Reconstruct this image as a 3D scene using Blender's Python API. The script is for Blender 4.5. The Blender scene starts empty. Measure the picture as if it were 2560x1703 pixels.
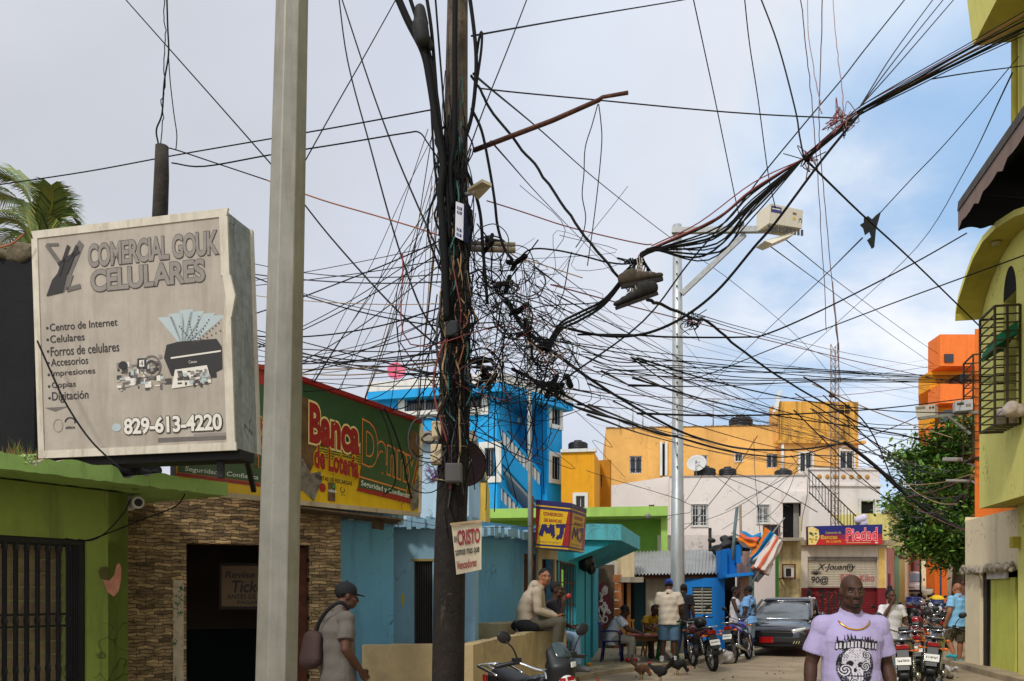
import bpy, bmesh, math, random
from mathutils import Vector, Matrix, Euler
from mathutils.bvhtree import BVHTree
R = math.radians
SC = bpy.context.scene
COL = SC.collection
# ------------------------------------------------------------------ camera
H = 1.55
F, CX, YH, K = 2133.3, 1280.0, 1485.0, 1.0861
cam = bpy.data.cameras.new('camera'); camo = bpy.data.objects.new('camera', cam); COL.objects.link(camo)
camo.location = (0, 0, H); camo.rotation_euler = (R(90), 0, 0)
cam.lens = 30; cam.sensor_width = 36; cam.shift_y = (YH - 851.5) / 2560; cam.clip_end = 3000; cam.clip_start = .05
SC.camera = camo
# ------------------------------------------------------------------ sky and sun
SUN_EL, SUN_AZ = 46.0, 214.0
W = bpy.data.worlds.new('World'); SC.world = W; W.use_nodes = True
nt = W.node_tree; nt.nodes.clear()
def wn(t, **k):
 n = nt.nodes.new(t)
 for a, b in k.items(): setattr(n, a, b)
 return n
sky = wn('ShaderNodeTexSky', sky_type='NISHITA', sun_disc=False, sun_elevation=R(SUN_EL), sun_rotation=R(SUN_AZ))
sky.air_density = 1.0; sky.dust_density = 1.5; sky.ozone_density = 1.2
b1 = wn('ShaderNodeBackground'); b1.inputs[1].default_value = .15; nt.links.new(sky.outputs[0], b1.inputs[0])
tc = wn('ShaderNodeTexCoord')
sep = wn('ShaderNodeSeparateXYZ'); nt.links.new(tc.outputs['Generated'], sep.inputs[0])
def wmath(op, a, b=None, clamp=False):
 n = wn('ShaderNodeMath', operation=op, use_clamp=clamp)
 for i, q in enumerate((a, b)):
  if q is None: continue
  if isinstance(q, (int, float)): n.inputs[i].default_value = q
  else: nt.links.new(q, n.inputs[i])
 return n.outputs[0]
# cloud deck coordinates: direction projected on a flat layer far above
zc = wmath('MAXIMUM', sep.outputs[2], .02); zc = wmath('ADD', zc, .16)
px = wmath('DIVIDE', sep.outputs[0], zc); py = wmath('DIVIDE', sep.outputs[1], zc)
cmb = wn('ShaderNodeCombineXYZ'); nt.links.new(px, cmb.inputs[0]); nt.links.new(py, cmb.inputs[1])
n1 = wn('ShaderNodeTexNoise'); n1.inputs['Scale'].default_value = 1.1; n1.inputs['Detail'].default_value = 7; n1.inputs['Roughness'].default_value = .55; n1.inputs['Distortion'].default_value = .3
nt.links.new(cmb.outputs[0], n1.inputs['Vector'])
n2 = wn('ShaderNodeTexNoise'); n2.inputs['Scale'].default_value = .75; n2.inputs['Detail'].default_value = 4; n2.inputs['Roughness'].default_value = .5
nt.links.new(cmb.outputs[0], n2.inputs['Vector'])
# cover: full deck on the left, thinning where the blue shows to the right
def vdot(d):
 n = wn('ShaderNodeVectorMath', operation='DOT_PRODUCT'); nt.links.new(tc.outputs['Generated'], n.inputs[0]); n.inputs[1].default_value = Vector(d).normalized(); return n.outputs['Value']
d1 = vdot((.46, .82, .33)); t1 = wmath('MULTIPLY', wmath('SUBTRACT', d1, .945), 20, True)
d2 = vdot((.42, .86, .10)); t2 = wmath('MULTIPLY', wmath('SUBTRACT', d2, .93), 14, True)
thin = wmath('MAXIMUM', t1, wmath('MULTIPLY', t2, .9))
cov = wmath('SUBTRACT', wmath('MULTIPLY', n1.outputs['Fac'], 1.5), wmath('MULTIPLY', thin, .50))
cov = wmath('ADD', cov, .04)
rmp = wn('ShaderNodeValToRGB'); rmp.color_ramp.elements[0].position = .27; rmp.color_ramp.elements[1].position = .50
rmp.color_ramp.elements[0].color = (.82, .82, .82, 1)
nt.links.new(cov, rmp.inputs[0])
# cloud brightness: greyer left and overhead, whiter to the right; unseen fill glow added behind the camera, on the sun side
cr = wn('ShaderNodeValToRGB')
e = cr.color_ramp.elements; e[0].position = .0; e[0].color = (.58, .59, .63, 1); e[1].position = 1.0; e[1].color = (.92, .96, 1.0, 1)
q = e.new(.45); q.color = (.62, .67, .78, 1)
xr = wmath('ADD', wmath('MULTIPLY', sep.outputs[0], .80), .46, True)
xr = wmath('ADD', xr, wmath('MULTIPLY', wmath('SUBTRACT', n2.outputs['Fac'], .5), .6), True)
nt.links.new(xr, cr.inputs[0])
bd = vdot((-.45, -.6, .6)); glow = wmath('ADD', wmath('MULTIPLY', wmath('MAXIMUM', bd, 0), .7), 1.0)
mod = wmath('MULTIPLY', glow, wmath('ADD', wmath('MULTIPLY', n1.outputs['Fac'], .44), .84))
d3 = wmath('MULTIPLY', wmath('SUBTRACT', vdot((.375, .92, .345)), .988), 130, True)
wht = wmath('MULTIPLY', d3, wmath('MULTIPLY', wmath('SUBTRACT', n1.outputs['Fac'], .36), 5, True))
blu = wmath('SUBTRACT', wmath('MULTIPLY', thin, 1.2), wmath('MULTIPLY', wmath('SUBTRACT', n1.outputs['Fac'], .40), 3.4), True)
cm_ = wn('ShaderNodeMix', data_type='RGBA'); nt.links.new(blu, cm_.inputs[0]); nt.links.new(cr.outputs[0], cm_.inputs[6]); cm_.inputs[7].default_value = (.40, .62, .92, 1)
cw_ = wn('ShaderNodeMix', data_type='RGBA'); nt.links.new(wht, cw_.inputs[0]); nt.links.new(cm_.outputs[2], cw_.inputs[6]); cw_.inputs[7].default_value = (.93, .95, 1, 1)
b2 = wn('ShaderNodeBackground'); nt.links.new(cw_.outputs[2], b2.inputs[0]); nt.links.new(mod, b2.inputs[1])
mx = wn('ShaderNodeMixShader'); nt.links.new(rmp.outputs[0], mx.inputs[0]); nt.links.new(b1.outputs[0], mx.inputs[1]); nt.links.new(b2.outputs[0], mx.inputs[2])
wo = wn('ShaderNodeOutputWorld'); nt.links.new(mx.outputs[0], wo.inputs[0])
sl = bpy.data.lights.new('sun', 'SUN'); sl.energy = 2.5; sl.angle = R(7); sl.color = (1, .95, .86)
so = bpy.data.objects.new('sun', sl); COL.objects.link(so)
az, el = R(SUN_AZ), R(SUN_EL)
sdir = Vector((math.sin(az) * math.cos(el), math.cos(az) * math.cos(el), math.sin(el)))
so.rotation_euler = (-sdir).to_track_quat('-Z', 'Y').to_euler()
vs = SC.view_settings; vs.view_transform = 'Standard'; vs.look = 'None'; vs.exposure = 0; vs.gamma = 1
# ------------------------------------------------------------------ helpers
rnd = random.Random(7)
def P(x, y, Y):
 return Vector(((x - CX) / F * Y, Y, H - (y - YH) / F * Y))
def D(x, y, Y): return P(x * K, y * K, Y)
def gz(Y):
 return 0 if Y < 24 else .032 * (Y - 24)
def lin(c): return tuple(((v / 255) / 12.92 if v / 255 <= .04045 else ((v / 255 + .055) / 1.055) ** 2.4) for v in c) + (1,)
MATS = {}
def M(name, c=(128, 128, 128), rough=.8, metal=0, var=.12, scale=2.5, dirt=None, damt=.5, dthr=.5, peel=None, pthr=.62, pscale=2.2,
  bump=0, bscale=30, coat=0, streak=True, alpha=1, trans=0, spec=.4, emit=0):
 if name in MATS: return MATS[name]
 m = bpy.data.materials.new(name); MATS[name] = m; m.use_nodes = True
 t = m.node_tree; b = t.nodes['Principled BSDF']
 b.inputs['Roughness'].default_value = rough; b.inputs['Metallic'].default_value = metal
 b.inputs['Coat Weight'].default_value = coat; b.inputs['Specular IOR Level'].default_value = spec
 if alpha < 1: b.inputs['Alpha'].default_value = alpha
 if trans: b.inputs['Transmission Weight'].default_value = trans
 tcn = t.nodes.new('ShaderNodeTexCoord')
 def noise(sc, det=4, rgh=.6, st=(1, 1, 1)):
  mp = t.nodes.new('ShaderNodeMapping'); mp.inputs['Scale'].default_value = st; t.links.new(tcn.outputs['Object'], mp.inputs[0])
  n = t.nodes.new('ShaderNodeTexNoise'); n.inputs['Scale'].default_value = sc; n.inputs['Detail'].default_value = det; n.inputs['Roughness'].default_value = rgh
  t.links.new(mp.outputs[0], n.inputs['Vector']); return n.outputs['Fac']
 def mixc(f, a, bb):
  x = t.nodes.new('ShaderNodeMix'); x.data_type = 'RGBA'
  t.links.new(f, x.inputs[0])
  for i, q in ((6, a), (7, bb)):
   if isinstance(q, tuple): x.inputs[i].default_value = q
   else: t.links.new(q, x.inputs[i])
  return x.outputs[2]
 def ramp(f, a, bb, va=0., vb=1.):
  x = t.nodes.new('ShaderNodeMapRange'); x.inputs[1].default_value = a; x.inputs[2].default_value = bb; x.inputs[3].default_value = va; x.inputs[4].default_value = vb
  t.links.new(f, x.inputs[0]); return x.outputs[0]
 L = lin(c)
 lo = tuple(v * (1 - var) for v in L[:3]) + (1,); hi = tuple(min(1, v * (1 + var)) for v in L[:3]) + (1,)
 out = mixc(ramp(noise(scale, 5, .65), .3, .7), lo, hi) if var else L
 if peel: out = mixc(ramp(noise(pscale, 6, .7), pthr, pthr + .025), out, lin(peel))
 if dirt:
  st = (3, 3, .35) if streak else (1, 1, 1)
  out = mixc(ramp(noise(scale * .8, 6, .7, st), dthr, dthr + .22, 0, damt), out, lin(dirt))
 if dirt:
  out = mixc(ramp(noise(scale * 9, 4, .75), .60, .72, 0, damt * .55), out, lin(dirt))
 if peel or (bump and dirt):
  vo = t.nodes.new('ShaderNodeTexVoronoi'); vo.feature = 'DISTANCE_TO_EDGE'; vo.inputs['Scale'].default_value = .9
  wv = t.nodes.new('ShaderNodeVectorMath'); wv.operation = 'ADD'; nn = t.nodes.new('ShaderNodeTexNoise'); nn.inputs['Scale'].default_value = 3; t.links.new(tcn.outputs['Object'], nn.inputs['Vector']); t.links.new(nn.outputs['Color'], wv.inputs[0]); t.links.new(tcn.outputs['Object'], wv.inputs[1]); t.links.new(wv.outputs[0], vo.inputs['Vector'])
  ck = t.nodes.new('ShaderNodeMath'); ck.operation = 'MULTIPLY'; t.links.new(ramp(vo.outputs['Distance'], .004, .010, 1, 0), ck.inputs[0]); t.links.new(ramp(noise(1.3, 2), .50, .58, 0, .75), ck.inputs[1])
  out = mixc(ck.outputs[0], out, tuple(v * .25 for v in L[:3]) + (1,))
 if isinstance(out, tuple): b.inputs['Base Color'].default_value = out
 else: t.links.new(out, b.inputs['Base Color'])
 if emit: b.inputs['Emission Strength'].default_value = emit; b.inputs['Emission Color'].default_value = L
 if bump:
  bn = t.nodes.new('ShaderNodeBump'); bn.inputs['Strength'].default_value = bump; bn.inputs['Distance'].default_value = .02
  t.links.new(noise(bscale, 4, .6), bn.inputs['Height']); t.links.new(bn.outputs[0], b.inputs['Normal'])
 return m
def tag(o, label=None, cat=None, group=None, kind=None):
 if label: o['label'] = label
 if cat: o['category'] = cat
 if group: o['group'] = group
 if kind: o['kind'] = kind
 return o
def thing(name, label, cat, loc=(0, 0, 0), rz=0, group=None):
 o = bpy.data.objects.new(name, None); COL.objects.link(o); o.empty_display_size = .2
 o.location = loc; o.rotation_euler = (0, 0, rz); return tag(o, label, cat, group)
def wmat(o):
 m = Matrix.Translation(o.location) @ o.rotation_euler.to_matrix().to_4x4() @ Matrix.Diagonal((*o.scale, 1))
 return wmat(o.parent) @ m if o.parent else m
class MB:
 def __init__(s): s.v = []; s.f = []; s.m = []; s.s = []
 def add(s, vs, fs, mi=0, sm=False):
  k = len(s.v); s.v += [Vector(p) for p in vs]
  for f in fs: s.f.append([k + i for i in f]); s.m.append(mi); s.s.append(sm)
  return s
 def merge(s, o, mi=None, T=None):
  k = len(s.v); s.v += [(T @ p if T else p.copy()) for p in o.v]
  for f, m, q in zip(o.f, o.m, o.s): s.f.append([k + i for i in f]); s.m.append(m if mi is None else mi); s.s.append(q)
  return s
 def xf(s, T): s.v = [T @ p for p in s.v]; return s
 def hexa(s, a, mi=0):
  return s.add(a, [(3, 2, 1, 0), (4, 5, 6, 7), (0, 1, 5, 4), (1, 2, 6, 5), (2, 3, 7, 6), (3, 0, 4, 7)], mi)
 def box(s, c, d, rz=0, mi=0, rx=0, ry=0):
  E = Euler((rx, ry, rz)).to_matrix(); c = Vector(c); x, y, z = (q / 2 for q in d)
  return s.hexa([c + E @ Vector(p) for p in ((-x, -y, -z), (x, -y, -z), (x, y, -z), (-x, y, -z), (-x, -y, z), (x, -y, z), (x, y, z), (-x, y, z))], mi)
 def span(s, x0, x1, y0, y1, z0, z1, mi=0): return s.box(((x0 + x1) / 2, (y0 + y1) / 2, (z0 + z1) / 2), (abs(x1 - x0), abs(y1 - y0), abs(z1 - z0)), mi=mi)
 def bar(s, a, b, w, h=None, mi=0, up=Vector((0, 0, 1))):
  a = Vector(a); b = Vector(b); h = h or w; d = (b - a).normalized()
  if abs(d.dot(up)) > .98: up = Vector((0, 1, 0))
  x = d.cross(up).normalized() * w / 2; y = x.cross(d).normalized() * h / 2
  return s.hexa([a - x - y, a + x - y, a + x + y, a - x + y, b - x - y, b + x - y, b + x + y, b - x + y], mi)
 def slab(s, q, th, mi=0):
  q = [Vector(p) for p in q]; th = Vector(th)
  return s.hexa([p + th for p in q] + q, mi)
 def tube(s, pts, r, n=6, mi=0, caps=True, sm=True, side=None):
  pts = [Vector(p) for p in pts]; N = len(pts)
  if N < 2: return s
  rr = list(r) if isinstance(r, (list, tuple)) else [r] * N
  up = None; rings = []
  for i, p in enumerate(pts):
   d = pts[min(i + 1, N - 1)] - pts[max(i - 1, 0)]
   d = d.normalized() if d.length > 1e-9 else Vector((0, 0, 1))
   if up is None:
    up = Vector(side) if side is not None else (Vector((1, 0, 0)) if abs(d.x) < .8 else Vector((0, 1, 0)))
   u = up - d * up.dot(d)
   u = u.normalized() if u.length > 1e-6 else d.orthogonal().normalized()
   if side is None: up = u
   w = d.cross(u); q = rr[i]; qa, qb = q if isinstance(q, tuple) else (q, q)
   rings.append([p + u * math.cos(2 * math.pi * k / n) * qa + w * math.sin(2 * math.pi * k / n) * qb for k in range(n)])
  fs = []
  for i in range(N - 1):
   for k in range(n): fs.append((i * n + k, i * n + (k + 1) % n, (i + 1) * n + (k + 1) % n, (i + 1) * n + k))
  s.add([v for g in rings for v in g], fs, mi, sm)
  if caps:
   s.add(rings[0], [tuple(reversed(range(n)))], mi); s.add(rings[-1], [tuple(range(n))], mi)
  return s
 def limb(s, pts, rad, n=12, mi=0, side=None):
  pts = [Vector(p) for p in pts]; f = lambda q: q if isinstance(q, tuple) else (q, q)
  rad = [f(q) for q in rad]
  a = (pts[0] - pts[1]).normalized(); b = (pts[-1] - pts[-2]).normalized()
  A, B = [], []; ra, rb = [], []
  for t in (80, 55, 28):
   c, sn = math.cos(R(t)), math.sin(R(t)); m0 = min(rad[0]); m1 = min(rad[-1])
   A.append(pts[0] + a * sn * m0); ra.append((rad[0][0] * c, rad[0][1] * c))
   B.insert(0, pts[-1] + b * sn * m1); rb.insert(0, (rad[-1][0] * c, rad[-1][1] * c))
  return s.tube(A + pts + B, ra + rad + rb, n, mi, True, True, side)
 def ell(s, c, r, rot=None, nu=16, nv=10, mi=0, v0=0., v1=1.):
  c = Vector(c); r = (r, r, r) if isinstance(r, (int, float)) else r; E = rot.to_matrix() if rot else Matrix.Identity(3)
  vs = []
  for j in range(nv + 1):
   th = math.pi * (v0 + (v1 - v0) * j / nv)
   for i in range(nu):
    ph = 2 * math.pi * i / nu
    vs.append(c + E @ Vector((r[0] * math.sin(th) * math.cos(ph), r[1] * math.sin(th) * math.sin(ph), r[2] * math.cos(th))))
  fs = [(j * nu + i, (j + 1) * nu + i, (j + 1) * nu + (i + 1) % nu, j * nu + (i + 1) % nu) for j in range(nv) for i in range(nu)]
  return s.add(vs, fs, mi, True)
 def lathe(s, prof, c=(0, 0, 0), n=24, mi=0, E=None, sm=True):
  c = Vector(c); vs = []
  for r, z in prof:
   for k in range(n):
    p = Vector((r * math.cos(2 * math.pi * k / n), r * math.sin(2 * math.pi * k / n), z)); vs.append(c + (E @ p if E else p))
  fs = [(j * n + k, j * n + (k + 1) % n, (j + 1) * n + (k + 1) % n, (j + 1) * n + k) for j in range(len(prof) - 1) for k in range(n)]
  s.add(vs, fs, mi, sm)
  return s
 def prism(s, poly, f, d, mi=0):
  a = [Vector(f(*p)) for p in poly]; n = len(a); d = Vector(d)
  return s.add(a + [p + d for p in a], [tuple(range(n)), tuple(reversed(range(n, 2 * n)))] + [(i, i + n, (i + 1) % n + n, (i + 1) % n) for i in range(n)], mi)
 def build(s, name, mats, parent=None, world=True, bevel=0, sub=0):
  if not isinstance(mats, (list, tuple)): mats = [mats]
  vs = s.v
  if parent is not None and world:
   I = wmat(parent).inverted(); vs = [I @ p for p in s.v]
  me = bpy.data.meshes.new(name); me.from_pydata([tuple(p) for p in vs], [], s.f)
  for m in mats: me.materials.append(m)
  me.polygons.foreach_set('material_index', [min(i, len(mats) - 1) for i in s.m]); me.polygons.foreach_set('use_smooth', s.s)
  bm = bmesh.new(); bm.from_mesh(me); bmesh.ops.remove_doubles(bm, verts=bm.verts, dist=1e-5)
  bmesh.ops.recalc_face_normals(bm, faces=bm.faces); bm.to_mesh(me); bm.free()
  o = bpy.data.objects.new(name, me); COL.objects.link(o)
  if parent is not None: o.parent = parent
  if bevel:
   b = o.modifiers.new('bevel', 'BEVEL'); b.width = bevel; b.segments = 2; b.limit_method = 'ANGLE'; b.angle_limit = R(35)
  if sub:
   b = o.modifiers.new('sub', 'SUBSURF'); b.levels = b.render_levels = sub
  return o
def remesh(mb, vox, it=4, fac=.5):
 me = bpy.data.meshes.new('tmp'); me.from_pydata([tuple(p) for p in mb.v], [], mb.f)
 bm = bmesh.new(); bm.from_mesh(me); bmesh.ops.recalc_face_normals(bm, faces=bm.faces); bm.to_mesh(me); bm.free()
 o = bpy.data.objects.new('tmp', me); COL.objects.link(o)
 r = o.modifiers.new('r', 'REMESH'); r.mode = 'VOXEL'; r.voxel_size = vox
 if it: q = o.modifiers.new('s', 'SMOOTH'); q.factor = fac; q.iterations = it
 ev = o.evaluated_get(bpy.context.evaluated_depsgraph_get()); m2 = ev.to_mesh()
 out = MB(); out.v = [v.co.copy() for v in m2.vertices]; out.f = [list(p.vertices) for p in m2.polygons]
 out.m = [0] * len(out.f); out.s = [True] * len(out.f)
 ev.to_mesh_clear(); bpy.data.objects.remove(o); bpy.data.meshes.remove(me); return out
def catmull(pts, seg=6):
 pts = [Vector(p) for p in pts]
 if len(pts) == 2: return [pts[0].lerp(pts[1], i / seg) for i in range(seg + 1)]
 q = [pts[0] * 2 - pts[1]] + pts + [pts[-1] * 2 - pts[-2]]; out = []
 for i in range(1, len(q) - 2):
  a, b, c, d = q[i - 1:i + 3]
  for k in range(seg):
   t = k / seg
   out.append(.5 * ((2 * b) + (c - a) * t + (2 * a - 5 * b + 4 * c - d) * t * t + (3 * b - a - 3 * c + d) * t ** 3))
 out.append(pts[-1]); return out
_tc = {}
def text2d(body, shear=0, offset=0, spacing=1):
 key = (body, shear, offset, spacing)
 if key in _tc: return _tc[key]
 cu = bpy.data.curves.new('t', 'FONT'); cu.body = body; cu.shear = shear; cu.offset = offset; cu.space_character = spacing; cu.resolution_u = 4; cu.size = 1
 o = bpy.data.objects.new('t', cu); COL.objects.link(o)
 ev = o.evaluated_get(bpy.context.evaluated_depsgraph_get()); me = ev.to_mesh()
 r = ([(v.co.x, v.co.y) for v in me.vertices], [tuple(p.vertices) for p in me.polygons])
 ev.to_mesh_clear(); bpy.data.objects.remove(o); bpy.data.curves.remove(cu); _tc[key] = r; return r
class Panel:
 def __init__(s, TL, TR, BR, BL):
  s.c = [Vector(p) for p in (TL, TR, BR, BL)]; s.mb = MB(); s.mats = []; s.lay = 0
  s.n = (s.c[3] - s.c[0]).cross(s.c[1] - s.c[0]).normalized()
 def mi(s, m):
  if m not in s.mats: s.mats.append(m)
  return s.mats.index(m)
 def pt(s, u, v, off=0):
  a = s.c[0].lerp(s.c[1], u); b = s.c[3].lerp(s.c[2], u); return a.lerp(b, v) + s.n * off
 def poly(s, pts, m, lay=1):
  s.mb.add([s.pt(u, v, lay * .003) for u, v in pts], [tuple(range(len(pts)))], s.mi(m)); return s
 def rect(s, u0, v0, u1, v1, m, lay=1): return s.poly([(u0, v0), (u1, v0), (u1, v1), (u0, v1)], m, lay)
 def ell(s, u, v, ru, rv, m, lay=1, n=20): return s.poly([(u + ru * math.cos(6.2832 * k / n), v + rv * math.sin(6.2832 * k / n)) for k in range(n)], m, lay)
 def ring(s, u, v, ru, rv, w, m, lay=1, n=20, a0=0, a1=360):
  A = [R(a0 + (a1 - a0) * k / n) for k in range(n + 1)]
  for p, q in zip(A, A[1:]): s.poly([(u + ru * math.cos(p), v + rv * math.sin(p)), (u + ru * math.cos(q), v + rv * math.sin(q)), (u + ru * (1 - w) * math.cos(q), v + rv * (1 - w) * math.sin(q)), (u + ru * (1 - w) * math.cos(p), v + rv * (1 - w) * math.sin(p))], m, lay)
 def line(s, pts, w, m, lay=1):
  asp = (s.c[1] - s.c[0]).length / max(1e-6, (s.c[3] - s.c[0]).length)
  for (a, b), (c, d) in zip(pts, pts[1:]):
   dx, dy = (c - a) * asp, d - b; L = math.hypot(dx, dy) or 1; nx, ny = -dy / L * w / asp, dx / L * w
   s.poly([(a + nx, b + ny), (c + nx, d + ny), (c - nx, d - ny), (a - nx, b - ny)], m, lay)
 def text(s, body, u0, v0, u1, v1, m, lay=2, shear=0, bold=0, spacing=1, outline=None, ow=.03, fix=None, slope=0):
  V, Fc = text2d(body, shear, bold, spacing); B = V if fix is None else text2d(fix, shear, bold, spacing)[0]
  x0 = min(p[0] for p in B); x1 = max(p[0] for p in B); y0 = min(p[1] for p in B); y1 = max(p[1] for p in B)
  def put(V, Fc, m, lay): s.mb.add([s.pt(u0 + (u1 - u0) * (x - x0) / (x1 - x0), v1 - (v1 - v0) * (y - y0) / (y1 - y0) + slope * (x - x0) / (x1 - x0), lay * .003) for x, y in V], Fc, s.mi(m))
  put(V, Fc, m, lay)
  if outline is not None:
   V2, F2 = text2d(body, shear, bold + ow, spacing); put(V2, F2, outline, lay - .6)
  return s
 def build(s, name, parent): return s.mb.build(name, s.mats, parent)
def grid_wall(mb, O, U, L, z0, z1, holes, t=.2, mi=0, mi2=None, N=None, back=True):
 """upright wall: O ground point, U unit vector along, N unit outward normal; holes (u0,u1,z0,z1) with reveals t deep"""
 O = Vector(O); U = Vector(U).normalized(); N = Vector(N).normalized() if N is not None else Vector((U.y, -U.x, 0))
 us = sorted({0, L, *[min(max(h[0], 0), L) for h in holes], *[min(max(h[1], 0), L) for h in holes]})
 zs = sorted({z0, z1, *[min(max(h[2], z0), z1) for h in holes], *[min(max(h[3], z0), z1) for h in holes]})
 pt = lambda u, z, d=0: O + U * u + Vector((0, 0, z)) - N * d
 for a, b in zip(us, us[1:]):
  for c, d in zip(zs, zs[1:]):
   um, zm = (a + b) / 2, (c + d) / 2
   if any(h[0] < um < h[1] and h[2] < zm < h[3] for h in holes): continue
   mb.add([pt(a, c), pt(b, c), pt(b, d), pt(a, d)], [(0, 1, 2, 3)], mi)
   if back: mb.add([pt(a, c, t), pt(b, c, t), pt(b, d, t), pt(a, d, t)], [(3, 2, 1, 0)], mi)
 m2 = mi if mi2 is None else mi2
 for h in holes:
  for (p, q) in (((h[0], h[2]), (h[0], h[3])), ((h[1], h[2]), (h[1], h[3])), ((h[0], h[3]), (h[1], h[3])), ((h[0], h[2]), (h[1], h[2]))):
   mb.add([pt(*p), pt(*q), pt(*q, t), pt(*p, t)], [(0, 1, 2, 3)], m2)
 if back:
  for (p, q) in (((0, z0), (0, z1)), ((L, z0), (L, z1)), ((0, z1), (L, z1))):
   mb.add([pt(*p), pt(*q), pt(*q, t), pt(*p, t)], [(0, 1, 2, 3)], mi)
 return pt
def copy_tree(o, parent=None):
 c = o.copy(); COL.objects.link(c)
 if parent is not None: c.parent = parent
 for ch in list(o.children): copy_tree(ch, c)
 return c
GLASS = M('dark_window_glass', (28, 32, 38), .12, var=.3, spec=.6)
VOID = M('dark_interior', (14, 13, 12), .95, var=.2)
WHITE = M('white_trim_paint', (205, 205, 200), .6, var=.06, dirt=(120, 115, 105), damt=.4)
STEEL = M('galvanised_steel', (150, 152, 150), .45, .55, var=.18, scale=6, dirt=(110, 100, 80), damt=.4)
IRON = M('black_iron', (26, 24, 22), .55, .3, var=.3)
RUST = M('rusty_iron', (92, 52, 34), .85, .2, var=.45, scale=9, bump=.3)
BLACK = M('black_rubber_cable', (8, 8, 9), .75, var=.2, spec=.2)
CONC = M('raw_concrete', (150, 140, 122), .9, var=.22, scale=3, dirt=(70, 62, 52), damt=.6, bump=.35)
def window(parent, pt, u0, u1, z0, z1, trim=.1, frame=WHITE, pane=GLASS, bars=0, hb=0, barm=None, depth=.12, rail=.04, mull=1):
 """window in a hole of a grid_wall: frame part with pane and grille as its sub-parts"""
 mb = MB()
 def bx(mb, a, b, c, d, f, k): mb.slab([pt(a, c, f), pt(b, c, f), pt(b, d, f), pt(a, d, f)], pt(0, 0, k) - pt(0, 0, f))
 if trim:
  bx(mb, u0 - trim, u1 + trim, z1, z1 + trim, -.05, .02); bx(mb, u0 - trim, u1 + trim, z0 - trim, z0, -.07, .02)
  bx(mb, u0 - trim, u0, z0, z1, -.05, .02); bx(mb, u1, u1 + trim, z0, z1, -.05, .02)
 r = rail
 bx(mb, u0, u1, z1 - r, z1, depth - .04, depth); bx(mb, u0, u1, z0, z0 + r, depth - .04, depth)
 bx(mb, u0, u0 + r, z0 + r, z1 - r, depth - .04, depth); bx(mb, u1 - r, u1, z0 + r, z1 - r, depth - .04, depth)
 for k in range(mull):
  c = u0 + (u1 - u0) * (k + 1) / (mull + 1); bx(mb, c - r / 2, c + r / 2, z0 + r, z1 - r, depth - .035, depth)
 w = mb.build('window', frame, parent)
 p = MB(); p.add([pt(u0, z0, depth), pt(u1, z0, depth), pt(u1, z1, depth), pt(u0, z1, depth)], [(0, 1, 2, 3)]); p.build('pane', pane, w)
 if bars or hb:
  g = MB()
  for k in range(bars):
   c = u0 + (u1 - u0) * (k + .5) / bars; bx(g, c - .012, c + .012, z0 + .01, z1 - .01, .01, .035)
  for k in range(hb):
   c = z0 + (z1 - z0) * (k + .5) / hb; bx(g, u0 + .01, u1 - .01, c - .012, c + .012, .036, .055)
  g.build('grille', barm or IRON, w)
 return w
# ------------------------------------------------------------------ ground
class Line2:
 def __init__(s, xa, Ya, xb, Yb):
  s.O = Vector(((xa - CX) / F * Ya, Ya, 0)); e = Vector(((xb - CX) / F * Yb, Yb, 0)); s.L = (e - s.O).length; s.U = (e - s.O) / s.L; s.N = Vector((s.U.y, -s.U.x, 0)); s.E = e
 def u(s, x):
  k = (x - CX) / F; return (k * s.O.y - s.O.x) / (s.U.x - k * s.U.y)
 def Y(s, x): return s.O.y + s.U.y * s.u(x)
 def z(s, x, y): return H - (y - YH) / F * s.Y(x)
 def hole(s, x0, x1, y0, y1):
  return (s.u(x0), s.u(x1), s.z((x0 + x1) / 2, y1), s.z((x0 + x1) / 2, y0))
STREET = M('dusty_worn_asphalt', (148, 132, 108), .92, var=.22, scale=.9, dirt=(92, 80, 62), damt=.75, dthr=.5, streak=False, bump=.4, bscale=22)
PAVE = M('dusty_concrete_pavement', (150, 134, 108), .9, var=.2, scale=1.4, dirt=(88, 76, 58), damt=.7, streak=False, bump=.4, bscale=16)
g = MB(); xs = [-300, -60, -20, -8, 0, 8, 20, 60, 300]; ys = [-40, -5, 5, 12, 18, 24, 34, 50, 75, 120, 250, 900]
vs = [(x, y, gz(min(y, 120)) if y < 120 else gz(120)) for y in ys for x in xs]; n = len(xs)
g.add(vs, [(j * n + i, j * n + i + 1, (j + 1) * n + i + 1, (j + 1) * n + i) for j in range(len(ys) - 1) for i in range(n - 1)])
tag(g.build('street', STREET), kind='structure')
g = MB(); poly = [(.55, 14.2), (2.0, 16.6), (3.1, 17.7), (4.15, 18.9), (4.9, 20.6), (5.4, 23.6), (-3, 23.6), (-3, 14.2)]
g.prism(poly, lambda x, y: (x, y, -.05), (0, 0, .15)); tag(g.build('pavement', PAVE, bevel=.02), kind='structure')
g = MB(); poly = [(7.9, 11.0), (8.75, 15.2), (9.3, 17.8), (9.9, 20.5), (11.6, 27), (12.6, 27), (10.2, 17), (9.0, 11)]
g.prism(poly, lambda x, y: (x, y, -.05), (0, 0, .17)); tag(g.build('pavement', PAVE, bevel=.02), kind='structure')
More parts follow.
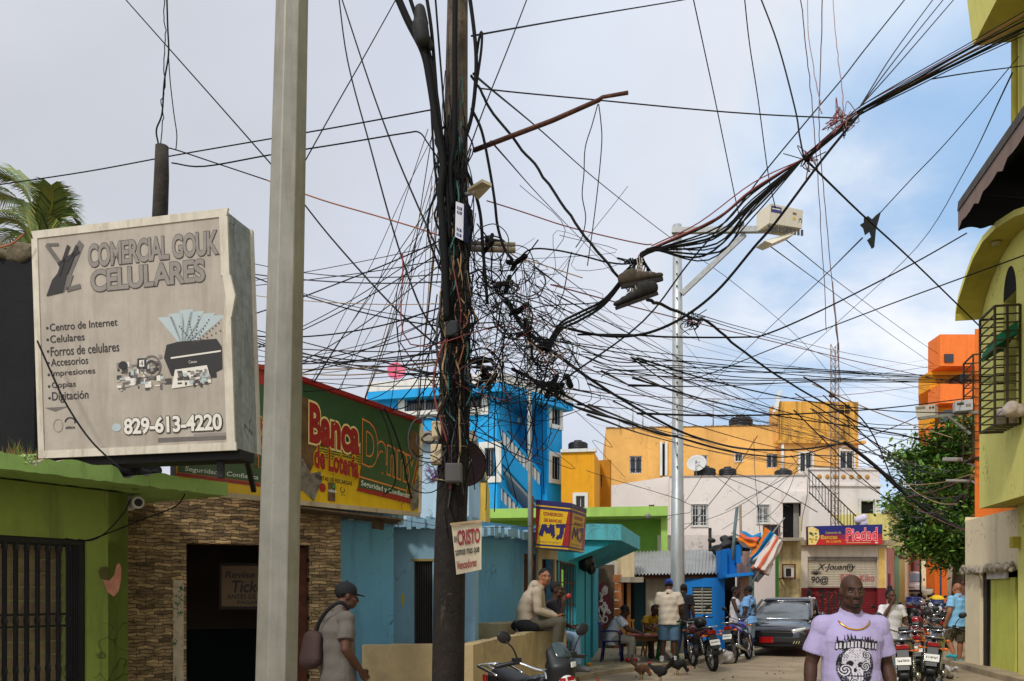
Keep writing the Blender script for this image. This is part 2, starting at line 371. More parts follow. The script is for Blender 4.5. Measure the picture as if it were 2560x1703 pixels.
# ------------------------------------------------------------------ green house on the left
GREEN = M('lime_green_wall_paint', (110, 124, 50), .85, var=.2, scale=1.6, dirt=(46, 56, 18), damt=.55, dthr=.52, peel=(148, 110, 84), pthr=.70, pscale=3.2, bump=.15)
GREENL = M('pale_green_eave_paint', (134, 164, 88), .85, var=.14, scale=3, dirt=(40, 50, 22), damt=.6, dthr=.56, peel=(120, 105, 84), pthr=.68, pscale=4, bump=.2)
gl = Line2(0, 6.75, 320, 7.75)
gh = thing('green_house', 'low lime green house with a barred window and a chipped flat roof edge', 'house', (gl.O.x, gl.O.y, 0))
O = gl.O - gl.U * 3; wh = gl.hole(-60, 216, 1346, 1900); wh = (wh[0] + 3, wh[1] + 3, .35, gl.z(216, 1350))
mb = MB(); pt = grid_wall(mb, O, gl.U, gl.L + 3, 0, 2.46, [wh], .22, N=gl.N); mb.build('wall', GREEN, gh)
mb = MB()
PINK = M('old_pink_paint_patch', (168, 112, 92), .85, var=.25, scale=14)
OLDG = M('old_brown_paint_patch', (74, 70, 30), .85, var=.3, scale=14)
def patch(lin_, pts, off=.003): return [lin_.O + lin_.U * lin_.u(x) + Vector((0, 0, lin_.z(x, y))) + lin_.N * off for x, y in pts]
mb.add(patch(gl, [(256, 1449), (272, 1452), (284, 1440), (290, 1415), (297, 1408), (303, 1418), (302, 1450), (296, 1478), (284, 1492), (268, 1480)]), [tuple(range(10))])
mb.add(patch(gl, [(245, 1428), (252, 1418), (266, 1416), (273, 1425), (270, 1443), (272, 1452), (256, 1449), (250, 1446)]), [tuple(range(8))], 1)
mb.build('peeled_patch', [PINK, OLDG], gh)
# barred window: dark frame, cream tile infill behind, iron bars in front
w = MB(); a, b, c, d = wh
for p in ((a, a + .05, c, d), (b - .05, b, c, d)): w.slab([pt(p[0], p[2], .02), pt(p[1], p[2], .02), pt(p[1], p[3], .02), pt(p[0], p[3], .02)], -gl.N * .12)
w.slab([pt(a + .05, d - .05, .02), pt(b - .05, d - .05, .02), pt(b - .05, d, .02), pt(a + .05, d, .02)], -gl.N * .12)
wo_ = w.build('window', IRON, gh)
w = MB(); CREAM = M('dirty_cream_louvre', (150, 132, 102), .7, var=.3, scale=4, dirt=(60, 46, 30), damt=.6)
z = c
while z < d - .02:
 w.slab([pt(a, z, .17), pt(b - .12, z, .17), pt(b - .12, min(z + .105, d), .145), pt(a, min(z + .105, d), .145)], -gl.N * .02); z += .115
w.build('louvre', CREAM, wo_)
w = MB()
nb = 9
for k in range(nb):
 u = a + .06 + (b - .2 - a) * k / (nb - 1)
 w.bar(pt(u, c, .04), pt(u, d, .04), .028)
 for zz in (1.93, 1.33, .93):
  w.ell(pt(u, zz, .04), (.028, .012, .05), nu=8, nv=6);
for zz in (c + .1, 1.28, 1.38, d - .06): w.bar(pt(a, zz, .05), pt(b, zz, .05), .02)
for k in range(6): w.bar(pt(b - .16 + .022 * k, c, .03), pt(b - .16 + .022 * k, d, .03), .014)
w.build('grille', IRON, wo_)
# roof slab with broken front edge
el0 = Line2(0, 6.3, 569, 8.05); n_ = 90; top, bot = [], []; rr = random.Random(3)
O2 = el0.O - el0.U * 3; LL = el0.L + 3; jag = 0
for i in range(n_ + 1):
 u = LL * i / n_; jag = jag * .6 + rr.uniform(-.012, .009)
 x_ = CX + F * (O2 + el0.U * u).x / (O2 + el0.U * u).y
 bite = -.06 if 64 < x_ < 98 else (-.075 if 300 < x_ < 325 else (-.035 if 335 < x_ < 372 else 0))
 top.append(O2 + el0.U * u + Vector((0, 0, 2.60 + jag + bite + rr.uniform(0, .01)))); bot.append(O2 + el0.U * u + Vector((0, 0, 2.475 + rr.uniform(-.006, .006))))
mb = MB(); back = -el0.N * 2.6
for i in range(n_):
 mb.add([bot[i], bot[i + 1], top[i + 1], top[i]], [(0, 1, 2, 3)])
 mb.add([top[i], top[i + 1], top[i + 1] + back, top[i] + back], [(0, 1, 2, 3)], 1)
 mb.add([bot[i], bot[i + 1], bot[i + 1] + back, bot[i] + back], [(3, 2, 1, 0)])
mb.add([bot[-1], bot[-1] + back, top[-1] + back, top[-1]], [(0, 1, 2, 3)]); mb.build('roof', [GREENL, CONC], gh)
mb = MB()
for i in range(46):
 x_ = rr.uniform(52, 100); q = el0.O + el0.U * el0.u(x_) - el0.N * rr.uniform(-.015, .1); q.z = 2.585 + rr.uniform(-.05, .03); s_ = rr.uniform(.008, .024)
 mb.box(q, (s_, s_ * .8, s_ * .7), rr.uniform(0, 3), rx=rr.uniform(0, 2))
mb.build('rubble', M('broken_green_render', (150, 178, 112), .9, var=.35, scale=20), gh)
# side and back walls so that it is a closed house
mb = MB(); e = gl.E - gl.N * .22; mb.slab([gl.E, e - gl.N * 1.6, e - gl.N * 1.6 + Vector((0, 0, 2.46)), gl.E + Vector((0, 0, 2.46))], -gl.U * .2); mb.build('side_wall', GREEN, gh)
# security camera under the eave
cm = thing('security_camera', 'white bullet security camera under the green roof edge', 'camera', gl.E)
WPL = M('white_plastic', (196, 192, 182), .45, var=.08)
c0 = P(345, 1257, 7.9); mb = MB(); mb.tube([c0 + Vector((-.1, .1, 0)), c0 + Vector((.03, -.06, -.005))], [.05, .055], 14); mb.build('camera_body', WPL, cm)
mb = MB(); mb.tube([c0 + Vector((.028, -.055, -.005)), c0 + Vector((.036, -.072, -.006))], .036, 14); mb.build('lens', IRON, cm)
mb = MB(); mb.box(c0 + Vector((-.13, .07, 0)), (.1, .1, .12), .6); mb.build('mount', WPL, cm)
# ------------------------------------------------------------------ blackened wall and things on the green roof
BLK = M('soot_blackened_concrete', (20, 20, 22), .95, var=.4, scale=1.5, dirt=(70, 62, 48), damt=.0, bump=.3)
t = thing('blackened_wall', 'soot blackened concrete wall with mossy top behind the grey shop sign', 'wall', P(-60, 1190, 8.0))
mb = MB(); a = P(-200, 1190, 8.0); b = P(86, 1150, 8.0); zt = P(0, 620, 8).z
mb.span(a.x, b.x, 8.0, 8.5, 2.5, zt); mb.build('wall', BLK, t)
mb = MB()
for i in range(420):
 x_ = rr.uniform(a.x, b.x); q = Vector((x_, rr.uniform(7.97, 8.4), zt + rr.uniform(-.10, .05))); s_ = rr.uniform(.02, .065)
 mb.ell(q, (s_, s_, s_ * rr.uniform(.3, .9)), Euler((rr.random(), rr.random(), 0)), 7, 5)
remesh(mb, .03, 1).build('mossy_cap', M('grey_brown_moss', (92, 82, 62), .95, var=.5, scale=12, bump=.5), t)
mb = MB()
for i in range(700):
 q = P(rr.uniform(-20, 92), 1140, rr.uniform(6.9, 7.9)); q.z = 2.56; h_ = rr.uniform(.06, .22) * (1 if rr.random() < .8 else 1.5); d_ = Vector((rr.uniform(-.5, .5), rr.uniform(-.5, .5), 1)) * h_; w_ = Vector((.006, .003, 0))
 mb.add([q - w_, q + w_, q + d_], [(0, 1, 2)], 0 if rr.random() < .7 else 1)
tag(mb.build('dry_grass', [M('dry_grass_blade', (128, 104, 52), .9, var=.3), M('green_grass_blade', (82, 110, 34), .9, var=.3)]), 'dry yellow grass growing along the green roof edge', 'grass', kind='stuff')
# ------------------------------------------------------------------ grey shop sign
s1 = [P(85, 586, 7.2), P(567, 529, 6.8), P(587, 1119, 6.8), P(103, 1140, 7.2)]
bk = Vector((.085, .36, 0))
sg = thing('shop_sign', 'big weathered grey box sign of a phone shop on the green roof', 'sign', (s1[3] + s1[2]) / 2)
SF = M('faded_sign_face', (160, 150, 136), .55, var=.14, scale=3, dirt=(120, 108, 92), damt=.45, dthr=.45)
SFR = M('worn_cream_sign_frame', (190, 182, 164), .5, var=.12, scale=6, dirt=(120, 96, 60), damt=.5)
SSD = M('dented_zinc_side', (140, 146, 146), .6, .15, var=.3, scale=9, dirt=(60, 60, 60), damt=.5, bump=.2)
mb = MB(); mb.slab(s1, bk); mb.build('box', SSD, sg)
pn = Panel(*s1); n_ = pn.n
INK = M('faded_dark_print', (62, 56, 52), .6, var=.15, scale=5); INK2 = M('black_print', (34, 31, 30), .6, var=.1); GRY = M('grey_print', (128, 120, 112), .6, var=.12, scale=8); GR2 = M('mid_grey_print', (96, 90, 84), .6, var=.2, scale=10); PALE = M('pale_print', (206, 200, 188), .6, var=.05); BLUP = M('faded_blue_print', (160, 172, 172), .6, var=.08)
pn.rect(0, 0, 1, 1, SF, 1)
pn.text('COMERCIAL GOUK', .29, .075, .955, .178, GRY, 3, bold=.03, outline=INK, ow=.022, spacing=.92)
pn.text('CELULARES', .30, .19, .885, .288, GRY, 3, bold=.03, outline=INK, ow=.022, spacing=.92)
# logo: a slanted phone crossed by thin strokes
pn.poly([(.245, .05), (.27, .075), (.155, .275), (.06, .285)], GR2, 2); pn.poly([(.095, .215), (.2, .12), (.15, .275), (.06, .285)], INK2, 3)
pn.line([(.07, .055), (.155, .165)], .010, GR2, 3); pn.line([(.07, .055), (.135, .06)], .006, GR2, 3); pn.line([(.2, .20), (.17, .265), (.245, .255)], .010, GR2, 3)
pn.line([(.19, .07), (.13, .20)], .008, INK2, 4); pn.line([(.235, .075), (.17, .195)], .008, INK2, 4); pn.line([(.13, .15), (.245, .10)], .008, INK2, 4)
for i, s_ in enumerate(['Centro de Internet', 'Celulares', 'Forros de celulares', 'Accesorios', 'Impresiones', 'Copias', 'Digitación']):
 v = .424 + i * .0525; wd = [.36, .185, .365, .2, .235, .13, .195][i]
 pn.ell(.058, v + .004, .007, .006, INK2, 2, 10); pn.text(s_, .072, v - .014 - (.008 if i == 6 else 0), .072 + wd, v + .02 + (.008 if s_[1] in 'opi' and i != 5 else 0), INK2, 2, bold=.008)
# printer with a fan of sheets and phones heaped beside it
for k in range(6):
 q = .62 + k * .055; pn.poly([(.76, .56), (.79, .56), (q + .09, .40 + abs(k - 2) * .012), (q + .02, .40 + abs(k - 2) * .012)], BLUP, 1.5)
 for j in range(9): f = j / 9; pn.ell(.80 + (q + .10 - .80) * f + .02, .55 - .13 * f + .02 * abs(k - 2) * f, .0035, .0035, INK, 2.2, 8)
pn.poly([(.68, .545), (.74, .535), (.93, .535), (.955, .57), (.955, .665), (.915, .68), (.70, .68), (.665, .60)], INK2, 2)
pn.poly([(.70, .60), (.95, .585), (.95, .592), (.70, .607)], PALE, 2.5); pn.text('Canon', .79, .62, .83, .632, PALE, 3)
pn.poly([(.72, .655), (.88, .645), (.90, .72), (.70, .735)], PALE, 3); pn.rect(.885, .68, .925, .70, INK2, 2); pn.rect(.665, .69, .70, .715, INK, 2)
for i in range(46):
 q = (rr.uniform(.73, .87), rr.uniform(.66, .72)); pn.rect(q[0], q[1], q[0] + rr.uniform(.008, .03), q[1] + rr.uniform(.005, .018), rr.choice([GRY, GR2, BLUP, INK]), 3.4 + i * .01)
for i in range(130):
 q = (rr.gauss(.52, .06), rr.gauss(.66, .03)); q = (min(max(q[0], .42), .64), min(max(q[1], .585), .715))
 pn.rect(q[0], q[1], q[0] + rr.uniform(.008, .035), q[1] + rr.uniform(.006, .028), rr.choice([PALE, GRY, GR2, BLUP, INK, SF]), 1.6 + i * .01)
pn.ell(.455, .62, .024, .018, INK2, 3.2); pn.rect(.53, .595, .575, .64, INK2, 3.1); pn.rect(.54, .603, .565, .632, PALE, 3.3); pn.text('4', .546, .606, .56, .629, INK2, 3.5)
pn.ring(.60, .635, .05, .05, .12, GR2, 3.2); pn.ring(.60, .635, .03, .03, .3, INK, 3.3)
pn.text('829-613-4220', .45, .852, .945, .925, PALE, 4, bold=.03, outline=INK2, ow=.035, spacing=.95); pn.ell(.41, .89, .024, .018, BLUP, 2)
pn.ring(.10, .868, .026, .03, .1, GRY, 2); pn.ring(.165, .855, .03, .022, .25, INK2, 2, a0=180, a1=380); pn.text('altice', .14, .872, .19, .885, INK2, 2, bold=.02)
pn.poly([(.03, .785), (.16, .785), (.085, .805)], GR2, 1.5); pn.rect(.62, .945, .97, .965, GR2, 1.5); pn.rect(.80, .935, .97, .948, GRY, 1.7)
pn.build('sign_face', sg)
mb = MB()
def edge(a, b, wa, wb): mb.slab([pn.pt(*a, .012), pn.pt(*b, .012), pn.pt(*wb, .012), pn.pt(*wa, .012)], pn.n * -.02)
edge((-.01, -.012), (1.01, -.012), (0, .022), (1, .022)); edge((-.01, .978), (1.01, .978), (-.01, 1.012), (1.01, 1.012))
edge((-.01, .022), (-.01, .978), (.022, .022), (.022, .978)); edge((.965, .022), (.965, .27), (1.005, .022), (1.005, .27)); edge((.965, .45), (.965, .978), (1.005, .45), (1.005, .978))
edge((.972, .27), (.985, .36), (1.01, .27), (1.03, .36)); edge((.985, .36), (.97, .45), (1.03, .36), (1.008, .45))
bkp = [p + bk for p in s1]
mb.bar(bkp[1], bkp[2], .03, .05); mb.build('frame', SFR, sg)
mb = MB()
for u in (.12, .88):
 mb = MB(); q = pn.pt(u, 1, -.15); mb.bar(q, (q.x, q.y, 2.5), .05); mb.bar(pn.pt(u, .7, -.34), (q.x, q.y + .9, 2.5), .04); mb.build('support', IRON, sg)
a, b = s1[3] + bk * .2, s1[2] + bk * .2; mb = MB(); mb.slab([a, b, b - Vector((0, 0, .08)), a - Vector((0, 0, .08))], bk * .6); mb.build('lower_channel', IRON, sg)
mb = MB()
for i in range(60): q = P(rr.uniform(60, 400), 1200, rr.uniform(7.8, 8.1)); q.z = 2.56 + rr.uniform(0, .2); mb.ell(q, (rr.uniform(.05, .13), .1, rr.uniform(.03, .08)), Euler((rr.uniform(-.5, .5), rr.uniform(-.6, .6), 0)), 8, 6)
tag(remesh(mb, .02, 1).build('rubbish_heap', M('dark_roof_rubbish', (30, 28, 27), .8, var=.6, scale=9, bump=.5)), 'dark heap of plastic sheeting and junk on the green roof under the shop sign', 'rubbish')
WOODD = M('weathered_dark_wood', (46, 40, 35), .95, var=.6, scale=5, dirt=(150, 140, 122), damt=.35, dthr=.58, bump=.6, bscale=14)
mb = MB(); mb.tube([P(398, 640, 8), P(400, 545, 8), P(404, 440, 8), P(405, 366, 8)], [.075, .072, .068, .06], 10)
tag(mb.build('wooden_post', WOODD), 'short rotten wooden post sticking up behind the grey shop sign', 'post')
# ------------------------------------------------------------------ stone-clad shop
def stone_mat():
 m = bpy.data.materials.new('stacked_stone_cladding'); m.use_nodes = True; t = m.node_tree; b = t.nodes['Principled BSDF']; b.inputs['Roughness'].default_value = .85
 tcn = t.nodes.new('ShaderNodeTexCoord'); sp = t.nodes.new('ShaderNodeSeparateXYZ'); cb = t.nodes.new('ShaderNodeCombineXYZ')
 nz = t.nodes.new('ShaderNodeTexNoise'); nz.inputs['Scale'].default_value = 9; t.links.new(tcn.outputs['Object'], nz.inputs['Vector'])
 ad = t.nodes.new('ShaderNodeMath'); ad.operation = 'MULTIPLY_ADD'; ad.inputs[1].default_value = .07
 t.links.new(nz.outputs['Fac'], ad.inputs[0]); t.links.new(tcn.outputs['Object'], sp.inputs[0]); t.links.new(sp.outputs[2], ad.inputs[2])
 t.links.new(sp.outputs[0], cb.inputs[0]); t.links.new(ad.outputs[0], cb.inputs[1])
 br = t.nodes.new('ShaderNodeTexBrick'); br.inputs['Scale'].default_value = 1; br.inputs['Brick Width'].default_value = .17; br.inputs['Row Height'].default_value = .036; br.inputs['Mortar Size'].default_value = .004; br.inputs['Mortar Smooth'].default_value = .6
 br.inputs['Color1'].default_value = lin((204, 178, 136)); br.inputs['Color2'].default_value = lin((118, 100, 76)); br.inputs['Mortar'].default_value = lin((50, 40, 28)); br.squash = .7; br.squash_frequency = 3; br.offset_frequency = 2
 t.links.new(cb.outputs[0], br.inputs['Vector'])
 n2 = t.nodes.new('ShaderNodeTexNoise'); n2.inputs['Scale'].default_value = 14; n2.inputs['Detail'].default_value = 5
 mp = t.nodes.new('ShaderNodeMapping'); mp.inputs['Scale'].default_value = (.5, 1, 1.6); t.links.new(tcn.outputs['Object'], mp.inputs[0]); t.links.new(mp.outputs[0], n2.inputs['Vector'])
 hs = t.nodes.new('ShaderNodeMix'); hs.data_type = 'RGBA'; hs.blend_type = 'MULTIPLY'; hs.inputs[0].default_value = .85
 rm = t.nodes.new('ShaderNodeValToRGB'); rm.color_ramp.elements[0].position = .35; rm.color_ramp.elements[0].color = (.28, .24, .2, 1); rm.color_ramp.elements[1].position = .65; rm.color_ramp.elements[1].color = (1.1, 1.0, .85, 1)
 t.links.new(n2.outputs['Fac'], rm.inputs[0]); t.links.new(br.outputs['Color'], hs.inputs[6]); t.links.new(rm.outputs[0], hs.inputs[7]); t.links.new(hs.outputs[2], b.inputs['Base Color'])
 bp = t.nodes.new('ShaderNodeBump'); bp.inputs['Strength'].default_value = .8; bp.inputs['Distance'].default_value = .03
 mm = t.nodes.new('ShaderNodeMath'); mm.operation = 'MULTIPLY_ADD'; mm.inputs[1].default_value = -1.0; t.links.new(br.outputs['Fac'], mm.inputs[0]); t.links.new(n2.outputs['Fac'], mm.inputs[2]); t.links.new(mm.outputs[0], bp.inputs['Height']); t.links.new(bp.outputs[0], b.inputs['Normal'])
 return m
STONE = stone_mat()
st = Line2(318, 8.75, 852, 9.62); ang = math.atan2(st.U.y, st.U.x)
sh = thing('stone_shop', 'betting shop front clad in brown stacked stone with an open dark doorway', 'shop', st.O, ang)
dh = st.hole(466, 773, 1361, 1703); dh = (dh[0], dh[1], 0, st.z(620, 1361))
mb = MB(); pt = grid_wall(mb, st.O, st.U, st.L, 0, 2.62, [dh], .25, N=st.N); mb.build('wall', STONE, sh)
mb = MB()
a, b = st.u(430), st.u(800); dp = 3.2
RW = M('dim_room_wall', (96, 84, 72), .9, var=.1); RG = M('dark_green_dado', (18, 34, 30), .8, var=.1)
i0 = lambda u, z, d: st.O + st.U * u - st.N * d + Vector((0, 0, z))
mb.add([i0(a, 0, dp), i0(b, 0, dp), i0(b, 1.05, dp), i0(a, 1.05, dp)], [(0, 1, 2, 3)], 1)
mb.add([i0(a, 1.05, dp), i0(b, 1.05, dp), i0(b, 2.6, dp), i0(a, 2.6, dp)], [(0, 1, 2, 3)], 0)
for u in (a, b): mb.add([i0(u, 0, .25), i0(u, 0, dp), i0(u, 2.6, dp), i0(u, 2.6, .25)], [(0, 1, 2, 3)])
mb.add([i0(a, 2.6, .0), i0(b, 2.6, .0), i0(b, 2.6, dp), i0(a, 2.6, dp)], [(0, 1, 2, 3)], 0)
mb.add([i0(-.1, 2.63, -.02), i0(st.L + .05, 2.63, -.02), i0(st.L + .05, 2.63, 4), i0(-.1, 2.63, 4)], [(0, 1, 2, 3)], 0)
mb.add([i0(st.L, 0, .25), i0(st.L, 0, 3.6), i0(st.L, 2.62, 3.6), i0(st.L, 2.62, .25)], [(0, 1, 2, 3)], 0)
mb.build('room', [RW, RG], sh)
mb = MB(); OLDP = M('flaking_white_jamb', (176, 160, 134), .85, var=.2, scale=8, peel=(44, 92, 72), pthr=.56, pscale=9)
jb = st.u(449); mb.slab([st.O + st.U * u + Vector((0, 0, z)) + st.N * .012 for u, z in ((st.u(433), 0), (st.u(459), 0), (st.u(459), st.z(450, 1450)), (st.u(433), st.z(450, 1450)))], -st.N * .03); mb.build('door_jamb', OLDP, sh)
mb = MB()
for k in range(9): u = st.u(742) + (st.u(770) - st.u(742)) * k / 8; mb.bar(i0(u, .02, .12), i0(u, dh[3] - .02, .12), .018)
for z in (.3, .9, 1.5): mb.bar(i0(st.u(742), z, .14), i0(st.u(770), z, .14), .014)
mb.build('gate', RUST, sh)
ts = thing('notice_board', 'hand painted ticket notice in a dark frame inside the stone shop', 'sign', i0(st.u(590), 1.5, 1.2))
ln = Line2(545, 10.1, 700, 10.3); q = lambda x, y: ln.O + ln.U * ln.u(x) + Vector((0, 0, ln.z(x, y)))
c4 = [q(548, 1408), q(690, 1408), q(690, 1524), q(548, 1524)]; mb = MB(); mb.slab(c4, -ln.N * .05); mb.build('frame', M('dark_sign_frame', (40, 30, 24), .7), ts)
pn = Panel(*[q(554, 1415), q(684, 1415), q(684, 1516), q(554, 1516)]); NB = M('brown_notice_board', (120, 96, 66), .7, var=.15)
pn.rect(0, 0, 1, 1, NB, 1); pn.text('Revise su', .06, .13, .9, .3, INK2, 2, shear=.2, bold=.02); pn.text('Ticket', .2, .36, .9, .66, INK2, 2, shear=.2, bold=.02); pn.text('ANTES DE', .1, .70, .66, .82, INK2, 2, bold=.02); pn.text('PAGAR', .3, .86, .7, .95, INK2, 2, bold=.02); pn.build('sign_face', ts)
# ------------------------------------------------------------------ lottery signs
SGRN = M('dark_green_print', (44, 76, 46), .35, var=.12, scale=4, dirt=(52, 60, 42), damt=.15, coat=.2); SYEL = M('yellow_print', (206, 166, 14), .4, var=.1, scale=4, dirt=(130, 104, 20), damt=.45, coat=.2); SRED = M('red_print', (142, 24, 28), .4, var=.12, coat=.2); SCRM = M('cream_print', (222, 200, 130), .5, var=.06); SORG = M('orange_line_print', (214, 128, 60), .5, var=.06); SWHT = M('white_print', (206, 210, 198), .5, var=.05); SBRN = M('brown_photo_print', (92, 66, 40), .5, var=.5, scale=9); SGRY = M('grey_photo_print', (112, 104, 92), .5, var=.6, scale=12); BRWN = M('brown_board_edge', (58, 42, 30), .8, var=.3)
def lotto(name, lab, c4, left):
 t = thing(name, lab, 'sign', (c4[3] + c4[2]) / 2); p = Panel(*c4)
 mb = MB(); mb.slab(c4, p.n * -.22); mb.build('box', BRWN, t)
 p.rect(0, 0, 1, 1, SYEL, 1); p.rect(0, 0, 1, .5, SGRN, 1.5)
 for k in range(5): p.rect(0, .5 + k * .022, 1, .511 + k * .022, SGRN, 1.5)
 if left:
  p.rect(0, 0, 1, .13, SRED, 2)
  p.text('Consorcio', .30, .37, .80, .49, SRED, 3, bold=.04, outline=SYEL, ow=.05); p.text('de Lotería', .34, .50, .80, .60, SRED, 3, bold=.04, outline=SYEL, ow=.05)
  p.poly([(.04, .63), (1, .60), (1, .905), (.0, .885)], SORG, 2); p.poly([(.045, .64), (1, .612), (1, .82), (.02, .805)], SGRN, 2.4); p.poly([(.01, .875), (1, .89), (1, .915), (.0, .90)], SRED, 2.7); p.poly([(.02, .80), (1, .815), (1, .886), (.01, .872)], SGRN, 2.6)
  p.text('Danny', .25, .63, .97, .80, SGRN, 3, bold=.03, outline=SORG, ow=.03); p.text('Seguridad y Confianza', .07, .825, .70, .868, SWHT, 3, bold=.01, shear=.15)
 else:
  p.poly([(0, 0), (1, 0), (1, .035), (0, .03)], SRED, 2)
  p.poly([(0, .16), (.08, .14), (.13, .30), (.15, .62), (.10, .75), (0, .72)], SBRN, 2); p.poly([(0, .68), (.05, .64), (.11, .75), (.18, .72), (.19, .80), (.13, .98), (.05, .90), (0, .92)], SGRY, 2.4)
  p.text('Banca', .095, .165, .475, .50, SRED, 4, bold=.045, outline=SCRM, ow=.04, slope=.02); p.text('de Lotería', .13, .50, .47, .70, SRED, 4, bold=.045, outline=SYEL, ow=.05, slope=.03)
  p.text('VENTAS DE RECARGAS', .14, .755, .42, .79, INK2, 3, bold=.02, slope=.01); p.ell(.195, .855, .024, .038, SRED, 3); p.rect(.235, .80, .29, .96, SBRN, 2.5); p.text('viva', .235, .855, .30, .885, SWHT, 3.2, bold=.02); p.ell(.28, .83, .014, .016, M('small_green_dot', (60, 130, 50)), 3.3); p.ring(.345, .85, .018, .026, .3, INK2, 3, a0=-30, a1=260); p.text('altice', .333, .885, .37, .90, INK2, 3)
  p.poly([(.47, .80), (.53, .19), (.60, .21), (.63, .33), (.98, .40), (.93, .87), (.93, .90), (.455, .84)], SRED, 2); p.poly([(.478, .79), (.54, .20), (.595, .22), (.622, .345), (.968, .41), (.923, .83), (.46, .805)], SGRN, 2.4)
  p.text('Danny', .50, .18, .965, .70, SGRN, 3.4, bold=.03, outline=SORG, ow=.028, slope=.12); p.poly([(.475, .70), (.94, .77), (.94, .785), (.474, .713)], SORG, 3); p.text('Seguridad y Confianza', .49, .735, .90, .80, SWHT, 4, bold=.015, slope=.055)
  p.poly([(.87, .22), (.93, .12), (.985, .16), (.99, .42), (.90, .38)], SBRN, 3); p.poly([(.93, .72), (.98, .58), (.995, .60), (.985, .93), (.93, .97), (.91, .9)], SGRY, 3.6)
 p.build('sign_face', t)
 mb = MB()
 ed = lambda a, b: mb.bar(p.pt(*a, .0), p.pt(*b, .0), .045, .05)
 ed((0, 0), (1, 0)); o = mb.build('top_edge', SRED, t)
 mb = MB(); ed((0, 1.0), (1, 1.0)); ed((1.0, .03), (1.0, .98)) if not left else None; mb.build('bottom_edge', M('dirty_white_edge', (176, 160, 130), .7, var=.2, dirt=(80, 66, 50)), t)
 return t
ca, cb_, cc, cd = P(738, 942, 8.9), P(1053, 1053, 10.22), P(1048, 1287, 10.22), P(738, 1256, 8.9)
lotto('lottery_sign', 'green and yellow lottery sign with a red top edge, right of the tall metal pole', [ca, cb_, cc, cd], False)
la = P(440, 865, 8.2); ld = P(440, 1226, 8.2)
lotto('lottery_sign', 'green and yellow lottery sign half hidden behind the grey shop sign', [la, P(726, 938, 8.86), P(726, 1254, 8.86), ld], True)
mb = MB()
for k in range(5):
 a = P(742, 1262, 8.95); b = P(1000, 1292, 10.0); off = Vector((-.09, .25, 0)) * k * .55
 mb.bar(a + off + Vector((0, 0, -.03 - .006 * (k % 2))), b + off + Vector((0, 0, -.035 - .01 * (k % 3))), .13, .02)
mb.bar(P(940, 1300, 9.9), P(940, 1322, 9.9), .09); mb.bar(P(957, 1296, 9.95), P(953, 1325, 9.95), .05)
mb.build('soffit_board', M('rotten_grey_brown_plank', (92, 76, 58), .95, var=.4, scale=7, bump=.4), sh)
# ------------------------------------------------------------------ blue houses behind the wooden pole
BL1 = M('worn_blue_wall_paint', (104, 162, 198), .85, var=.1, scale=1.2, dirt=(60, 74, 76), damt=.5, dthr=.55, peel=(136, 130, 112), pthr=.70, pscale=2.6, bump=.15)
BL2 = M('lit_blue_wall_paint', (132, 168, 188), .85, var=.1, scale=1.4, dirt=(88, 98, 98), damt=.5, dthr=.55, peel=(150, 138, 104), pthr=.73, pscale=3, bump=.15)  # paler copy of the blue; brighter light on the frontal wall put into colour
BL3 = M('pale_sky_blue_render', (168, 196, 216), .85, var=.07, scale=1.2, dirt=(120, 132, 140), damt=.4, bump=.1)
bl = Line2(846, 9.9, 984, 10.7)
bh = thing('blue_house', 'low worn blue house with a narrow barred opening, behind the wooden pole', 'house', bl.O)
mb = MB(); grid_wall(mb, bl.O, bl.U, bl.L, 0, bl.z(900, 1306), [], .2, N=bl.N); mb.build('wall', BL1, bh)
b2l = Line2(984, 11.4, 1188, 11.2); hl = b2l.hole(1034, 1081, 1403, 1612)
mb = MB(); pt = grid_wall(mb, b2l.O, b2l.U, b2l.L, 0, b2l.z(1050, 1312), [hl], .2, N=b2l.N);
e = bl.E; mb.add([e, b2l.O, b2l.O + Vector((0, 0, 2.4)), e + Vector((0, 0, 2.4))], [(0, 1, 2, 3)]); mb.build('wall', BL2, bh)
w = MB(); w.slab([pt(hl[0], hl[2], .15), pt(hl[1], hl[2], .15), pt(hl[1], hl[3], .15), pt(hl[0], hl[3], .15)], Vector((0, .02, 0))); wv = w.build('window', VOID, bh)
w = MB()
for k in range(8): u = hl[0] + (hl[1] - hl[0]) * (k + .5) / 8; w.bar(pt(u, hl[2], .05), pt(u, hl[3], .05), .018)
w.build('grille', M('dark_brown_iron', (40, 34, 30), .6, .2, var=.3), wv)
mb = MB(); mb.slab([pt(hl[0] - .03, hl[3], -.01), pt(hl[1] + .03, hl[3], -.01), pt(hl[1] + .03, hl[3] + .03, -.01), pt(hl[0] - .03, hl[3] + .03, -.01)], Vector((0, .05, 0))); mb.build('lintel', M('yellowed_lintel', (150, 130, 70), .8), bh)
mb = MB(); yb = M('yellow_paint_brush_mark', (214, 180, 40), .8); mb.add([pt(b2l.u(x), b2l.z(x, y), -.004) for x, y in ((1005, 1484), (1010, 1486), (1010, 1505), (1007, 1521), (1004, 1500))], [(0, 1, 2, 3, 4)]); mb.build('paint_mark', yb, bh)
b3l = Line2(1186, 12.6, 1392, 14.6); dh3 = b3l.hole(1310, 1343, 1385, 1620); dh3 = (dh3[0], dh3[1], 0, dh3[3]); d4 = b3l.hole(1349, 1380, 1398, 1620); d4 = (d4[0], d4[1], 0, d4[3])
mb = MB(); pt3 = grid_wall(mb, b3l.O, b3l.U, b3l.L, 0, b3l.z(1240, 1308), [dh3, d4], .2, N=b3l.N)
mb.add([b2l.E, b3l.O, b3l.O + Vector((0, 0, 2.5)), b2l.E + Vector((0, 0, 2.5))], [(0, 1, 2, 3)]); mb.build('wall', BL1, bh)
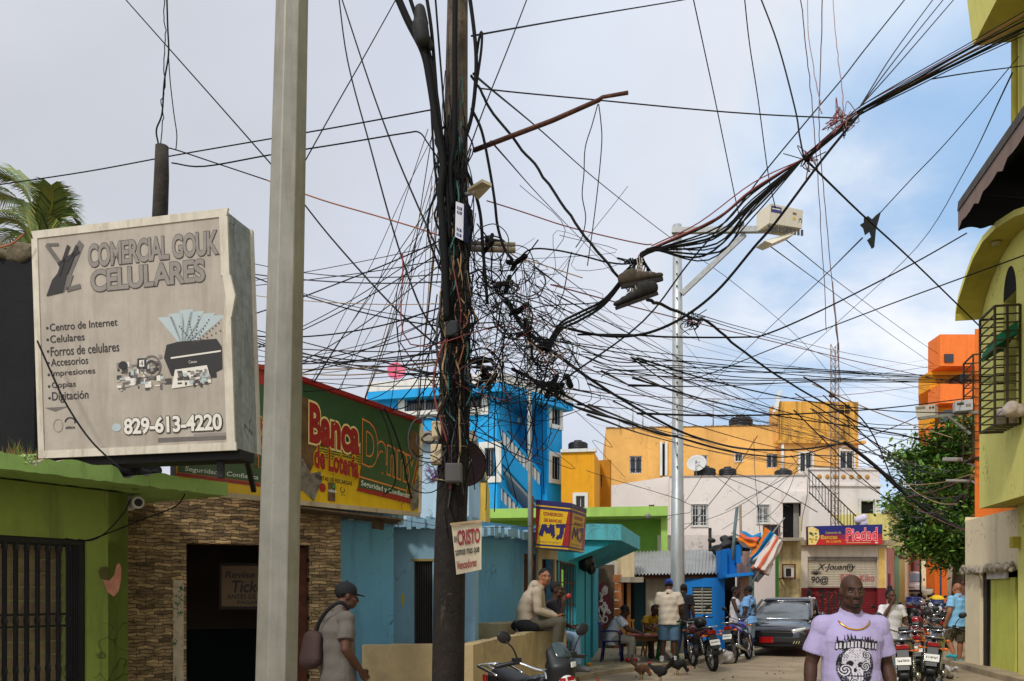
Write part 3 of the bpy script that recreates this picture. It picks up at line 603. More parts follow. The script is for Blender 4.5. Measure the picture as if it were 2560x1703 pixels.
BRD = M('brown_painted_door', (92, 56, 40), .7, var=.2, scale=4, dirt=(50, 34, 26))
mb = MB(); mb.slab([pt3(dh3[0], 0, .05), pt3(dh3[1], 0, .05), pt3(dh3[1], dh3[3], .05), pt3(dh3[0], dh3[3], .05)], b3l.N * -.04)
for k in range(3): u = dh3[0] + (dh3[1] - dh3[0]) * (k + .5) / 3; mb.bar(pt3(u, .1, .04), pt3(u, dh3[3] - .1, .04), .06, .02)
mb.build('door', BRD, bh)
mb = MB(); mb.slab([pt3(d4[0], 0, .12), pt3(d4[1], 0, .12), pt3(d4[1], d4[3], .12), pt3(d4[0], d4[3], .12)], b3l.N * -.04); mb.build('door', M('dark_wood_door', (48, 30, 22), .8, var=.3), bh)
BEI = M('beige_render', (190, 172, 136), .85, var=.12, dirt=(120, 100, 70), damt=.5)
mb = MB(); mb.slab([pt3(d4[0] - .12, 0, -.05), pt3(d4[0], 0, -.05), pt3(d4[0], d4[3] + .3, -.05), pt3(d4[0] - .12, d4[3] + .3, -.05)], b3l.N * -.04); mb.slab([pt3(d4[0], d4[3], -.05), pt3(d4[1] + .1, d4[3], -.05), pt3(d4[1] + .1, d4[3] + .3, -.05), pt3(d4[0], d4[3] + .3, -.05)], b3l.N * -.04); mb.slab([pt3(d4[1], 0, -.05), pt3(d4[1] + .1, 0, -.05), pt3(d4[1] + .1, d4[3], -.05), pt3(d4[1], d4[3], -.05)], b3l.N * -.04); mb.build('door_frame', BEI, bh)
# broken cornice along the top and flat roof
mb = MB(); rr = random.Random(8); zt = 2.42
for L_, k in ((bl, 12), (b2l, 18), (b3l, 26)):
 for i in range(k):
  a = L_.O + L_.U * (L_.L * i / k); b = L_.O + L_.U * (L_.L * (i + 1) / k); z0 = zt + rr.uniform(-.03, .01); z1 = zt + .13 + rr.uniform(-.03, .03); o_ = L_.N * rr.uniform(.16, .24)
  mb.hexa([a + o_ + Vector((0, 0, z0)), b + o_ + Vector((0, 0, z0)), b - L_.N * .3 + Vector((0, 0, z0)), a - L_.N * .3 + Vector((0, 0, z0)), a + o_ + Vector((0, 0, z1)), b + o_ + Vector((0, 0, z1)), b - L_.N * .3 + Vector((0, 0, z1)), a - L_.N * .3 + Vector((0, 0, z1))])
mb.build('cornice', BL2, bh)
mb = MB(); q = [bl.O, bl.E, b2l.O, b2l.E, b3l.O, b3l.E, Vector((-1.2, 16, 0)), Vector((-3.2, 12, 0))]
mb.add([Vector((p.x, p.y, 2.47)) for p in q], [tuple(range(8))]); mb.add([Vector((p.x, p.y, 0)) for p in q] , [])
mb.build('roof', CONC, bh)
# taller pale blue house behind
up = thing('pale_blue_house', 'pale sky blue house wall with faint purple graffiti behind the wooden pole', 'house', P(1000, 1640, 14.5))
a = P(880, 1106, 14.0); b = P(1172, 1106, 14.0); mb = MB(); mb.span(a.x, b.x, 14.0, 19, 0, a.z); mb.build('wall', BL3, up)
mb = MB(); mb.span(a.x, b.x + .12, 13.85, 19.1, a.z, a.z + .16); mb.build('cornice', CONC, up)
pn = Panel(P(1058, 1150, 13.99), P(1110, 1150, 13.99), P(1110, 1215, 13.99), P(1058, 1215, 13.99)); PUR = M('purple_spray_paint', (120, 84, 130), .8)
for k in range(9):
 pn.line([(rr.uniform(0, .3), .1 + k * .08), (rr.uniform(.3, .6), rr.uniform(.2, .9)), (rr.uniform(.6, 1), .15 + k * .07), (rr.uniform(.2, .9), rr.uniform(.1, 1))], .012, PUR, 1)
pn.build('graffiti', up)
yh = thing('yellow_house', 'sliver of a yellow house with a red shutter right of the wooden pole', 'house', P(1190, 1600, 20))
a = P(1120, 1180, 20); b = P(1214, 1180, 20); mb = MB(); mb.span(a.x, b.x, 20, 24, 0, a.z); mb.build('wall', M('pale_yellow_wall', (206, 170, 66), .85, var=.12, dirt=(140, 110, 50), damt=.5), yh)
mb = MB(); mb.box(P(1187, 1232, 19.98), (.2, .05, .6)); mb.build('shutter', M('dull_red_shutter', (132, 48, 40), .7), yh)
# low concrete wall round the corner yard
WLL = M('stained_sandy_concrete', (176, 156, 116), .9, var=.18, scale=1.6, dirt=(84, 74, 54), damt=.6, dthr=.5, streak=False, bump=.3, bscale=18)
lw = thing('low_wall', 'low sandy concrete yard wall that the man in the hoodie sits on', 'wall', P(1180, 1700, 8.9))
pts = [P(905, 1612, 8.9), P(1183, 1612, 8.9), P(1345, 1577, 12.1), P(1416, 1574, 12.4)]; mb = MB(); T_ = .16
for a, b in zip(pts, pts[1:]):
 d_ = (b - a); d_.z = 0; nn = Vector((d_.y, -d_.x, 0)).normalized() * -T_
 a = Vector((a.x, a.y, 1.02)); b = Vector((b.x, b.y, 1.02)); k = max(1, int(d_.length / .25))
 for i in range(k):
  p, q = a.lerp(b, i / k), a.lerp(b, (i + 1) / k); j = rr.uniform(-.008, .008)
  mb.hexa([Vector((p.x, p.y, 0)), Vector((q.x, q.y, 0)), Vector((q.x, q.y, 0)) + nn, Vector((p.x, p.y, 0)) + nn, p + Vector((0, 0, j)), q + Vector((0, 0, j)), q + nn + Vector((0, 0, j)), p + nn + Vector((0, 0, j))])
mb.build('wall', WLL, lw)
mb = MB(); a, b = b3l.O + b3l.N * .5, b3l.O + b3l.U * b3l.u(1300) + b3l.N * .5; mb.hexa([a, b, b - b3l.N * .5, a - b3l.N * .5] + [p + Vector((0, 0, 1.12)) for p in (a, b, b - b3l.N * .5, a - b3l.N * .5)])
tag(mb.build('concrete_bench', WLL), 'sandy concrete plinth along the foot of the blue wall', 'plinth')
# ------------------------------------------------------------------ houses across the square
def up3(p, z): return Vector((p.x, p.y, z))
def shell(L_, mb, z0, z1, depth, t=.25, mi=0, u0=0, u1=None):
 """sides, back and roof behind a front wall"""
 a = L_.O + L_.U * u0; b = L_.O + L_.U * (L_.L if u1 is None else u1); n = -L_.N
 q = [a + n * t, b + n * t, b + n * depth, a + n * depth]
 mb.add([up3(p, z0) for p in q] + [up3(p, z1) for p in q], [(1, 2, 6, 5), (2, 3, 7, 6), (3, 0, 4, 7)], mi)
 mb.add([up3(p, z1 - .12) for p in q], [(0, 1, 2, 3)], mi)
def fac(L_, z0, z1, holes, t=.25):
 mb = MB(); pt = grid_wall(mb, L_.O, L_.U, L_.L, z0, z1, holes, t, N=L_.N); return mb, pt
def tank(name, lab, c, r, h, grp=None, col=None):
 t = thing(name, lab, 'water tank', c, 0, grp); m = col or M('black_tank_plastic', (26, 27, 30), .5, var=.15)
 pr = [(0, 0), (r, 0)]
 for k in range(5): z = h * .72 * k / 5; pr += [(r, z + .01), (r, z + h * .10), (r * .97, z + h * .115), (r * .97, z + h * .135)]
 pr += [(r, h * .73), (r * .8, h * .84), (r * .42, h * .90)]
 MB().lathe(pr, (0, 0, 0), 24).build('tank_body', m, t, False)
 MB().lathe([(r * .42, h * .88), (r * .42, h), (0, h)], (0, 0, 0), 18).build('lid', m, t, False); return t
def dish(name, lab, c, r, aim, m, grp=None, post=.5):
 t = thing(name, lab, 'satellite dish', c, 0, grp); E = Vector(aim).normalized().to_track_quat('Z', 'Y').to_matrix()
 pr = [(r * k / 6, .28 * r * (k / 6) ** 2) for k in range(7)]; mb = MB(); mb.lathe(pr + [(r * k / 6, .28 * r * (k / 6) ** 2 - .02) for k in range(6, -1, -1)], (0, 0, post), 28, E=E); mb.build('reflector', m, t, False)
 mb = MB(); o = Vector((0, 0, post)); f = o + E @ Vector((0, 0, r * .8)); mb.tube([o + E @ Vector((0, -r, .28 * r)), f], .02); mb.tube([f, f + E @ Vector((0, 0, -.12))], .04, 8); mb.build('feed_arm', STEEL, t, False)
 mb = MB(); mb.tube([(0, .05, -.02), (0, .05, post)], .03); mb.build('mast', STEEL, t, False); return t
# --- tall bright blue house with outside stairs
CY = M('bright_cyan_wall_paint', (6, 150, 212), .7, var=.07, scale=.6, dirt=(0, 70, 110), damt=.35); CYD = M('shaded_cyan_wall_paint', (2, 134, 196), .7, var=.07)  # stairwell copy of the cyan darkened; recess shade put into its colour
cl, cr_ = Line2(945, 41.5, 1243, 40), Line2(1243, 40, 1405, 43.6)
th = thing('tall_blue_house', 'tall bright cyan house with white trimmed windows and outside stairs with white balusters', 'house', cr_.O)
z1 = 10.95
hs = [cl.hole(1012, 1205, 976, 1026), cl.hole(1212, 1239, 1120, 1192)]; mb, pt = fac(cl, .3, z1, hs); shell(cl, mb, .3, z1, 9); mb.build('wall', CY, th)
window(th, pt, *hs[0], trim=.32, mull=3, bars=14, depth=.2); window(th, pt, *hs[1], trim=.28, bars=5)
wr = [cr_.hole(1379, 1399, 1001, 1062), cr_.hole(1379, 1399, 1142, 1199)]
rec = (cr_.u(1250), cr_.u(1368), .5, cr_.z(1300, 985)); mb, pt = fac(cr_, .3, z1, [rec] + wr); mb.build('wall', CY, th)
for h in wr: window(th, pt, *h, trim=.22, bars=5, hb=0)
mb = MB(); rp = lambda u, z, d: cr_.O + cr_.U * u - cr_.N * d + Vector((0, 0, z)); dpt = 1.9
Lr = Line2.__new__(Line2); Lr.O = cr_.O - cr_.N * dpt; Lr.U = cr_.U; Lr.N = cr_.N; Lr.L = cr_.L
hr = [(Lr.u(1291), Lr.u(1312), Lr.z(1300, 1047), Lr.z(1300, 1000)), (Lr.u(1330), Lr.u(1358), Lr.z(1340, 1190), Lr.z(1340, 1136)), (Lr.u(1220), Lr.u(1248), Lr.z(1230, 1260), Lr.z(1230, 1180))]
ptr = grid_wall(mb, Lr.O, Lr.U, cr_.L, .3, z1, hr[:2], .2, N=Lr.N)
for u in (rec[0], rec[1]): mb.add([rp(u, .3, .25), rp(u, .3, dpt), rp(u, z1, dpt), rp(u, z1, .25)], [(0, 1, 2, 3)])
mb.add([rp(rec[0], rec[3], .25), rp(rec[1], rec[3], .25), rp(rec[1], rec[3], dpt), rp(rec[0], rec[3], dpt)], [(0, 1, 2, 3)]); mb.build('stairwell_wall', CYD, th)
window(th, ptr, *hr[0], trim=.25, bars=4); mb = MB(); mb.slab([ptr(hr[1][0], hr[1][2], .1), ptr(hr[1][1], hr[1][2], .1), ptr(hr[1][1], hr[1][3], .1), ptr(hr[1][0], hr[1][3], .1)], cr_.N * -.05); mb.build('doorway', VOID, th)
def flight(x0, y0, x1, y1, nb_):
 u0, u1 = cr_.u(x0), cr_.u(x1); za, zb = cr_.z(x0, y0), cr_.z(x1, y1); s_ = lambda f, dz, d: rp(u0 + (u1 - u0) * f, za + (zb - za) * f + dz, d)
 mb = MB(); mb.hexa([s_(0, -.16, .30), s_(1, -.16, .30), s_(1, -.16, .48), s_(0, -.16, .48), s_(0, .03, .30), s_(1, .03, .30), s_(1, .03, .48), s_(0, .03, .48)]); mb.build('handrail', CY, th)
 mb = MB(); mb.hexa([s_(0, -1.75, .30), s_(1, -1.75, .30), s_(1, -1.75, .46), s_(0, -1.75, .46), s_(0, -.78, .30), s_(1, -.78, .30), s_(1, -.78, .46), s_(0, -.78, .46)]); mb.build('stringer', CY, th)
 mb = MB(); mb.hexa([s_(0, -1.9, .46), s_(1, -1.9, .46), s_(1, -1.9, 1.7), s_(0, -1.9, 1.7), s_(0, -1.5, .46), s_(1, -1.5, .46), s_(1, -1.5, 1.7), s_(0, -1.5, 1.7)]); mb.build('stair_slab', M('pale_grey_soffit', (176, 182, 186), .8, var=.08), th)
 for k in range(nb_):
  f = (k + .5) / nb_; p = s_(f, 0, .38); w_ = .085
  mb = MB(); mb.hexa([s_(f, -.80, .33) - cr_.U * w_, s_(f, -.80, .33) + cr_.U * w_, s_(f, -.80, .43) + cr_.U * w_, s_(f, -.80, .43) - cr_.U * w_, s_(f, -.12, .33) - cr_.U * w_, s_(f, -.12, .33) + cr_.U * w_, s_(f, -.12, .43) + cr_.U * w_, s_(f, -.12, .43) - cr_.U * w_]); mb.build('baluster', WHITE, th)
flight(1249, 1043, 1364, 1176, 12); flight(1249, 1190, 1364, 1323, 11)
mb = MB(); cor = [cl.O + (cl.N - cl.U) * .4, cl.E + (cl.N + cr_.N) * .45, cr_.E + (cr_.N + cr_.U) * .4]
for a, b in zip(cor, cor[1:]):
 n = Vector(((b - a).y, -(b - a).x, 0)).normalized(); mb.slab([up3(a, z1 + .35), up3(b, z1 + .35), up3(b, z1 + .82), up3(a, z1 + .82)], -n * .3)
mb.build('parapet', WHITE, th)
mb = MB(); inn = [p for p in (cl.O - cl.N * 8, cr_.E - cr_.N * 8)]; mb.add([up3(p, z1 + .34) for p in (cor[0], cor[1], cor[2], inn[1], inn[0])] + [up3(p, z1 - .05) for p in (cor[0], cor[1], cor[2], inn[1], inn[0])], [(0, 1, 2, 3, 4), (9, 8, 7, 6, 5), (0, 5, 6, 1), (1, 6, 7, 2), (2, 7, 8, 3), (3, 8, 9, 4), (4, 9, 5, 0)]); mb.build('roof', CY, th)
mb = MB(); mb.slab([rp(cr_.u(1245), .0, 0), rp(cr_.u(1246), 0, 0), rp(cr_.u(1246), 9, 0), rp(cr_.u(1245), 9, 0)], cr_.N * .1)
mb = MB(); q = [cl.O + cl.U * cl.u(x) + cl.N * .25 for x in (962, 1200)]; mb.slab([up3(q[0], cl.z(1080, 1038)), up3(q[1], cl.z(1080, 1038)), up3(q[1], cl.z(1080, 1028)), up3(q[0], cl.z(1080, 1028))], -cl.N * .3); mb.build('white_band', WHITE, th)
PINKD = M('pink_dish_paint', (214, 92, 122), .5, var=.06)
dish('satellite_dish', 'pink satellite dish on the roof edge of the tall blue house', P(990, 958, 42.0), .43 * 1.05, (.15, -1, .25), PINKD, post=.55)
tank('water_tank', 'dark water tank with ribbed sides on the left part of the tall blue roof', up3(P(1062, 950, 44), z1 + .34), .75, 1.25)
tank('water_tank', 'black water tank on the tall blue roof half hidden by cable tangle', up3(P(1335, 940, 45), z1 + .34), .95, 1.3)
# --- small yellow house with tank
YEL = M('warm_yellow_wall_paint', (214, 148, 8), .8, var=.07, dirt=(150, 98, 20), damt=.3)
yl = Line2(1403, 42.5, 1486, 42.2); hy = [yl.hole(1440, 1462, 1240, 1278)]
t = thing('yellow_house', 'small bright yellow house with a white parapet beside the tall blue house', 'house', yl.O)
zt = yl.z(1440, 1131); mb, pt = fac(yl, .3, zt, hy); shell(yl, mb, .3, zt, 5); mb.build('wall', YEL, t); window(t, pt, *hy[0], trim=.16, bars=4)
mb = MB(); mb.slab([pt(-.02, zt, -.12), pt(yl.L + .1, zt, -.12), pt(yl.L + .1, zt + .16, -.12), pt(-.02, zt + .16, -.12)], yl.N * -.4); mb.build('parapet', WHITE, t)
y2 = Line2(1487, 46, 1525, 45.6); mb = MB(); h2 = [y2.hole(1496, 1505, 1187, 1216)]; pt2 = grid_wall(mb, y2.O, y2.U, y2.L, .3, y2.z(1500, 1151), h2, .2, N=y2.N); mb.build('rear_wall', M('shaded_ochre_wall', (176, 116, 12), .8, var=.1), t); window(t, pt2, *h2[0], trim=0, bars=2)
tank('water_tank', 'black water tank with a domed lid on the small yellow house', up3(P(1445, 1122, 43.5), zt + .16), .5, .62)
# --- long orange house
ORA = M('weathered_orange_wall_paint', (212, 160, 86), .85, var=.16, scale=.5, dirt=(132, 84, 34), damt=.45, dthr=.53, peel=(150, 134, 100), pthr=.685, pscale=1.3, bump=.1)
ORS = M('mould_streaked_orange_wall', (210, 156, 66), .85, var=.14, scale=1, dirt=(48, 38, 24), damt=.9, dthr=.47, bump=.1)
ol = Line2(1515, 58.5, 1955, 57.5)
t = thing('orange_house', 'long weathered orange house with a mould streaked tower behind the white building', 'house', ol.O)
hs = [ol.hole(1574, 1605, 1140, 1184), ol.hole(1735, 1769, 1138, 1184), ol.hole(1838, 1855, 1135, 1154), ol.hole(1916, 1946, 1135, 1170)]
zt = ol.z(1700, 1069); mb, pt = fac(ol, .8, zt, hs); shell(ol, mb, .8, zt, 9); mb.build('wall', ORA, t)
for i, h in enumerate(hs): window(t, pt, *h, trim=.0 if i != 2 else .05, bars=5, hb=2 if i == 0 else 0, rail=.07)
mb = MB(); rr = random.Random(5)
for k in range(60): u = ol.L * k / 60; mb.slab([pt(u, zt, -.03), pt(u + ol.L / 60, zt, -.03), pt(u + ol.L / 60, zt + rr.uniform(.05, .12), -.03), pt(u, zt + rr.uniform(.05, .12), -.03)], ol.N * -.3)
mb.build('parapet', M('mouldy_parapet_edge', (120, 92, 52), .9, var=.5, scale=8), t)
for x in (1652, 1665):
 mb = MB(); u = ol.u(x); mb.bar(pt(u, ol.z(x, 1190), -.1), pt(u, ol.z(x, 1105), -.1), .16); mb.build('drain_pipe', WHITE, t)
mb = MB(); mb.slab([pt(ol.u(1655), ol.z(1660, 1190), -.02), pt(ol.u(1662), ol.z(1660, 1190), -.02), pt(ol.u(1662), ol.z(1660, 1110), -.02), pt(ol.u(1655), ol.z(1660, 1110), -.02)], ol.N * -.03); mb.build('slit_window', VOID, t)
tl = Line2(1950, 57.0, 2146, 57.2); zt2 = tl.z(2050, 1004); hs = [tl.hole(2000, 2030, 1134, 1180), tl.hole(2100, 2134, 1128, 1174)]
mb, pt = fac(tl, .8, tl.z(2050, 1110), hs); shell(tl, mb, .8, zt2, 2.2); mb.build('wall', ORA, t)
for h in hs: window(t, pt, *h, trim=.12, bars=4, rail=.08)
mb = MB(); a0 = hs[1]; uc = (a0[0] + a0[1]) / 2;
for k in range(8):
 A, B = R(180 * k / 8), R(180 * (k + 1) / 8); rw = (a0[1] - a0[0]) / 2
 f = lambda an, s_: pt(uc + rw * s_ * math.cos(an), a0[3] + .15 * s_ * 2 * math.sin(an) + .02, -.06)
 mb.slab([f(A, .9), f(B, .9), f(B, 1.25), f(A, 1.25)], tl.N * -.05)
mb.build('window_arch', WHITE, t)
mb, pt = fac(tl, tl.z(2050, 1103), zt2, []); mb.build('tower_wall', ORS, t)
mb = MB(); mb.slab([pt(-.3, tl.z(2050, 1110), -.28), pt(tl.L + .4, tl.z(2050, 1110), -.28), pt(tl.L + .4, tl.z(2050, 1103), -.28), pt(-.3, tl.z(2050, 1103), -.28)], tl.N * -.6); mb.build('ledge', ORS, t)
mb = MB()
for k in range(4):
 for j in range(2): z = tl.z(2110, 1014 + 6 * k); mb.slab([pt(tl.u(2098 + 14 * j), z - .06, -.012), pt(tl.u(2110 + 14 * j), z - .06, -.012), pt(tl.u(2110 + 14 * j), z + .05, -.012), pt(tl.u(2098 + 14 * j), z + .05, -.012)], tl.N * -.02)
mb.build('vent', VOID, t)
mb = MB(); mb.tube([pt(tl.u(1955), tl.z(1955, 1180), -.1), pt(tl.u(1955), tl.z(1955, 1106), -.1)], .11); mb.build('drain_pipe', WHITE, t)
tank('water_tank', 'large black water tank on the orange roof', up3(P(1852, 1067, 59.5), zt - .12), .82, 1.25)
for x, h_ in ((1582, 1.6), (1548, 1.0), (1607, 1.1), (1783, 2.0)):
 q = P(x, 1070, 58.2); mb = MB(); mb.tube([(q.x, q.y, zt - .1), (q.x, q.y, zt + h_)], .045, 5)
 if x == 1783:
  for k in range(3): mb.bar((q.x - .5 + .1 * k, q.y, zt + h_ - .02 - .16 * k), (q.x + .5 - .1 * k, q.y, zt + h_ - .02 - .16 * k), .04)
 tag(mb.build('roof_aerial' if x == 1783 else 'roof_pipe', STEEL if x != 1548 else M('pale_plastic_pipe', (190, 170, 130), .6)), {1582: 'tall thin grey pipe on the left part of the orange roof', 1548: 'short pale pipe near the left end of the orange roof', 1607: 'short grey pipe right of the tall one on the orange roof', 1783: 'TV aerial with cross rods on the orange roof'}[x], 'aerial' if x == 1783 else 'pipe')
q = P(1945, 1012, 56.8); mb = MB(); mb.slab([q + Vector((-.35, 0, -.55)), q + Vector((.0, 0, -.3)), q + Vector((.25, 0, 1.0)), q + Vector((-.0, 0, .9))], (0, .12, 0)); tag(mb.build('sector_antenna', WHITE), 'leaning white sector antenna at the left corner of the orange tower', 'antenna')
# --- white building with an outside stair
WHB = M('chalky_white_wall', (214, 206, 200), .85, var=.05, scale=.7, dirt=(140, 128, 118), damt=.4, dthr=.56, bump=.08)
w0 = Line2(1523, 50, 1674, 49); w1 = Line2(1674, 48.5, 2024, 48); w2 = Line2(2022, 47.6, 2200, 47.8)
t = thing('white_building', 'chalky white building with barred windows, a dark doorway and a railed outside stair', 'building', w1.O)
hs = [w0.hole(1576, 1590, 1270, 1300), w0.hole(1622, 1636, 1262, 1292)]
mb, pt = fac(w0, .6, w0.z(1600, 1212), hs);
a, b = pt(0, w0.z(1600, 1212)), pt(w0.L, w0.z(1670, 1191)); mb.add([a, up3(b, a.z), b], [(0, 1, 2)]); mb.add([a - w0.N * .25, up3(b, a.z) - w0.N * .25, b - w0.N * .25], [(2, 1, 0)]); shell(w0, mb, .6, w0.z(1600, 1212), 8); mb.build('side_wing_wall', WHB, t)
for h in hs: window(t, pt, *h, trim=0, bars=3)
dr = w1.hole(1957, 2003, 1258, 1345); hs = [w1.hole(1728, 1769, 1261, 1316), w1.hole(1892, 1923, 1262, 1309), w1.hole(1910, 1947, 1314, 1345), dr]
zt = w1.z(1800, 1192); mb, pt = fac(w1, .6, zt, hs); shell(w1, mb, .6, zt, 8.5); mb.build('wall', WHB, t)
for h in hs[:2]: window(t, pt, *h, trim=.04, bars=6, hb=3, rail=.08, barm=WHITE)
window(t, pt, *hs[2], trim=.06, frame=M('brown_window_frame', (92, 66, 52), .7), bars=4, mull=2)
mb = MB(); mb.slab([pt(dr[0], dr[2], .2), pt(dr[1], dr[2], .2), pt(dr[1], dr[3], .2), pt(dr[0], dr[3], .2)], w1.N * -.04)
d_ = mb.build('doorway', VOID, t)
mb = MB(); q = dr[0] + .25
for k in range(7): mb.bar(pt(dr[0] + .08 + .07 * k, dr[2], .1), pt(dr[0] + .08 + .07 * k, dr[3], .1), .02)
mb.build('gate', IRON, d_); mb = MB(); mb.slab([pt(dr[1] - .4, dr[2], .12), pt(dr[1] - .1, dr[2], .12), pt(dr[1] - .1, dr[3], .12), pt(dr[1] - .4, dr[3], .12)], w1.N * -.03); mb.build('curtain', M('grey_curtain', (120, 116, 112), .9, var=.2), d_)
mb = MB(); mb.slab([pt(dr[0] - .06, dr[3], -.35), pt(dr[1] + .5, dr[3], -.35), pt(dr[1] + .5, dr[3] + .62, -.35), pt(dr[0] - .06, dr[3] + .62, -.35)], w1.N * -.37); mb.build('door_canopy', WHB, t)
mb = MB(); mb.slab([pt(0, zt, -.05), pt(w1.L, zt, -.05), pt(w1.L, zt + .07, -.05), pt(0, zt + .07, -.05)], w1.N * -.3); mb.build('parapet_edge', M('dirty_parapet_cap', (150, 142, 134), .9, var=.3, scale=6), t)
hs = [w2.hole(2152, 2187, 1252, 1310)]; zt2 = w2.z(2100, 1175); mb, pt = fac(w2, .6, zt2, hs); shell(w2, mb, .6, zt2, 7.5); mb.build('right_wall', WHB, t)
window(t, pt, *hs[0], trim=.14, pane=VOID, bars=0, mull=0)
mb = MB(); mb.slab([pt(0, w2.z(2100, 1216), -.1), pt(w2.L + .1, w2.z(2100, 1216), -.1), pt(w2.L + .1, w2.z(2100, 1211), -.1), pt(0, w2.z(2100, 1211), -.1)], w2.N * -.12); mb.build('cornice', WHB, t); mb = MB(); mb.slab([pt(-.02, zt2, -.08), pt(w2.L + .1, zt2, -.08), pt(w2.L + .1, zt2 + .1, -.08), pt(-.02, zt2 + .1, -.08)], w2.N * -.4); mb.build('cornice', WHB, t)
mb = MB(); OCH = M('ochre_flower_relief', (176, 130, 60), .8)
for k in range(7):
 c = pt(w2.u(2048 + 20 * k), w2.z(2100, 1192), -.03); mb.ell(c, (.13, .05, .13), nu=10, nv=6)
mb.build('relief', OCH, t)
# stair: white cheek wall and iron railing in front of the right wing
sl_ = Line2(2022, 45.5, 2160, 45.5); s_ = lambda x, y: up3(sl_.O + sl_.U * sl_.u(x), sl_.z(x, y))
mb = MB(); q = [s_(2022, 1236), s_(2160, 1368), s_(2160, 1480), s_(2022, 1480)]; mb.slab(q, (0, 1.2, 0)); mb.build('stair_wall', WHB, t)
for i, (a, b) in enumerate((((2022, 1176), (2158, 1308)), ((2022, 1230), (2158, 1362)))):
 mb = MB(); mb.bar(s_(*a), s_(*b), .05); mb.build('handrail', IRON, t)
for k in range(18):
 x = 2024 + 133 * k / 17; mb = MB(); mb.bar(s_(x, 1178 + 132 * k / 17), s_(x, 1236 + 132 * k / 17), .028); mb.build('baluster', IRON, t)
zr = zt - .12
for x, r_, h_, l in ((1762, .62, .75, 'left one of three low black water tanks on the white roof, beside the dish'), (1819, .5, .72, 'middle one of three low black water tanks on the white roof'), (1958, .5, .62, 'right one of three low black water tanks on the white roof, near the stair')):
 tank('water_tank', l, up3(P(x, 1190, 49.3), zt - .02), r_, h_)
t_ = dish('satellite_dish', 'pale grey satellite dish with a dark mark on the white roof', up3(P(1742, 1185, 48.9), zt), .56, (-.35, -1, .55), M('pale_dish_paint', (186, 184, 180), .5, var=.06), post=.78)
pn = Panel(Vector((-.22, -.17, .93)), Vector((.22, -.2, .93)), Vector((.2, -.25, .78)), Vector((-.2, -.22, .78))); pn.text('SKY', .1, .1, .9, .9, M('blue_logo_print', (40, 50, 110), .6), 1, bold=.04, shear=.2); pn.mb.build('logo', pn.mats, t_, False)
# --- lime green house with slab
LIM = M('lime_render', (150, 190, 92), .85, var=.08, scale=1, dirt=(96, 120, 60), damt=.35); LIM2 = M('green_render', (112, 160, 66), .85, var=.1)
ll = Line2(1205, 29, 1668, 28); zs = ll.z(1500, 1277)
t = thing('lime_house', 'low lime green house with a flat roof slab behind the turquoise kiosk', 'house', ll.O)
mb = MB(); q = [ll.O + ll.N * 1.2, ll.E + ll.N * 1.2, ll.E - ll.N * 6, ll.O - ll.N * 6]; mb.hexa([up3(p, zs - .30) for p in q] + [up3(p, zs) for p in q]); mb.build('roof', LIM, t)
mb, pt = fac(ll, 0, zs - .30, []); shell(ll, mb, 0, zs - .3, 6); mb.build('wall', LIM2, t)
mb = MB(); mb.slab([pt(ll.u(1652), 0, -.8), pt(ll.u(1668), 0, -.8), pt(ll.u(1668), zs - .3, -.8), pt(ll.u(1652), zs - .3, -.8)], -ll.N * .5); mb.build('pier', LIM, t)
mb = MB(); c = P(1620, 1290, 26.6); mb.ell(c, .09, nu=12, nv=8); mb.tube([c, c + Vector((0, .25, 0))], .03); tag(mb.build('wall_lamp', M('dull_lamp_globe', (120, 120, 110), .3)), 'round grey lamp on the edge of the lime green roof slab', 'lamp')
pw = thing('pale_wall', 'tall pale unpainted wall between the lime house and the steel pole', 'wall', P(1700, 1560, 28.5))
mb = MB(); a, b = P(1652, 1310, 27.4), P(1950, 1310, 27.4); mb.span(a.x, b.x, 27.9, 28.4, 0, P(0, 1338, 27.9).z); mb.build('wall', WHB, pw)
# --- turquoise kiosk
TUR = M('turquoise_paint', (40, 152, 172), .75, var=.09, scale=1.2, dirt=(30, 84, 96), damt=.4, peel=(140, 150, 140), pthr=.72, bump=.12); TUL = M('lit_turquoise_edge_paint', (92, 182, 196), .8, var=.1, scale=2, dirt=(60, 90, 88), damt=.5, peel=(160, 140, 110), pthr=.68, pscale=4)  # canopy gets a paler copy; light on its fascia put into the colour
kl = Line2(1386, 14.6, 1474, 17.9)
t = thing('turquoise_kiosk', 'turquoise corner kiosk with a thick flat canopy and an iron grille', 'kiosk', kl.E)
zc = 2.60
dk = kl.hole(1400, 1440, 1415, 1700); mb, pt = fac(kl, 0, zc, [(dk[0], dk[1], 0, 2.1)]); e = kl.E
kr = Line2(1474, 17.9, 1496, 22.5); grid_wall(mb, kr.O, kr.U, kr.L, 0, zc, [(.5, 1.5, 0, 2.0)], .2, N=kr.N)
q = [kl.O - kl.N * .25, kl.E, kr.E, Vector((.7, 22.5, 0)), Vector((.55, 16, 0))]; mb.add([up3(p, zc) for p in q], [tuple(range(5))]); mb.build('wall', TUR, t)
mb = MB(); mb.slab([pt(dk[0], 0, .8), pt(dk[1] + .5, 0, .8), pt(dk[1] + .5, 2.2, .8), pt(dk[0], 2.2, .8)], -kl.N * .05); mb.slab([kr.O + kr.U * .4 - kr.N * .5 + Vector((0, 0, z)) + kr.U * u for u, z in ((0, 0), (1.3, 0), (1.3, 2), (0, 2))], -kr.N * .05); mb.build('interior', VOID, t)
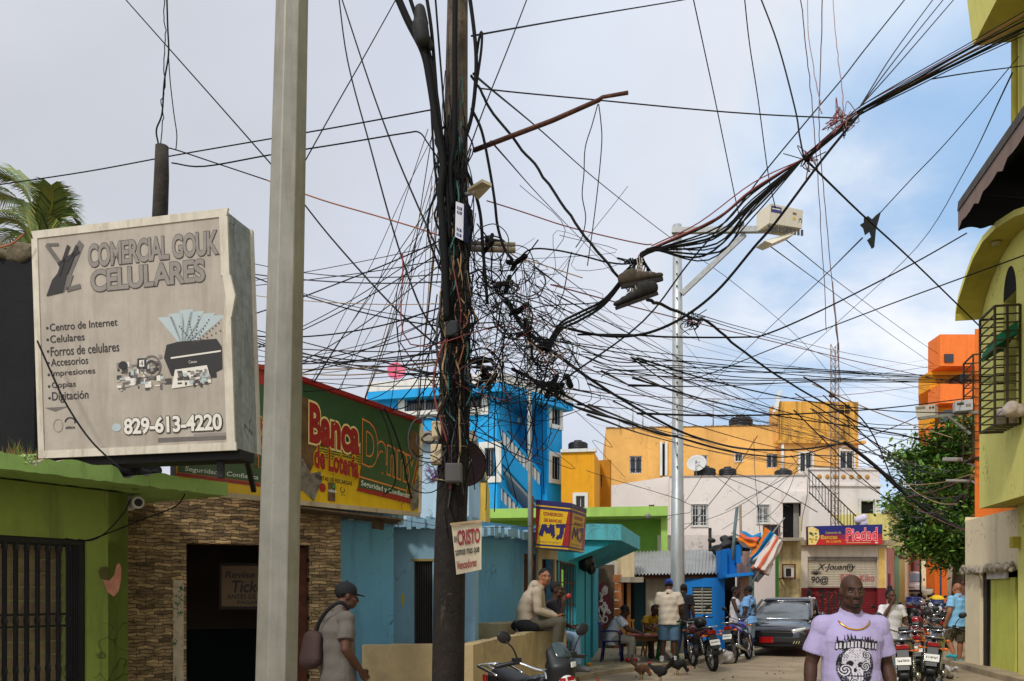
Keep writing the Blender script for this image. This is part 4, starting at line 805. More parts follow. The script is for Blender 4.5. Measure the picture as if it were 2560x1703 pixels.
# canopy: fascia beam along the front, tapering cantilever underneath
A, B, C_ = P(1440, 1330, 15.6), P(1553, 1330, 16.0), P(1600, 1332, 19.5); A.x -= .55
zt = P(0, 1311, 16).z; zb = P(0, 1351, 16).z
inn = [Vector((.35, 16.6, 0)), Vector((1.4, 21.5, 0))]
mb = MB(); top = [up3(p, zt) for p in (A, B, C_, inn[1], inn[0])]; b5 = [up3(p, zb) for p in (A, B, C_, inn[1], inn[0])]
mb.add(top + b5, [(0, 1, 2, 3, 4), (9, 8, 7, 6, 5)] + [(i, i + 5, (i + 1) % 5 + 5, (i + 1) % 5) for i in range(5)]); mb.build('canopy', TUL, t)
mb = MB(); n = lambda p, f: up3(p.lerp((inn[0] + inn[1]) / 2, f), zb)
b2 = [n(p, .03) for p in (A, B, C_, inn[1], inn[0])]; lo = [up3(A.lerp(inn[0], .2), zb - .42), up3(B.lerp(A, .75), zb - .42), up3(C_.lerp(inn[1], .62), zb - .42), up3(inn[1], zb - .42), up3(inn[0], zb - .42)]
mb.add([p - Vector((0, 0, .004)) for p in b2] + lo, [(0, 1, 2, 3, 4), (9, 8, 7, 6, 5)] + [(i, i + 5, (i + 1) % 5 + 5, (i + 1) % 5) for i in range(5)]); mb.build('canopy_soffit', TUR, t)
mb = MB()
ga, gb = P(1393, 1660, 14.3), P(1452, 1670, 17.3)
for k in range(9): p = ga.lerp(gb, k / 8); mb.bar(up3(p, .35), up3(p, 2.12), .022)
for z in (.55, .95, 1.35, 1.75, 2.1): mb.bar(up3(ga, z), up3(gb, z), .018)
mb.build('grille', RUST, t)
mb = MB(); mb.bar(up3(P(1457, 1660, 17.4), 0), up3(P(1457, 1660, 17.4), 2.3), .11); mb.build('post', RUST, t)
mb = MB(); c = P(1465, 1405, 16.8); mb.ell(c, (.17, .15, .2), nu=14, nv=8); mb.ell(c + Vector((.1, -.03, -.12)), (.1, .1, .14), nu=10, nv=8); tag(mb.build('black_bag', M('black_plastic_bag', (16, 16, 20), .35, var=.3)), 'black plastic bag hanging under the turquoise canopy', 'bag')
# MJ sign box
MJB = M('dark_blue_print', (34, 26, 84), .4, var=.06, coat=.2)
fy = 13.4; a, b, c, d_ = P(1340, 1249, fy), P(1428, 1258, fy - .15), P(1421, 1376, fy - .15), P(1339, 1370, fy)
sd = Vector((.315, .9, 0)); t = thing('corner_sign', 'yellow box sign with large blue MJ lettering in front of the turquoise canopy', 'sign', c)
mb = MB(); mb.slab([a, b, c, d_], sd); mb.build('box', MJB, t)
def mjface(p, side):
 p.rect(0, 0, 1, 1, SYEL, 1); p.rect(0, 0, 1, .105, MJB, 2); p.rect(0, .135, 1, .19, MJB, 2); p.rect(0, .915, 1, .95, MJB, 2); p.rect(0, .985, 1, 1, MJB, 2)
 p.poly([(0, .19), (.13, .19), (.03, .915), (0, .915)], SRED, 2); p.poly([(.93, .19), (1, .19), (1, .915), (.80, .915)], SRED, 2)
 p.text('CONSORCIO', .22, .24, .78, .31, SRED, 3, bold=.03); p.text('DE BANCAS', .24, .37, .76, .44, SRED, 3, bold=.03)
 p.line([(.15, .74), (.25, .50), (.37, .67), (.49, .49), (.52, .72), (.56, .74)], .045, MJB, 3); p.line([(.60, .51), (.88, .49)], .040, MJB, 3.3); p.line([(.78, .50), (.77, .68), (.71, .76), (.63, .73)], .045, MJB, 3.6);
 p.text('¡Seguro de ganar!', .12, .84, .72, .88, M('small_blue_print', (50, 60, 110), .5), 3)
p1_ = Panel(a, b, c, d_); mjface(p1_, 0); p1_.build('sign_face', t)
p2_ = Panel(b, b + sd, c + sd, c); mjface(p2_, 1); p2_.build('side_face', t)
mb = MB(); mb.bar(P(1330, 1240, 13.6), P(1330, 1420, 13.6), .05); mb.bar(P(1330, 1300, 13.6), P(1345, 1300, 13.6), .04); mb.build('support', RUST, t)
# --- clutter row under the corrugated roof
BRICK = M('bare_orange_block', (150, 92, 52), .9, var=.35, scale=5, dirt=(70, 50, 36), bump=.4)
t = thing('corrugated_shack', 'shack with a grey corrugated roof and a dark teal door behind the domino players', 'shack', P(1650, 1600, 24))
def corr(a, b, c, d_, n, amp, name, par):
 mb = MB(); N_ = n * 6; up_ = (b - a).cross(d_ - a).normalized()
 for th_ in (0, -.012):
  f = [];
  for i in range(N_ + 1):
   u = i / N_; o = up_ * (amp * math.sin(u * n * 2 * math.pi) + th_); f += [a.lerp(b, u) + o, d_.lerp(c, u) + o]
  mb.add(f, [(2 * i, 2 * i + 2, 2 * i + 3, 2 * i + 1) for i in range(N_)], 0, True)
 return mb.build(name, M('grey_corrugated_zinc', (160, 160, 158), .5, .35, var=.16, scale=2, dirt=(110, 98, 84), damt=.5, streak=False), par)
corr(P(1584, 1436, 23.6), P(1800, 1433, 23.6), P(1806, 1372, 27), P(1582, 1380, 27), 26, .028, 'roof', t)
corr(P(1494, 1416, 23.4), P(1535, 1416, 23.4), P(1532, 1378, 26), P(1496, 1382, 26), 6, .028, 'roof', t)
mb = MB(); mb.bar(P(1584, 1443, 23.75), P(1803, 1440, 23.75), .1, .12); mb.bar(P(1585, 1437, 24.3), P(1803, 1434, 24.3), .1, .1); mb.build('roof_beam', M('burnt_wood_beam', (74, 48, 32), .9, var=.4), t)
PLW = M('grubby_cream_wall', (182, 172, 152), .88, var=.08, dirt=(120, 106, 86), damt=.5)
mb = MB(); a, b = P(1615, 1500, 24.2), P(1716, 1500, 24.2); mb.span(a.x, b.x, 24.2, 24.45, 0, 2.05); mb.build('wall', PLW, t)
mb = MB(); a, b = P(1584, 1500, 24.1), P(1616, 1500, 24.1); mb.span(a.x, b.x, 24.3, 24.36, 0, 2.0); mb.build('door', M('dark_teal_door', (16, 62, 72), .7, var=.15), t)
mb = MB(); mb.span(P(1500, 0, 24).x, P(1720, 0, 24).x, 26.9, 27.1, 0, 2.6); mb.build('back_wall', PLW, t)
t = thing('beige_gatehouse', 'narrow beige pillar house with a chipped concrete ledge and dark doorway', 'house', P(1570, 1600, 23.6))
mb = MB(); mb.span(P(1553, 0, 23.4).x, P(1586, 0, 23.4).x, 23.4, 24.2, P(0, 1450, 23.4).z, P(0, 1352, 23.4).z); mb.build('wall', BEI, t)
mb = MB(); a, b = P(1549, 0, 22.9), P(1606, 0, 22.9); mb.span(a.x, b.x, 22.7, 24.1, 1.86, 2.0); mb.build('ledge', CONC, t)
mb = MB(); mb.span(P(1553, 0, 23.4).x, P(1559, 0, 23.4).x, 23.4, 24, 0, 1.86); mb.span(P(1569, 0, 23.4).x, P(1578, 0, 23.4).x, 23.5, 24, 0, 1.86); mb.build('pillar', M('orange_beige_pillar', (190, 140, 92), .85, var=.15), t)
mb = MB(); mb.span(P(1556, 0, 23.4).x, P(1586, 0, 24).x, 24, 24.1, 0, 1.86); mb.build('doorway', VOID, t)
t = thing('graffiti_wall', 'dark rough wall with maroon and white graffiti beside the turquoise kiosk', 'wall', P(1515, 1600, 22.8))
mb = MB(); mb.span(P(1492, 0, 22.8).x, P(1536, 0, 22.8).x, 22.8, 23.1, 0, P(0, 1412, 22.8).z); mb.build('wall', M('dark_rough_wall', (84, 70, 56), .95, var=.35, scale=5, bump=.4), t)
mb = MB(); rr = random.Random(12)
for k in range(9):
 for j in range(2): mb.box((P(1546, 0, 22.7).x + .1 * j - .06 + rr.uniform(-.015, .015), 22.9, .12 + .23 * k), (.11, .3, .2), rr.uniform(-.05, .05))
mb.build('block_pier', BRICK, t)
pn = Panel(P(1494, 1454, 22.78), P(1530, 1454, 22.78), P(1530, 1572, 22.78), P(1494, 1572, 22.78)); MAR = M('maroon_spray_paint', (96, 30, 40), .8); WSP = M('white_spray_paint', (196, 186, 182), .8)
pn.poly([(.0, .08), (.5, .0), (.8, .2), (.95, .5), (.9, .8), (.5, 1), (0, 1)], MAR, 1)
for k in range(14):
 u = rr.uniform(.05, .75); v = rr.uniform(.05, .85); pn.line([(u, v), (u + rr.uniform(-.1, .2), v + rr.uniform(.05, .16)), (u + rr.uniform(.0, .25), v + rr.uniform(-.03, .1))], .03, WSP, 2)
for v in (.2, .55, .8): pn.ring(.5, v, .22, .08, .3, WSP, 2.5)
pn.build('graffiti', t)
# bright blue corner house
BB = M('vivid_blue_paint', (0, 118, 200), .65, var=.06, scale=1, dirt=(10, 70, 120), damt=.3)
bl4 = Line2(1705, 23.8, 1812, 23.6); t = thing('vivid_blue_house', 'small vivid blue house with a louvred window beside the steel pole', 'house', bl4.O)
hv = bl4.hole(1731, 1780, 1468, 1536); mb, pt = fac(bl4, 0, bl4.z(1760, 1445), [hv]); shell(bl4, mb, 0, bl4.z(1760, 1445), 2.5); mb.build('wall', BB, t)
mb = MB(); mb.slab([pt(hv[0], hv[2], .2), pt(hv[1], hv[2], .2), pt(hv[1], hv[3], .2), pt(hv[0], hv[3], .2)], Vector((0, .03, 0))); wv = mb.build('window', VOID, t)
mb = MB(); nl = 9
for k in range(nl): z = hv[2] + (hv[3] - hv[2]) * (k + .5) / nl; mb.slab([pt(hv[0], z - .02, .03), pt(hv[1], z - .02, .03), pt(hv[1], z + .03, .09), pt(hv[0], z + .03, .09)], Vector((0, .008, 0)))
mb.bar(pt((hv[0] + hv[1]) / 2, hv[2], .02), pt((hv[0] + hv[1]) / 2, hv[3], .02), .02); mb.build('louvre', M('grey_louvre_slat', (150, 146, 134), .6, var=.15), wv)
mb = MB(); rr = random.Random(2)
for x0, x1, y0, y1, yy in ((1801, 1818, 1376, 1447, 23.3), (1816, 1842, 1372, 1440, 23.45), (1840, 1853, 1362, 1408, 23.2)):
 a, b = P(x0, y1, yy), P(x1, y0, yy); mb.span(a.x, b.x, yy, yy + .5, a.z, b.z)
mb.build('sheet_parapet', BB, t)
mb = MB(); a, b = P(1816, 1444, 22.9), P(1886, 1438, 22.6); mb.hexa([a, b, b + Vector((.3, 1.4, 0)), a + Vector((0, 1.4, 0))] + [p + Vector((0, 0, .09)) for p in (a, b, b + Vector((.3, 1.4, 0)), a + Vector((0, 1.4, 0)))]); mb.build('porch_slab', [BB], t)
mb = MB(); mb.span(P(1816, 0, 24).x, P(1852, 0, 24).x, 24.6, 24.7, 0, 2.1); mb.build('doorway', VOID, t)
mb = MB(); mb.span(P(1849, 0, 24).x, P(1872, 0, 24).x, 24.0, 24.3, 0, 2.75); mb.build('side_pier', M('pinkish_render', (196, 164, 146), .85, var=.12, dirt=(120, 90, 76)), t)
mb = MB(); mb.span(P(1873, 0, 24).x, P(1888, 0, 24).x, 24.1, 24.3, 0, 2.75); mb.build('aqua_strip', M('aqua_strip_paint', (150, 200, 196), .8, var=.08), t)
mb = MB(); mb.tube([P(1832, 1400, 23.1), P(1836, 1330, 23.2), P(1843, 1268, 23.3)], .045, 6); tag(mb.build('wooden_pole', M('blue_grey_stick', (96, 112, 116), .85, var=.3)), 'leaning bluish stick above the vivid blue parapet', 'pole')
mb = MB(); mb.tube([P(1853, 1390, 23.4), P(1852, 1330, 23.4), P(1851, 1262, 23.4)], .035, 6); tag(mb.build('wooden_pole', M('grey_stick', (150, 138, 118), .85, var=.3)), 'upright pale stick beside the leaning stick above the vivid blue house', 'pole')
mb = MB(); mb.tube([P(1775, 1378, 26), P(1775, 1320, 26)], .05, 6); tag(mb.build('wooden_pole', WOODD), 'short dark stake standing behind the corrugated roof', 'pole')
# dark tarpaulin heap on the roof
mb = MB(); c = P(1832, 1362, 25.6)
for k in range(26): mb.ell(c + Vector((rr.uniform(-.7, .8), rr.uniform(-.3, .3), rr.uniform(-.22, .2))), (rr.uniform(.1, .3), .2, rr.uniform(.06, .16)), Euler((0, rr.uniform(-.5, .5), 0)), 8, 6)
m2 = remesh(mb, .035, 2); tag(m2.build('tarpaulin', M('black_tarpaulin', (34, 33, 34), .6, var=.3, bump=.5)), 'crumpled black tarpaulin on the roof beside the vivid blue parapet', 'tarpaulin')
# closed market umbrellas in striped cloth
UC = [M('umbrella_orange', (226, 120, 22), .8, var=.1), M('umbrella_blue', (20, 132, 190), .8, var=.1), M('umbrella_white', (210, 200, 192), .8, var=.08), M('umbrella_coral', (214, 108, 76), .8, var=.1)]
def folded(name, lab, a, b, r0, r1, seed, cols, hang):
 rr = random.Random(seed); t = thing(name, lab, 'umbrella', b); a, b = Vector(a), Vector(b); d = (b - a); L_ = d.length; d.normalize(); s_ = d.orthogonal().normalized(); w_ = d.cross(s_); mb = MB(); n = 28; m_ = 16; vs = []
 for j in range(m_ + 1):
  f = j / m_; r_ = r0 + (r1 - r0) * f
  for i in range(n):
   an = 6.2832 * i / n; q = r_ * (1 + .35 * math.sin(an * 7 + seed)) * (1 + .15 * math.sin(f * 9 + i)); vs.append(a + d * L_ * f + (s_ * math.cos(an) + w_ * math.sin(an)) * q + Vector((0, 0, -hang * math.sin(f * 3.14))))
 for j in range(m_):
  for i in range(n): mb.add([vs[j * n + i], vs[j * n + (i + 1) % n], vs[(j + 1) * n + (i + 1) % n], vs[(j + 1) * n + i]], [(0, 1, 2, 3)], cols[((i * 8) // n) % len(cols)], True)
 mb.add(vs[:n], [tuple(range(n))], cols[0]); mb.add(vs[-n:], [tuple(range(n))], cols[1]); mb.build('folded_canopy', UC, t)
 mb = MB(); mb.tube([a - d * .25, b + d * .5], .02); mb.build('pole', STEEL, t)
folded('market_umbrella', 'folded striped orange, blue and white umbrella lying across the roof edge', P(1880, 1398, 23.0), P(1932, 1332, 22.8), .09, .18, 3, [0, 1, 2], .05)
folded('market_umbrella', 'folded coral and white umbrella hanging down by the green passage', P(1944, 1350, 22.6), P(1898, 1428, 22.4), .12, .19, 4, [2, 3, 2], .02)
folded('market_umbrella', 'small bundle of white and blue umbrella cloth at the roof corner', P(1850, 1340, 23.2), P(1896, 1356, 23.0), .12, .2, 5, [2, 1, 3, 0], .05)
mb = MB(); a, b, c = P(1885, 1402, 22.5), P(1932, 1412, 22.4), P(1893, 1455, 22.3); mb.add([a, b, c, a + Vector((0, .4, .02)), b + Vector((0, .4, .02)), c + Vector((0, .4, .02))], [(0, 1, 2), (5, 4, 3), (0, 3, 4, 1), (1, 4, 5, 2), (2, 5, 3, 0)]); mb.bar(c, b + Vector((0, 0, .02)), .035); tag(mb.build('grey_awning', M('dark_grey_awning', (70, 70, 72), .8, var=.2)), 'small torn grey awning below the hanging umbrella', 'awning')
# passage and stained wall left of the shutter shop
t = thing('stained_wall', 'mossy grey stained wall with a concrete beam left of the shutter shop', 'wall', P(1970, 1580, 33.6))
SW = M('mossy_stained_wall', (176, 158, 112), .95, var=.25, scale=1.5, dirt=(58, 54, 36), damt=.8, dthr=.45, bump=.3)
mb = MB(); mb.span(P(1945, 0, 33.6).x, P(2003, 0, 33.6).x, 33.6, 34, .2, P(0, 1352, 33.6).z); mb.build('wall', SW, t)
mb = MB(); mb.span(P(1938, 0, 33).x, P(2010, 0, 33).x, 33.0, 34.3, P(0, 1352, 33).z, P(0, 1344, 33).z); mb.build('beam', CONC, t)
t = thing('green_passage', 'dark green wall of a passage behind the car', 'wall', P(1920, 1580, 32))
mb = MB(); mb.span(P(1884, 0, 32).x, P(1951, 0, 32).x, 32.2, 32.5, .2, P(0, 1372, 32).z); mb.build('wall', M('dark_green_wall', (44, 96, 34), .85, var=.2, dirt=(20, 30, 16), damt=.7), t)
t = thing('air_conditioner', 'window air conditioner in a dark rack on the stained wall', 'air conditioner', P(1968, 1446, 33.3))
mb = MB(); mb.box(P(1969, 1430, 33.4), (.36, .4, .42)); mb.build('case', WPL, t); mb = MB(); mb.box(P(1971, 1431, 33.19), (.2, .03, .3)); mb.build('front_grille', IRON, t)
mb = MB(); c = P(1969, 1430, 33.3)
for sx in (-.24, .24): mb.bar(c + Vector((sx, -.15, -.28)), c + Vector((sx, -.15, .3)), .05); mb.bar(c + Vector((sx, -.15, -.26)), c + Vector((sx, .3, -.26)), .05)
for z in (-.26, .28): mb.bar(c + Vector((-.24, -.15, z)), c + Vector((.24, -.15, z)), .05)
mb.build('rack', RUST, t)
# --- shutter shop with the Piedad sign
pl = Line2(1992, 35.0, 2216, 35.2)
t = thing('shutter_shop', 'white and red corner shop with a closed graffiti covered roller shutter', 'shop', pl.O)
SHW = M('worn_white_shopfront', (198, 186, 168), .85, var=.1, dirt=(140, 110, 70), damt=.5); SHR = M('dark_red_dado_paint', (112, 22, 30), .8, var=.15, scale=2, dirt=(60, 16, 18), damt=.4)
hsu = (pl.u(2019), pl.u(2194), .3, pl.z(2100, 1392)); zd = pl.z(2100, 1470); zt = pl.z(2100, 1364)
mb = MB(); pt = grid_wall(mb, pl.O, pl.U, pl.L, zd, zt, [(hsu[0], hsu[1], zd, hsu[3])], .25, N=pl.N)
shell(pl, mb, .2, zt, 6); mb.build('wall', SHW, t)
mb = MB(); grid_wall(mb, pl.O, pl.U, pl.L, .2, zd, [(hsu[0], hsu[1], .2, zd)], .25, N=pl.N); mb.build('dado', SHR, t)
SHT = M('cream_roller_shutter', (190, 180, 160), .6, .1, var=.08, scale=2, dirt=(130, 110, 90), damt=.35);
mb = MB(); n_ = 26
for k in range(n_):
 z0 = hsu[2] + (hsu[3] - .16 - hsu[2]) * k / n_; z1_ = hsu[2] + (hsu[3] - .16 - hsu[2]) * (k + 1) / n_; red = 1 if (z0 + z1_) / 2 < zd else 0
 mb.add([pt(hsu[0], z0, .13), pt(hsu[1], z0, .13), pt(hsu[1], z1_ - .02, .10), pt(hsu[0], z1_ - .02, .10), pt(hsu[1], z1_, .135), pt(hsu[0], z1_, .135)], [(0, 1, 2, 3), (3, 2, 4, 5)], red)
shu = mb.build('shutter', [SHT, SHR], t)
mb = MB(); mb.slab([pt(hsu[0], hsu[3] - .16, .03), pt(hsu[1], hsu[3] - .16, .03), pt(hsu[1], hsu[3], .03), pt(hsu[0], hsu[3], .03)], pl.N * -.3); mb.build('shutter_box', M('dirty_shutter_box', (120, 112, 100), .8, var=.2, dirt=(50, 40, 30)), t)
mb = MB(); mb.slab([pt(-.1, zt, -.18), pt(pl.L + .2, zt, -.18), pt(pl.L + .2, zt + .22, -.18), pt(-.1, zt + .22, -.18)], pl.N * -.8); mb.build('ledge', M('mouldy_ledge', (150, 134, 108), .9, var=.4, scale=5, dirt=(50, 44, 34), damt=.7), t)
mb = MB(); mb.slab([pt(pl.u(2196), zd, -.02), pt(pl.u(2212), zd, -.02), pt(pl.u(2212), zt - .1, -.02), pt(pl.u(2196), zt - .1, -.02)], pl.N * -.05); mb.build('yellow_pier', M('flaking_yellow_pier', (204, 168, 92), .85, var=.15, peel=(180, 160, 140), pthr=.6), t)
p_ = lambda x, y: pt(pl.u(x), pl.z(x, y), .092)
pn = Panel(p_(2022, 1402), p_(2192, 1402), p_(2192, 1545), p_(2022, 1545)); BSP = M('black_spray_paint', (24, 22, 24), .7); RSP = M('red_spray_paint', (172, 84, 84), .7)
pn.text('X-Jouanny', .14, .05, .70, .19, BSP, 2, shear=.3, bold=.01); pn.ring(.62, .12, .05, .07, .18, BSP, 2.2)
pn.text('90@', .05, .27, .30, .42, BSP, 2, bold=.012, shear=.1);
for k in range(7): A = R(200 + k * 24); pn.line([(.12, .24), (.12 + .08 * math.cos(A), .24 + .09 * math.sin(A))], .006, BSP, 2.2)
pn.text('RIP', .48, .23, .66, .38, RSP, 2, bold=.01); pn.text('Kiko', .76, .24, .98, .36, RSP, 2, shear=.2, bold=.01)
pn.ring(.21, .58, .055, .08, .25, BSP, 3); pn.line([(.21, .52), (.22, .86)], .02, BSP, 3)
for k, (u, w_) in enumerate(((.30, .09), (.43, .10), (.60, .12))):
 pn.line([(u, .95), (u + .01, .56), (u + w_ * .7, .50), (u + w_, .62), (u + w_ * .95, .95)], .014, BSP, 3); pn.line([(u + .04, .92), (u + .05, .64)], .010, BSP, 3)
for k in range(10): pn.line([(rr.uniform(0, .7), rr.uniform(.5, .9)), (rr.uniform(0, .7), rr.uniform(.5, .9))], .004, M('brick_red_scribble', (150, 60, 50), .8), 2.4)
pn.build('graffiti', shu)
t2 = thing('shop_sign', 'blue and red lottery shop sign reading Piedad above the roller shutter', 'sign', pt(pl.L / 2, zt + .2, -.3))
c4 = [P(2020, 1316, 34.6), P(2206, 1311, 34.7), P(2206, 1361, 34.7), P(2021, 1363, 34.6)]
mb = MB(); mb.slab(c4, (0, .25, 0)); mb.build('box', M('dark_sign_edge', (60, 22, 30), .6), t2)
pn = Panel(*c4); BLU2 = M('navy_print', (26, 28, 104), .4); RE2 = M('bright_red_print', (182, 28, 26), .4); PU2 = M('purple_print', (92, 26, 74), .4)
pn.rect(0, 0, 1, 1, RE2, 1); pn.rect(0, 0, 1, .46, BLU2, 1.5)
for k in range(5): pn.rect(0, .46 + .05 * k, 1, .485 + .05 * k, PU2, 1.6)
pn.poly([(0, .05), (.06, .02), (.14, .2), (.15, .6), (.10, .97), (.0, .98)], SCRM, 2)
for k in range(12): pn.poly([(u, v), (u + .03, v + .03), (u + .02, v + .12), (u - .01, v + .08)], rr.choice([M('olive_print', (120, 130, 60), .6), SYEL, SGRN]), 2.2) if (u := rr.uniform(.01, .11)) and (v := rr.uniform(.08, .8)) else None
pn.text('Consorcio de', .23, .30, .44, .42, SYEL, 3, bold=.01); pn.text('Bancas', .17, .48, .39, .70, SYEL, 3, bold=.015); pn.text('de Lotería', .24, .74, .44, .88, SYEL, 3, bold=.015)
pn.text('Piedad', .51, .16, .93, .80, M('red_letter_print', (214, 36, 44), .4), 4, bold=.012, outline=M('pink_outline_print', (236, 176, 180), .5), ow=.03); pn.rect(.51, .89, .84, .91, SCRM, 2); pn.rect(.90, .88, .94, .94, SWHT, 2)
pn.build('sign_face', t2)
# side wing right of the shop
sr = Line2(2216, 35.2, 2236, 37.5); mb = MB(); pts_ = grid_wall(mb, sr.O, sr.U, sr.L, .2, zt - .05, [], .25, N=sr.N); mb.build('side_wall', M('dull_pink_wall', (176, 110, 96), .85, var=.15, dirt=(90, 50, 46), damt=.5), t)
mb = MB(); mb.slab([pts_(.5, .3, -.02), pts_(1.2, .3, -.02), pts_(1.2, 2.4, -.02), pts_(.5, 2.4, -.02)], -sr.N * .03); mb.build('side_door', SHR, t)
# white bundle and junk on the ledge
mb = MB(); c = P(2152, 1303, 34.9)
for k in range(10): mb.ell(c + Vector((rr.uniform(-.18, .18), rr.uniform(-.1, .1), rr.uniform(-.12, .18))), rr.uniform(.1, .18), nu=8, nv=6)
tag(remesh(mb, .03, 3).build('laundry_bundle', M('lilac_cloth', (190, 182, 202), .9, var=.08, bump=.4)), 'bundle of pale lilac cloth on top of the Piedad sign', 'bundle')
# ------------------------------------------------------------------ right side of the square
class Run(Line2):
 def __init__(s, O, d, L): s.O = Vector((*O, 0)); s.U = Vector((*d, 0)).normalized(); s.L = L; s.N = Vector((s.U.y, -s.U.x, 0)); s.E = s.O + s.U * L
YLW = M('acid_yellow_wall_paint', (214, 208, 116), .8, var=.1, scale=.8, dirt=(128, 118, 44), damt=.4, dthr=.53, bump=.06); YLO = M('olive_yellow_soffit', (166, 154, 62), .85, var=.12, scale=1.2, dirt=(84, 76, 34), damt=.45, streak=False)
yw = Run((8.6, 15.7), (-.21, -1), 15.5)
t = thing('yellow_corner_house', 'tall acid yellow house with arched roof hood and window cage on the right', 'house', yw.O)
wy = (yw.u(2509), yw.u(2541), yw.z(2525, 1030), 6.5)
mb = MB(); pt = grid_wall(mb, yw.O, yw.U, yw.L, 3.12, 6.55, [wy], .3, N=yw.N)
hood = Run((8.6 - .45 * .98, 15.7 - .45 * -.2), (-.21, -1), 15.5)
arc = [(2388, 803), (2389, 785), (2396, 750), (2412, 700), (2432, 648), (2456, 605), (2490, 570), (2535, 542), (2600, 520), (2700, 505), (2900, 495)]
aw = [(hood.u(x), hood.z(x, y)) for x, y in arc]
top = [(0, 6.55)] + [(u, max(6.55, z + .02)) for u, z in aw] + [(aw[-1][0], 6.55)]
mb.prism(top, lambda u, z: yw.O + yw.U * u + Vector((0, 0, z)), -yw.N * .3)
uu = yw.u(2531); ul = yw.L
mb.prism([(uu, 8.0), (ul, 8.0), (ul, 11.2), (uu, 11.2)], lambda u, z: yw.O + yw.U * u + Vector((0, 0, z)) - yw.N * .02, -yw.N * 3)
mb.prism([(aw[-1][0], 6.55), (ul, 6.55), (ul, 8.0), (aw[-1][0], 8.0)], lambda u, z: yw.O + yw.U * u + Vector((0, 0, z)), -yw.N * .3)
mb.add([yw.O + Vector((0, 0, 3.12)), yw.O - yw.N * 6 + Vector((0, 0, 3.12)), yw.O - yw.N * 6 + Vector((0, 0, 8)), yw.O + Vector((0, 0, 8))], [(0, 1, 2, 3)])
mb.build('wall', YLW, t)
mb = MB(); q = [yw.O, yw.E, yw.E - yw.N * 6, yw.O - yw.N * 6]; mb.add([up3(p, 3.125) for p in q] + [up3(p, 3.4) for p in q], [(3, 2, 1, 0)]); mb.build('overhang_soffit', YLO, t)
mb = MB()
fo, fi, go, gi = [], [], [], []
for u, z in aw:
 o = hood.O + hood.U * u; w_ = yw.O + yw.U * u + yw.N * .01; fo.append(up3(o, z)); fi.append(up3(w_, z)); go.append(up3(o, z + .10)); gi.append(up3(w_ - yw.N * .3, z + .10))
n = len(fo)
for i in range(n - 1): mb.add([fo[i], fo[i + 1], fi[i + 1], fi[i], go[i], go[i + 1], gi[i + 1], gi[i]], [(0, 1, 2, 3), (0, 4, 5, 1), (4, 7, 6, 5)], 0, False);
mb.m = [k % 3 and 1 or 0 for k in range(len(mb.m))]
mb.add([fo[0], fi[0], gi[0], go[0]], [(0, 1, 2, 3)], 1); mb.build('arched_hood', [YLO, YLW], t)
mb = MB(); c = up3(hood.O.lerp(yw.O, .5) + hood.U * hood.u(2455), aw[5][1] - .02); mb.lathe([(0, -.05), (.07, -.04), (.08, 0)], c, 16); mb.build('soffit_lamp', M('dull_lamp_glass', (150, 140, 90), .4), t)
mb = MB(); uc = (wy[0] + wy[1]) / 2; hw = (wy[1] - wy[0]) / 2
mb.add([pt(uc + hw * math.cos(R(180 * k / 14)), 6.5 + .5 * math.sin(R(180 * k / 14)), -.004) for k in range(15)], [tuple(range(15))], 1)
mb.add([pt(wy[0], wy[2], .24), pt(wy[1], wy[2], .24), pt(wy[1], wy[3], .24), pt(wy[0], wy[3], .24)], [(0, 1, 2, 3)], 1)
mb.slab([pt(uc - .02, wy[2], .2), pt(uc + .02, wy[2], .2), pt(uc + .02, 6.5, .2), pt(uc - .02, 6.5, .2)], -yw.N * .02)
wd = mb.build('window', [YLO, VOID], t)
cage = Run((8.6 - .39 * .98, 15.7 + .39 * .2), (-.21, -1), 15)
OLI = M('olive_brown_iron', (60, 50, 26), .6, .2, var=.25)
def cagebox(xf, xn, z0, z1, nz, par, name='window_cage', nv=2):
 mb = MB(); a, b = cage.O + cage.U * cage.u(xf), cage.O + cage.U * cage.u(xn); w1_, w2_ = (p - cage.N * .37 for p in (a, b))
 for k in range(nz):
  z = z0 + (z1 - z0) * k / (nz - 1); r_ = .03 if k in (0, nz - 1) else .02; mb.bar(up3(a, z), up3(b, z), r_); mb.bar(up3(a, z), up3(w1_, z), r_); mb.bar(up3(b, z), up3(w2_, z), r_)
 for k in range(nv): p = a.lerp(b, k / (nv - 1)); mb.bar(up3(p, z0), up3(p, z1), .03)
 p = b.lerp(w2_, .5); mb.bar(up3(p, z0), up3(p, z1), .03); mb.bar(up3(w2_, z0), up3(w2_, z1), .03)
 for k in range(6): q = a.lerp(b, k / 5); mb.bar(up3(q, z0), up3(q - cage.N * .37, z0), .02)
 return mb.build(name, OLI, par)
cagebox(2450, 2487, 4.28, 6.2, 15, wd);
mb = MB(); a, b = cage.O + cage.U * cage.u(2455), cage.O + cage.U * cage.u(2487); GRN = M('green_cloth_shade', (0, 92, 64), .8, var=.15)
mb.hexa([up3(a, 5.45), up3(b, 5.55), up3(b - cage.N * .34, 5.75), up3(a - cage.N * .34, 5.65)] + [up3(a, 5.58), up3(b, 5.7), up3(b - cage.N * .34, 5.95), up3(a - cage.N * .34, 5.82)]); tag(mb.build('shade_cloth', GRN), 'dark green cloth shade inside the upper window cage', 'shade')
mb = MB(); rr = random.Random(4); c = up3(b, 4.42) - cage.N * .2
for k in range(14): mb.ell(c + cage.U * rr.uniform(-.3, .25) + cage.N * rr.uniform(-.12, .12) + Vector((0, 0, rr.uniform(-.05, .1))), rr.uniform(.07, .13), nu=8, nv=6)
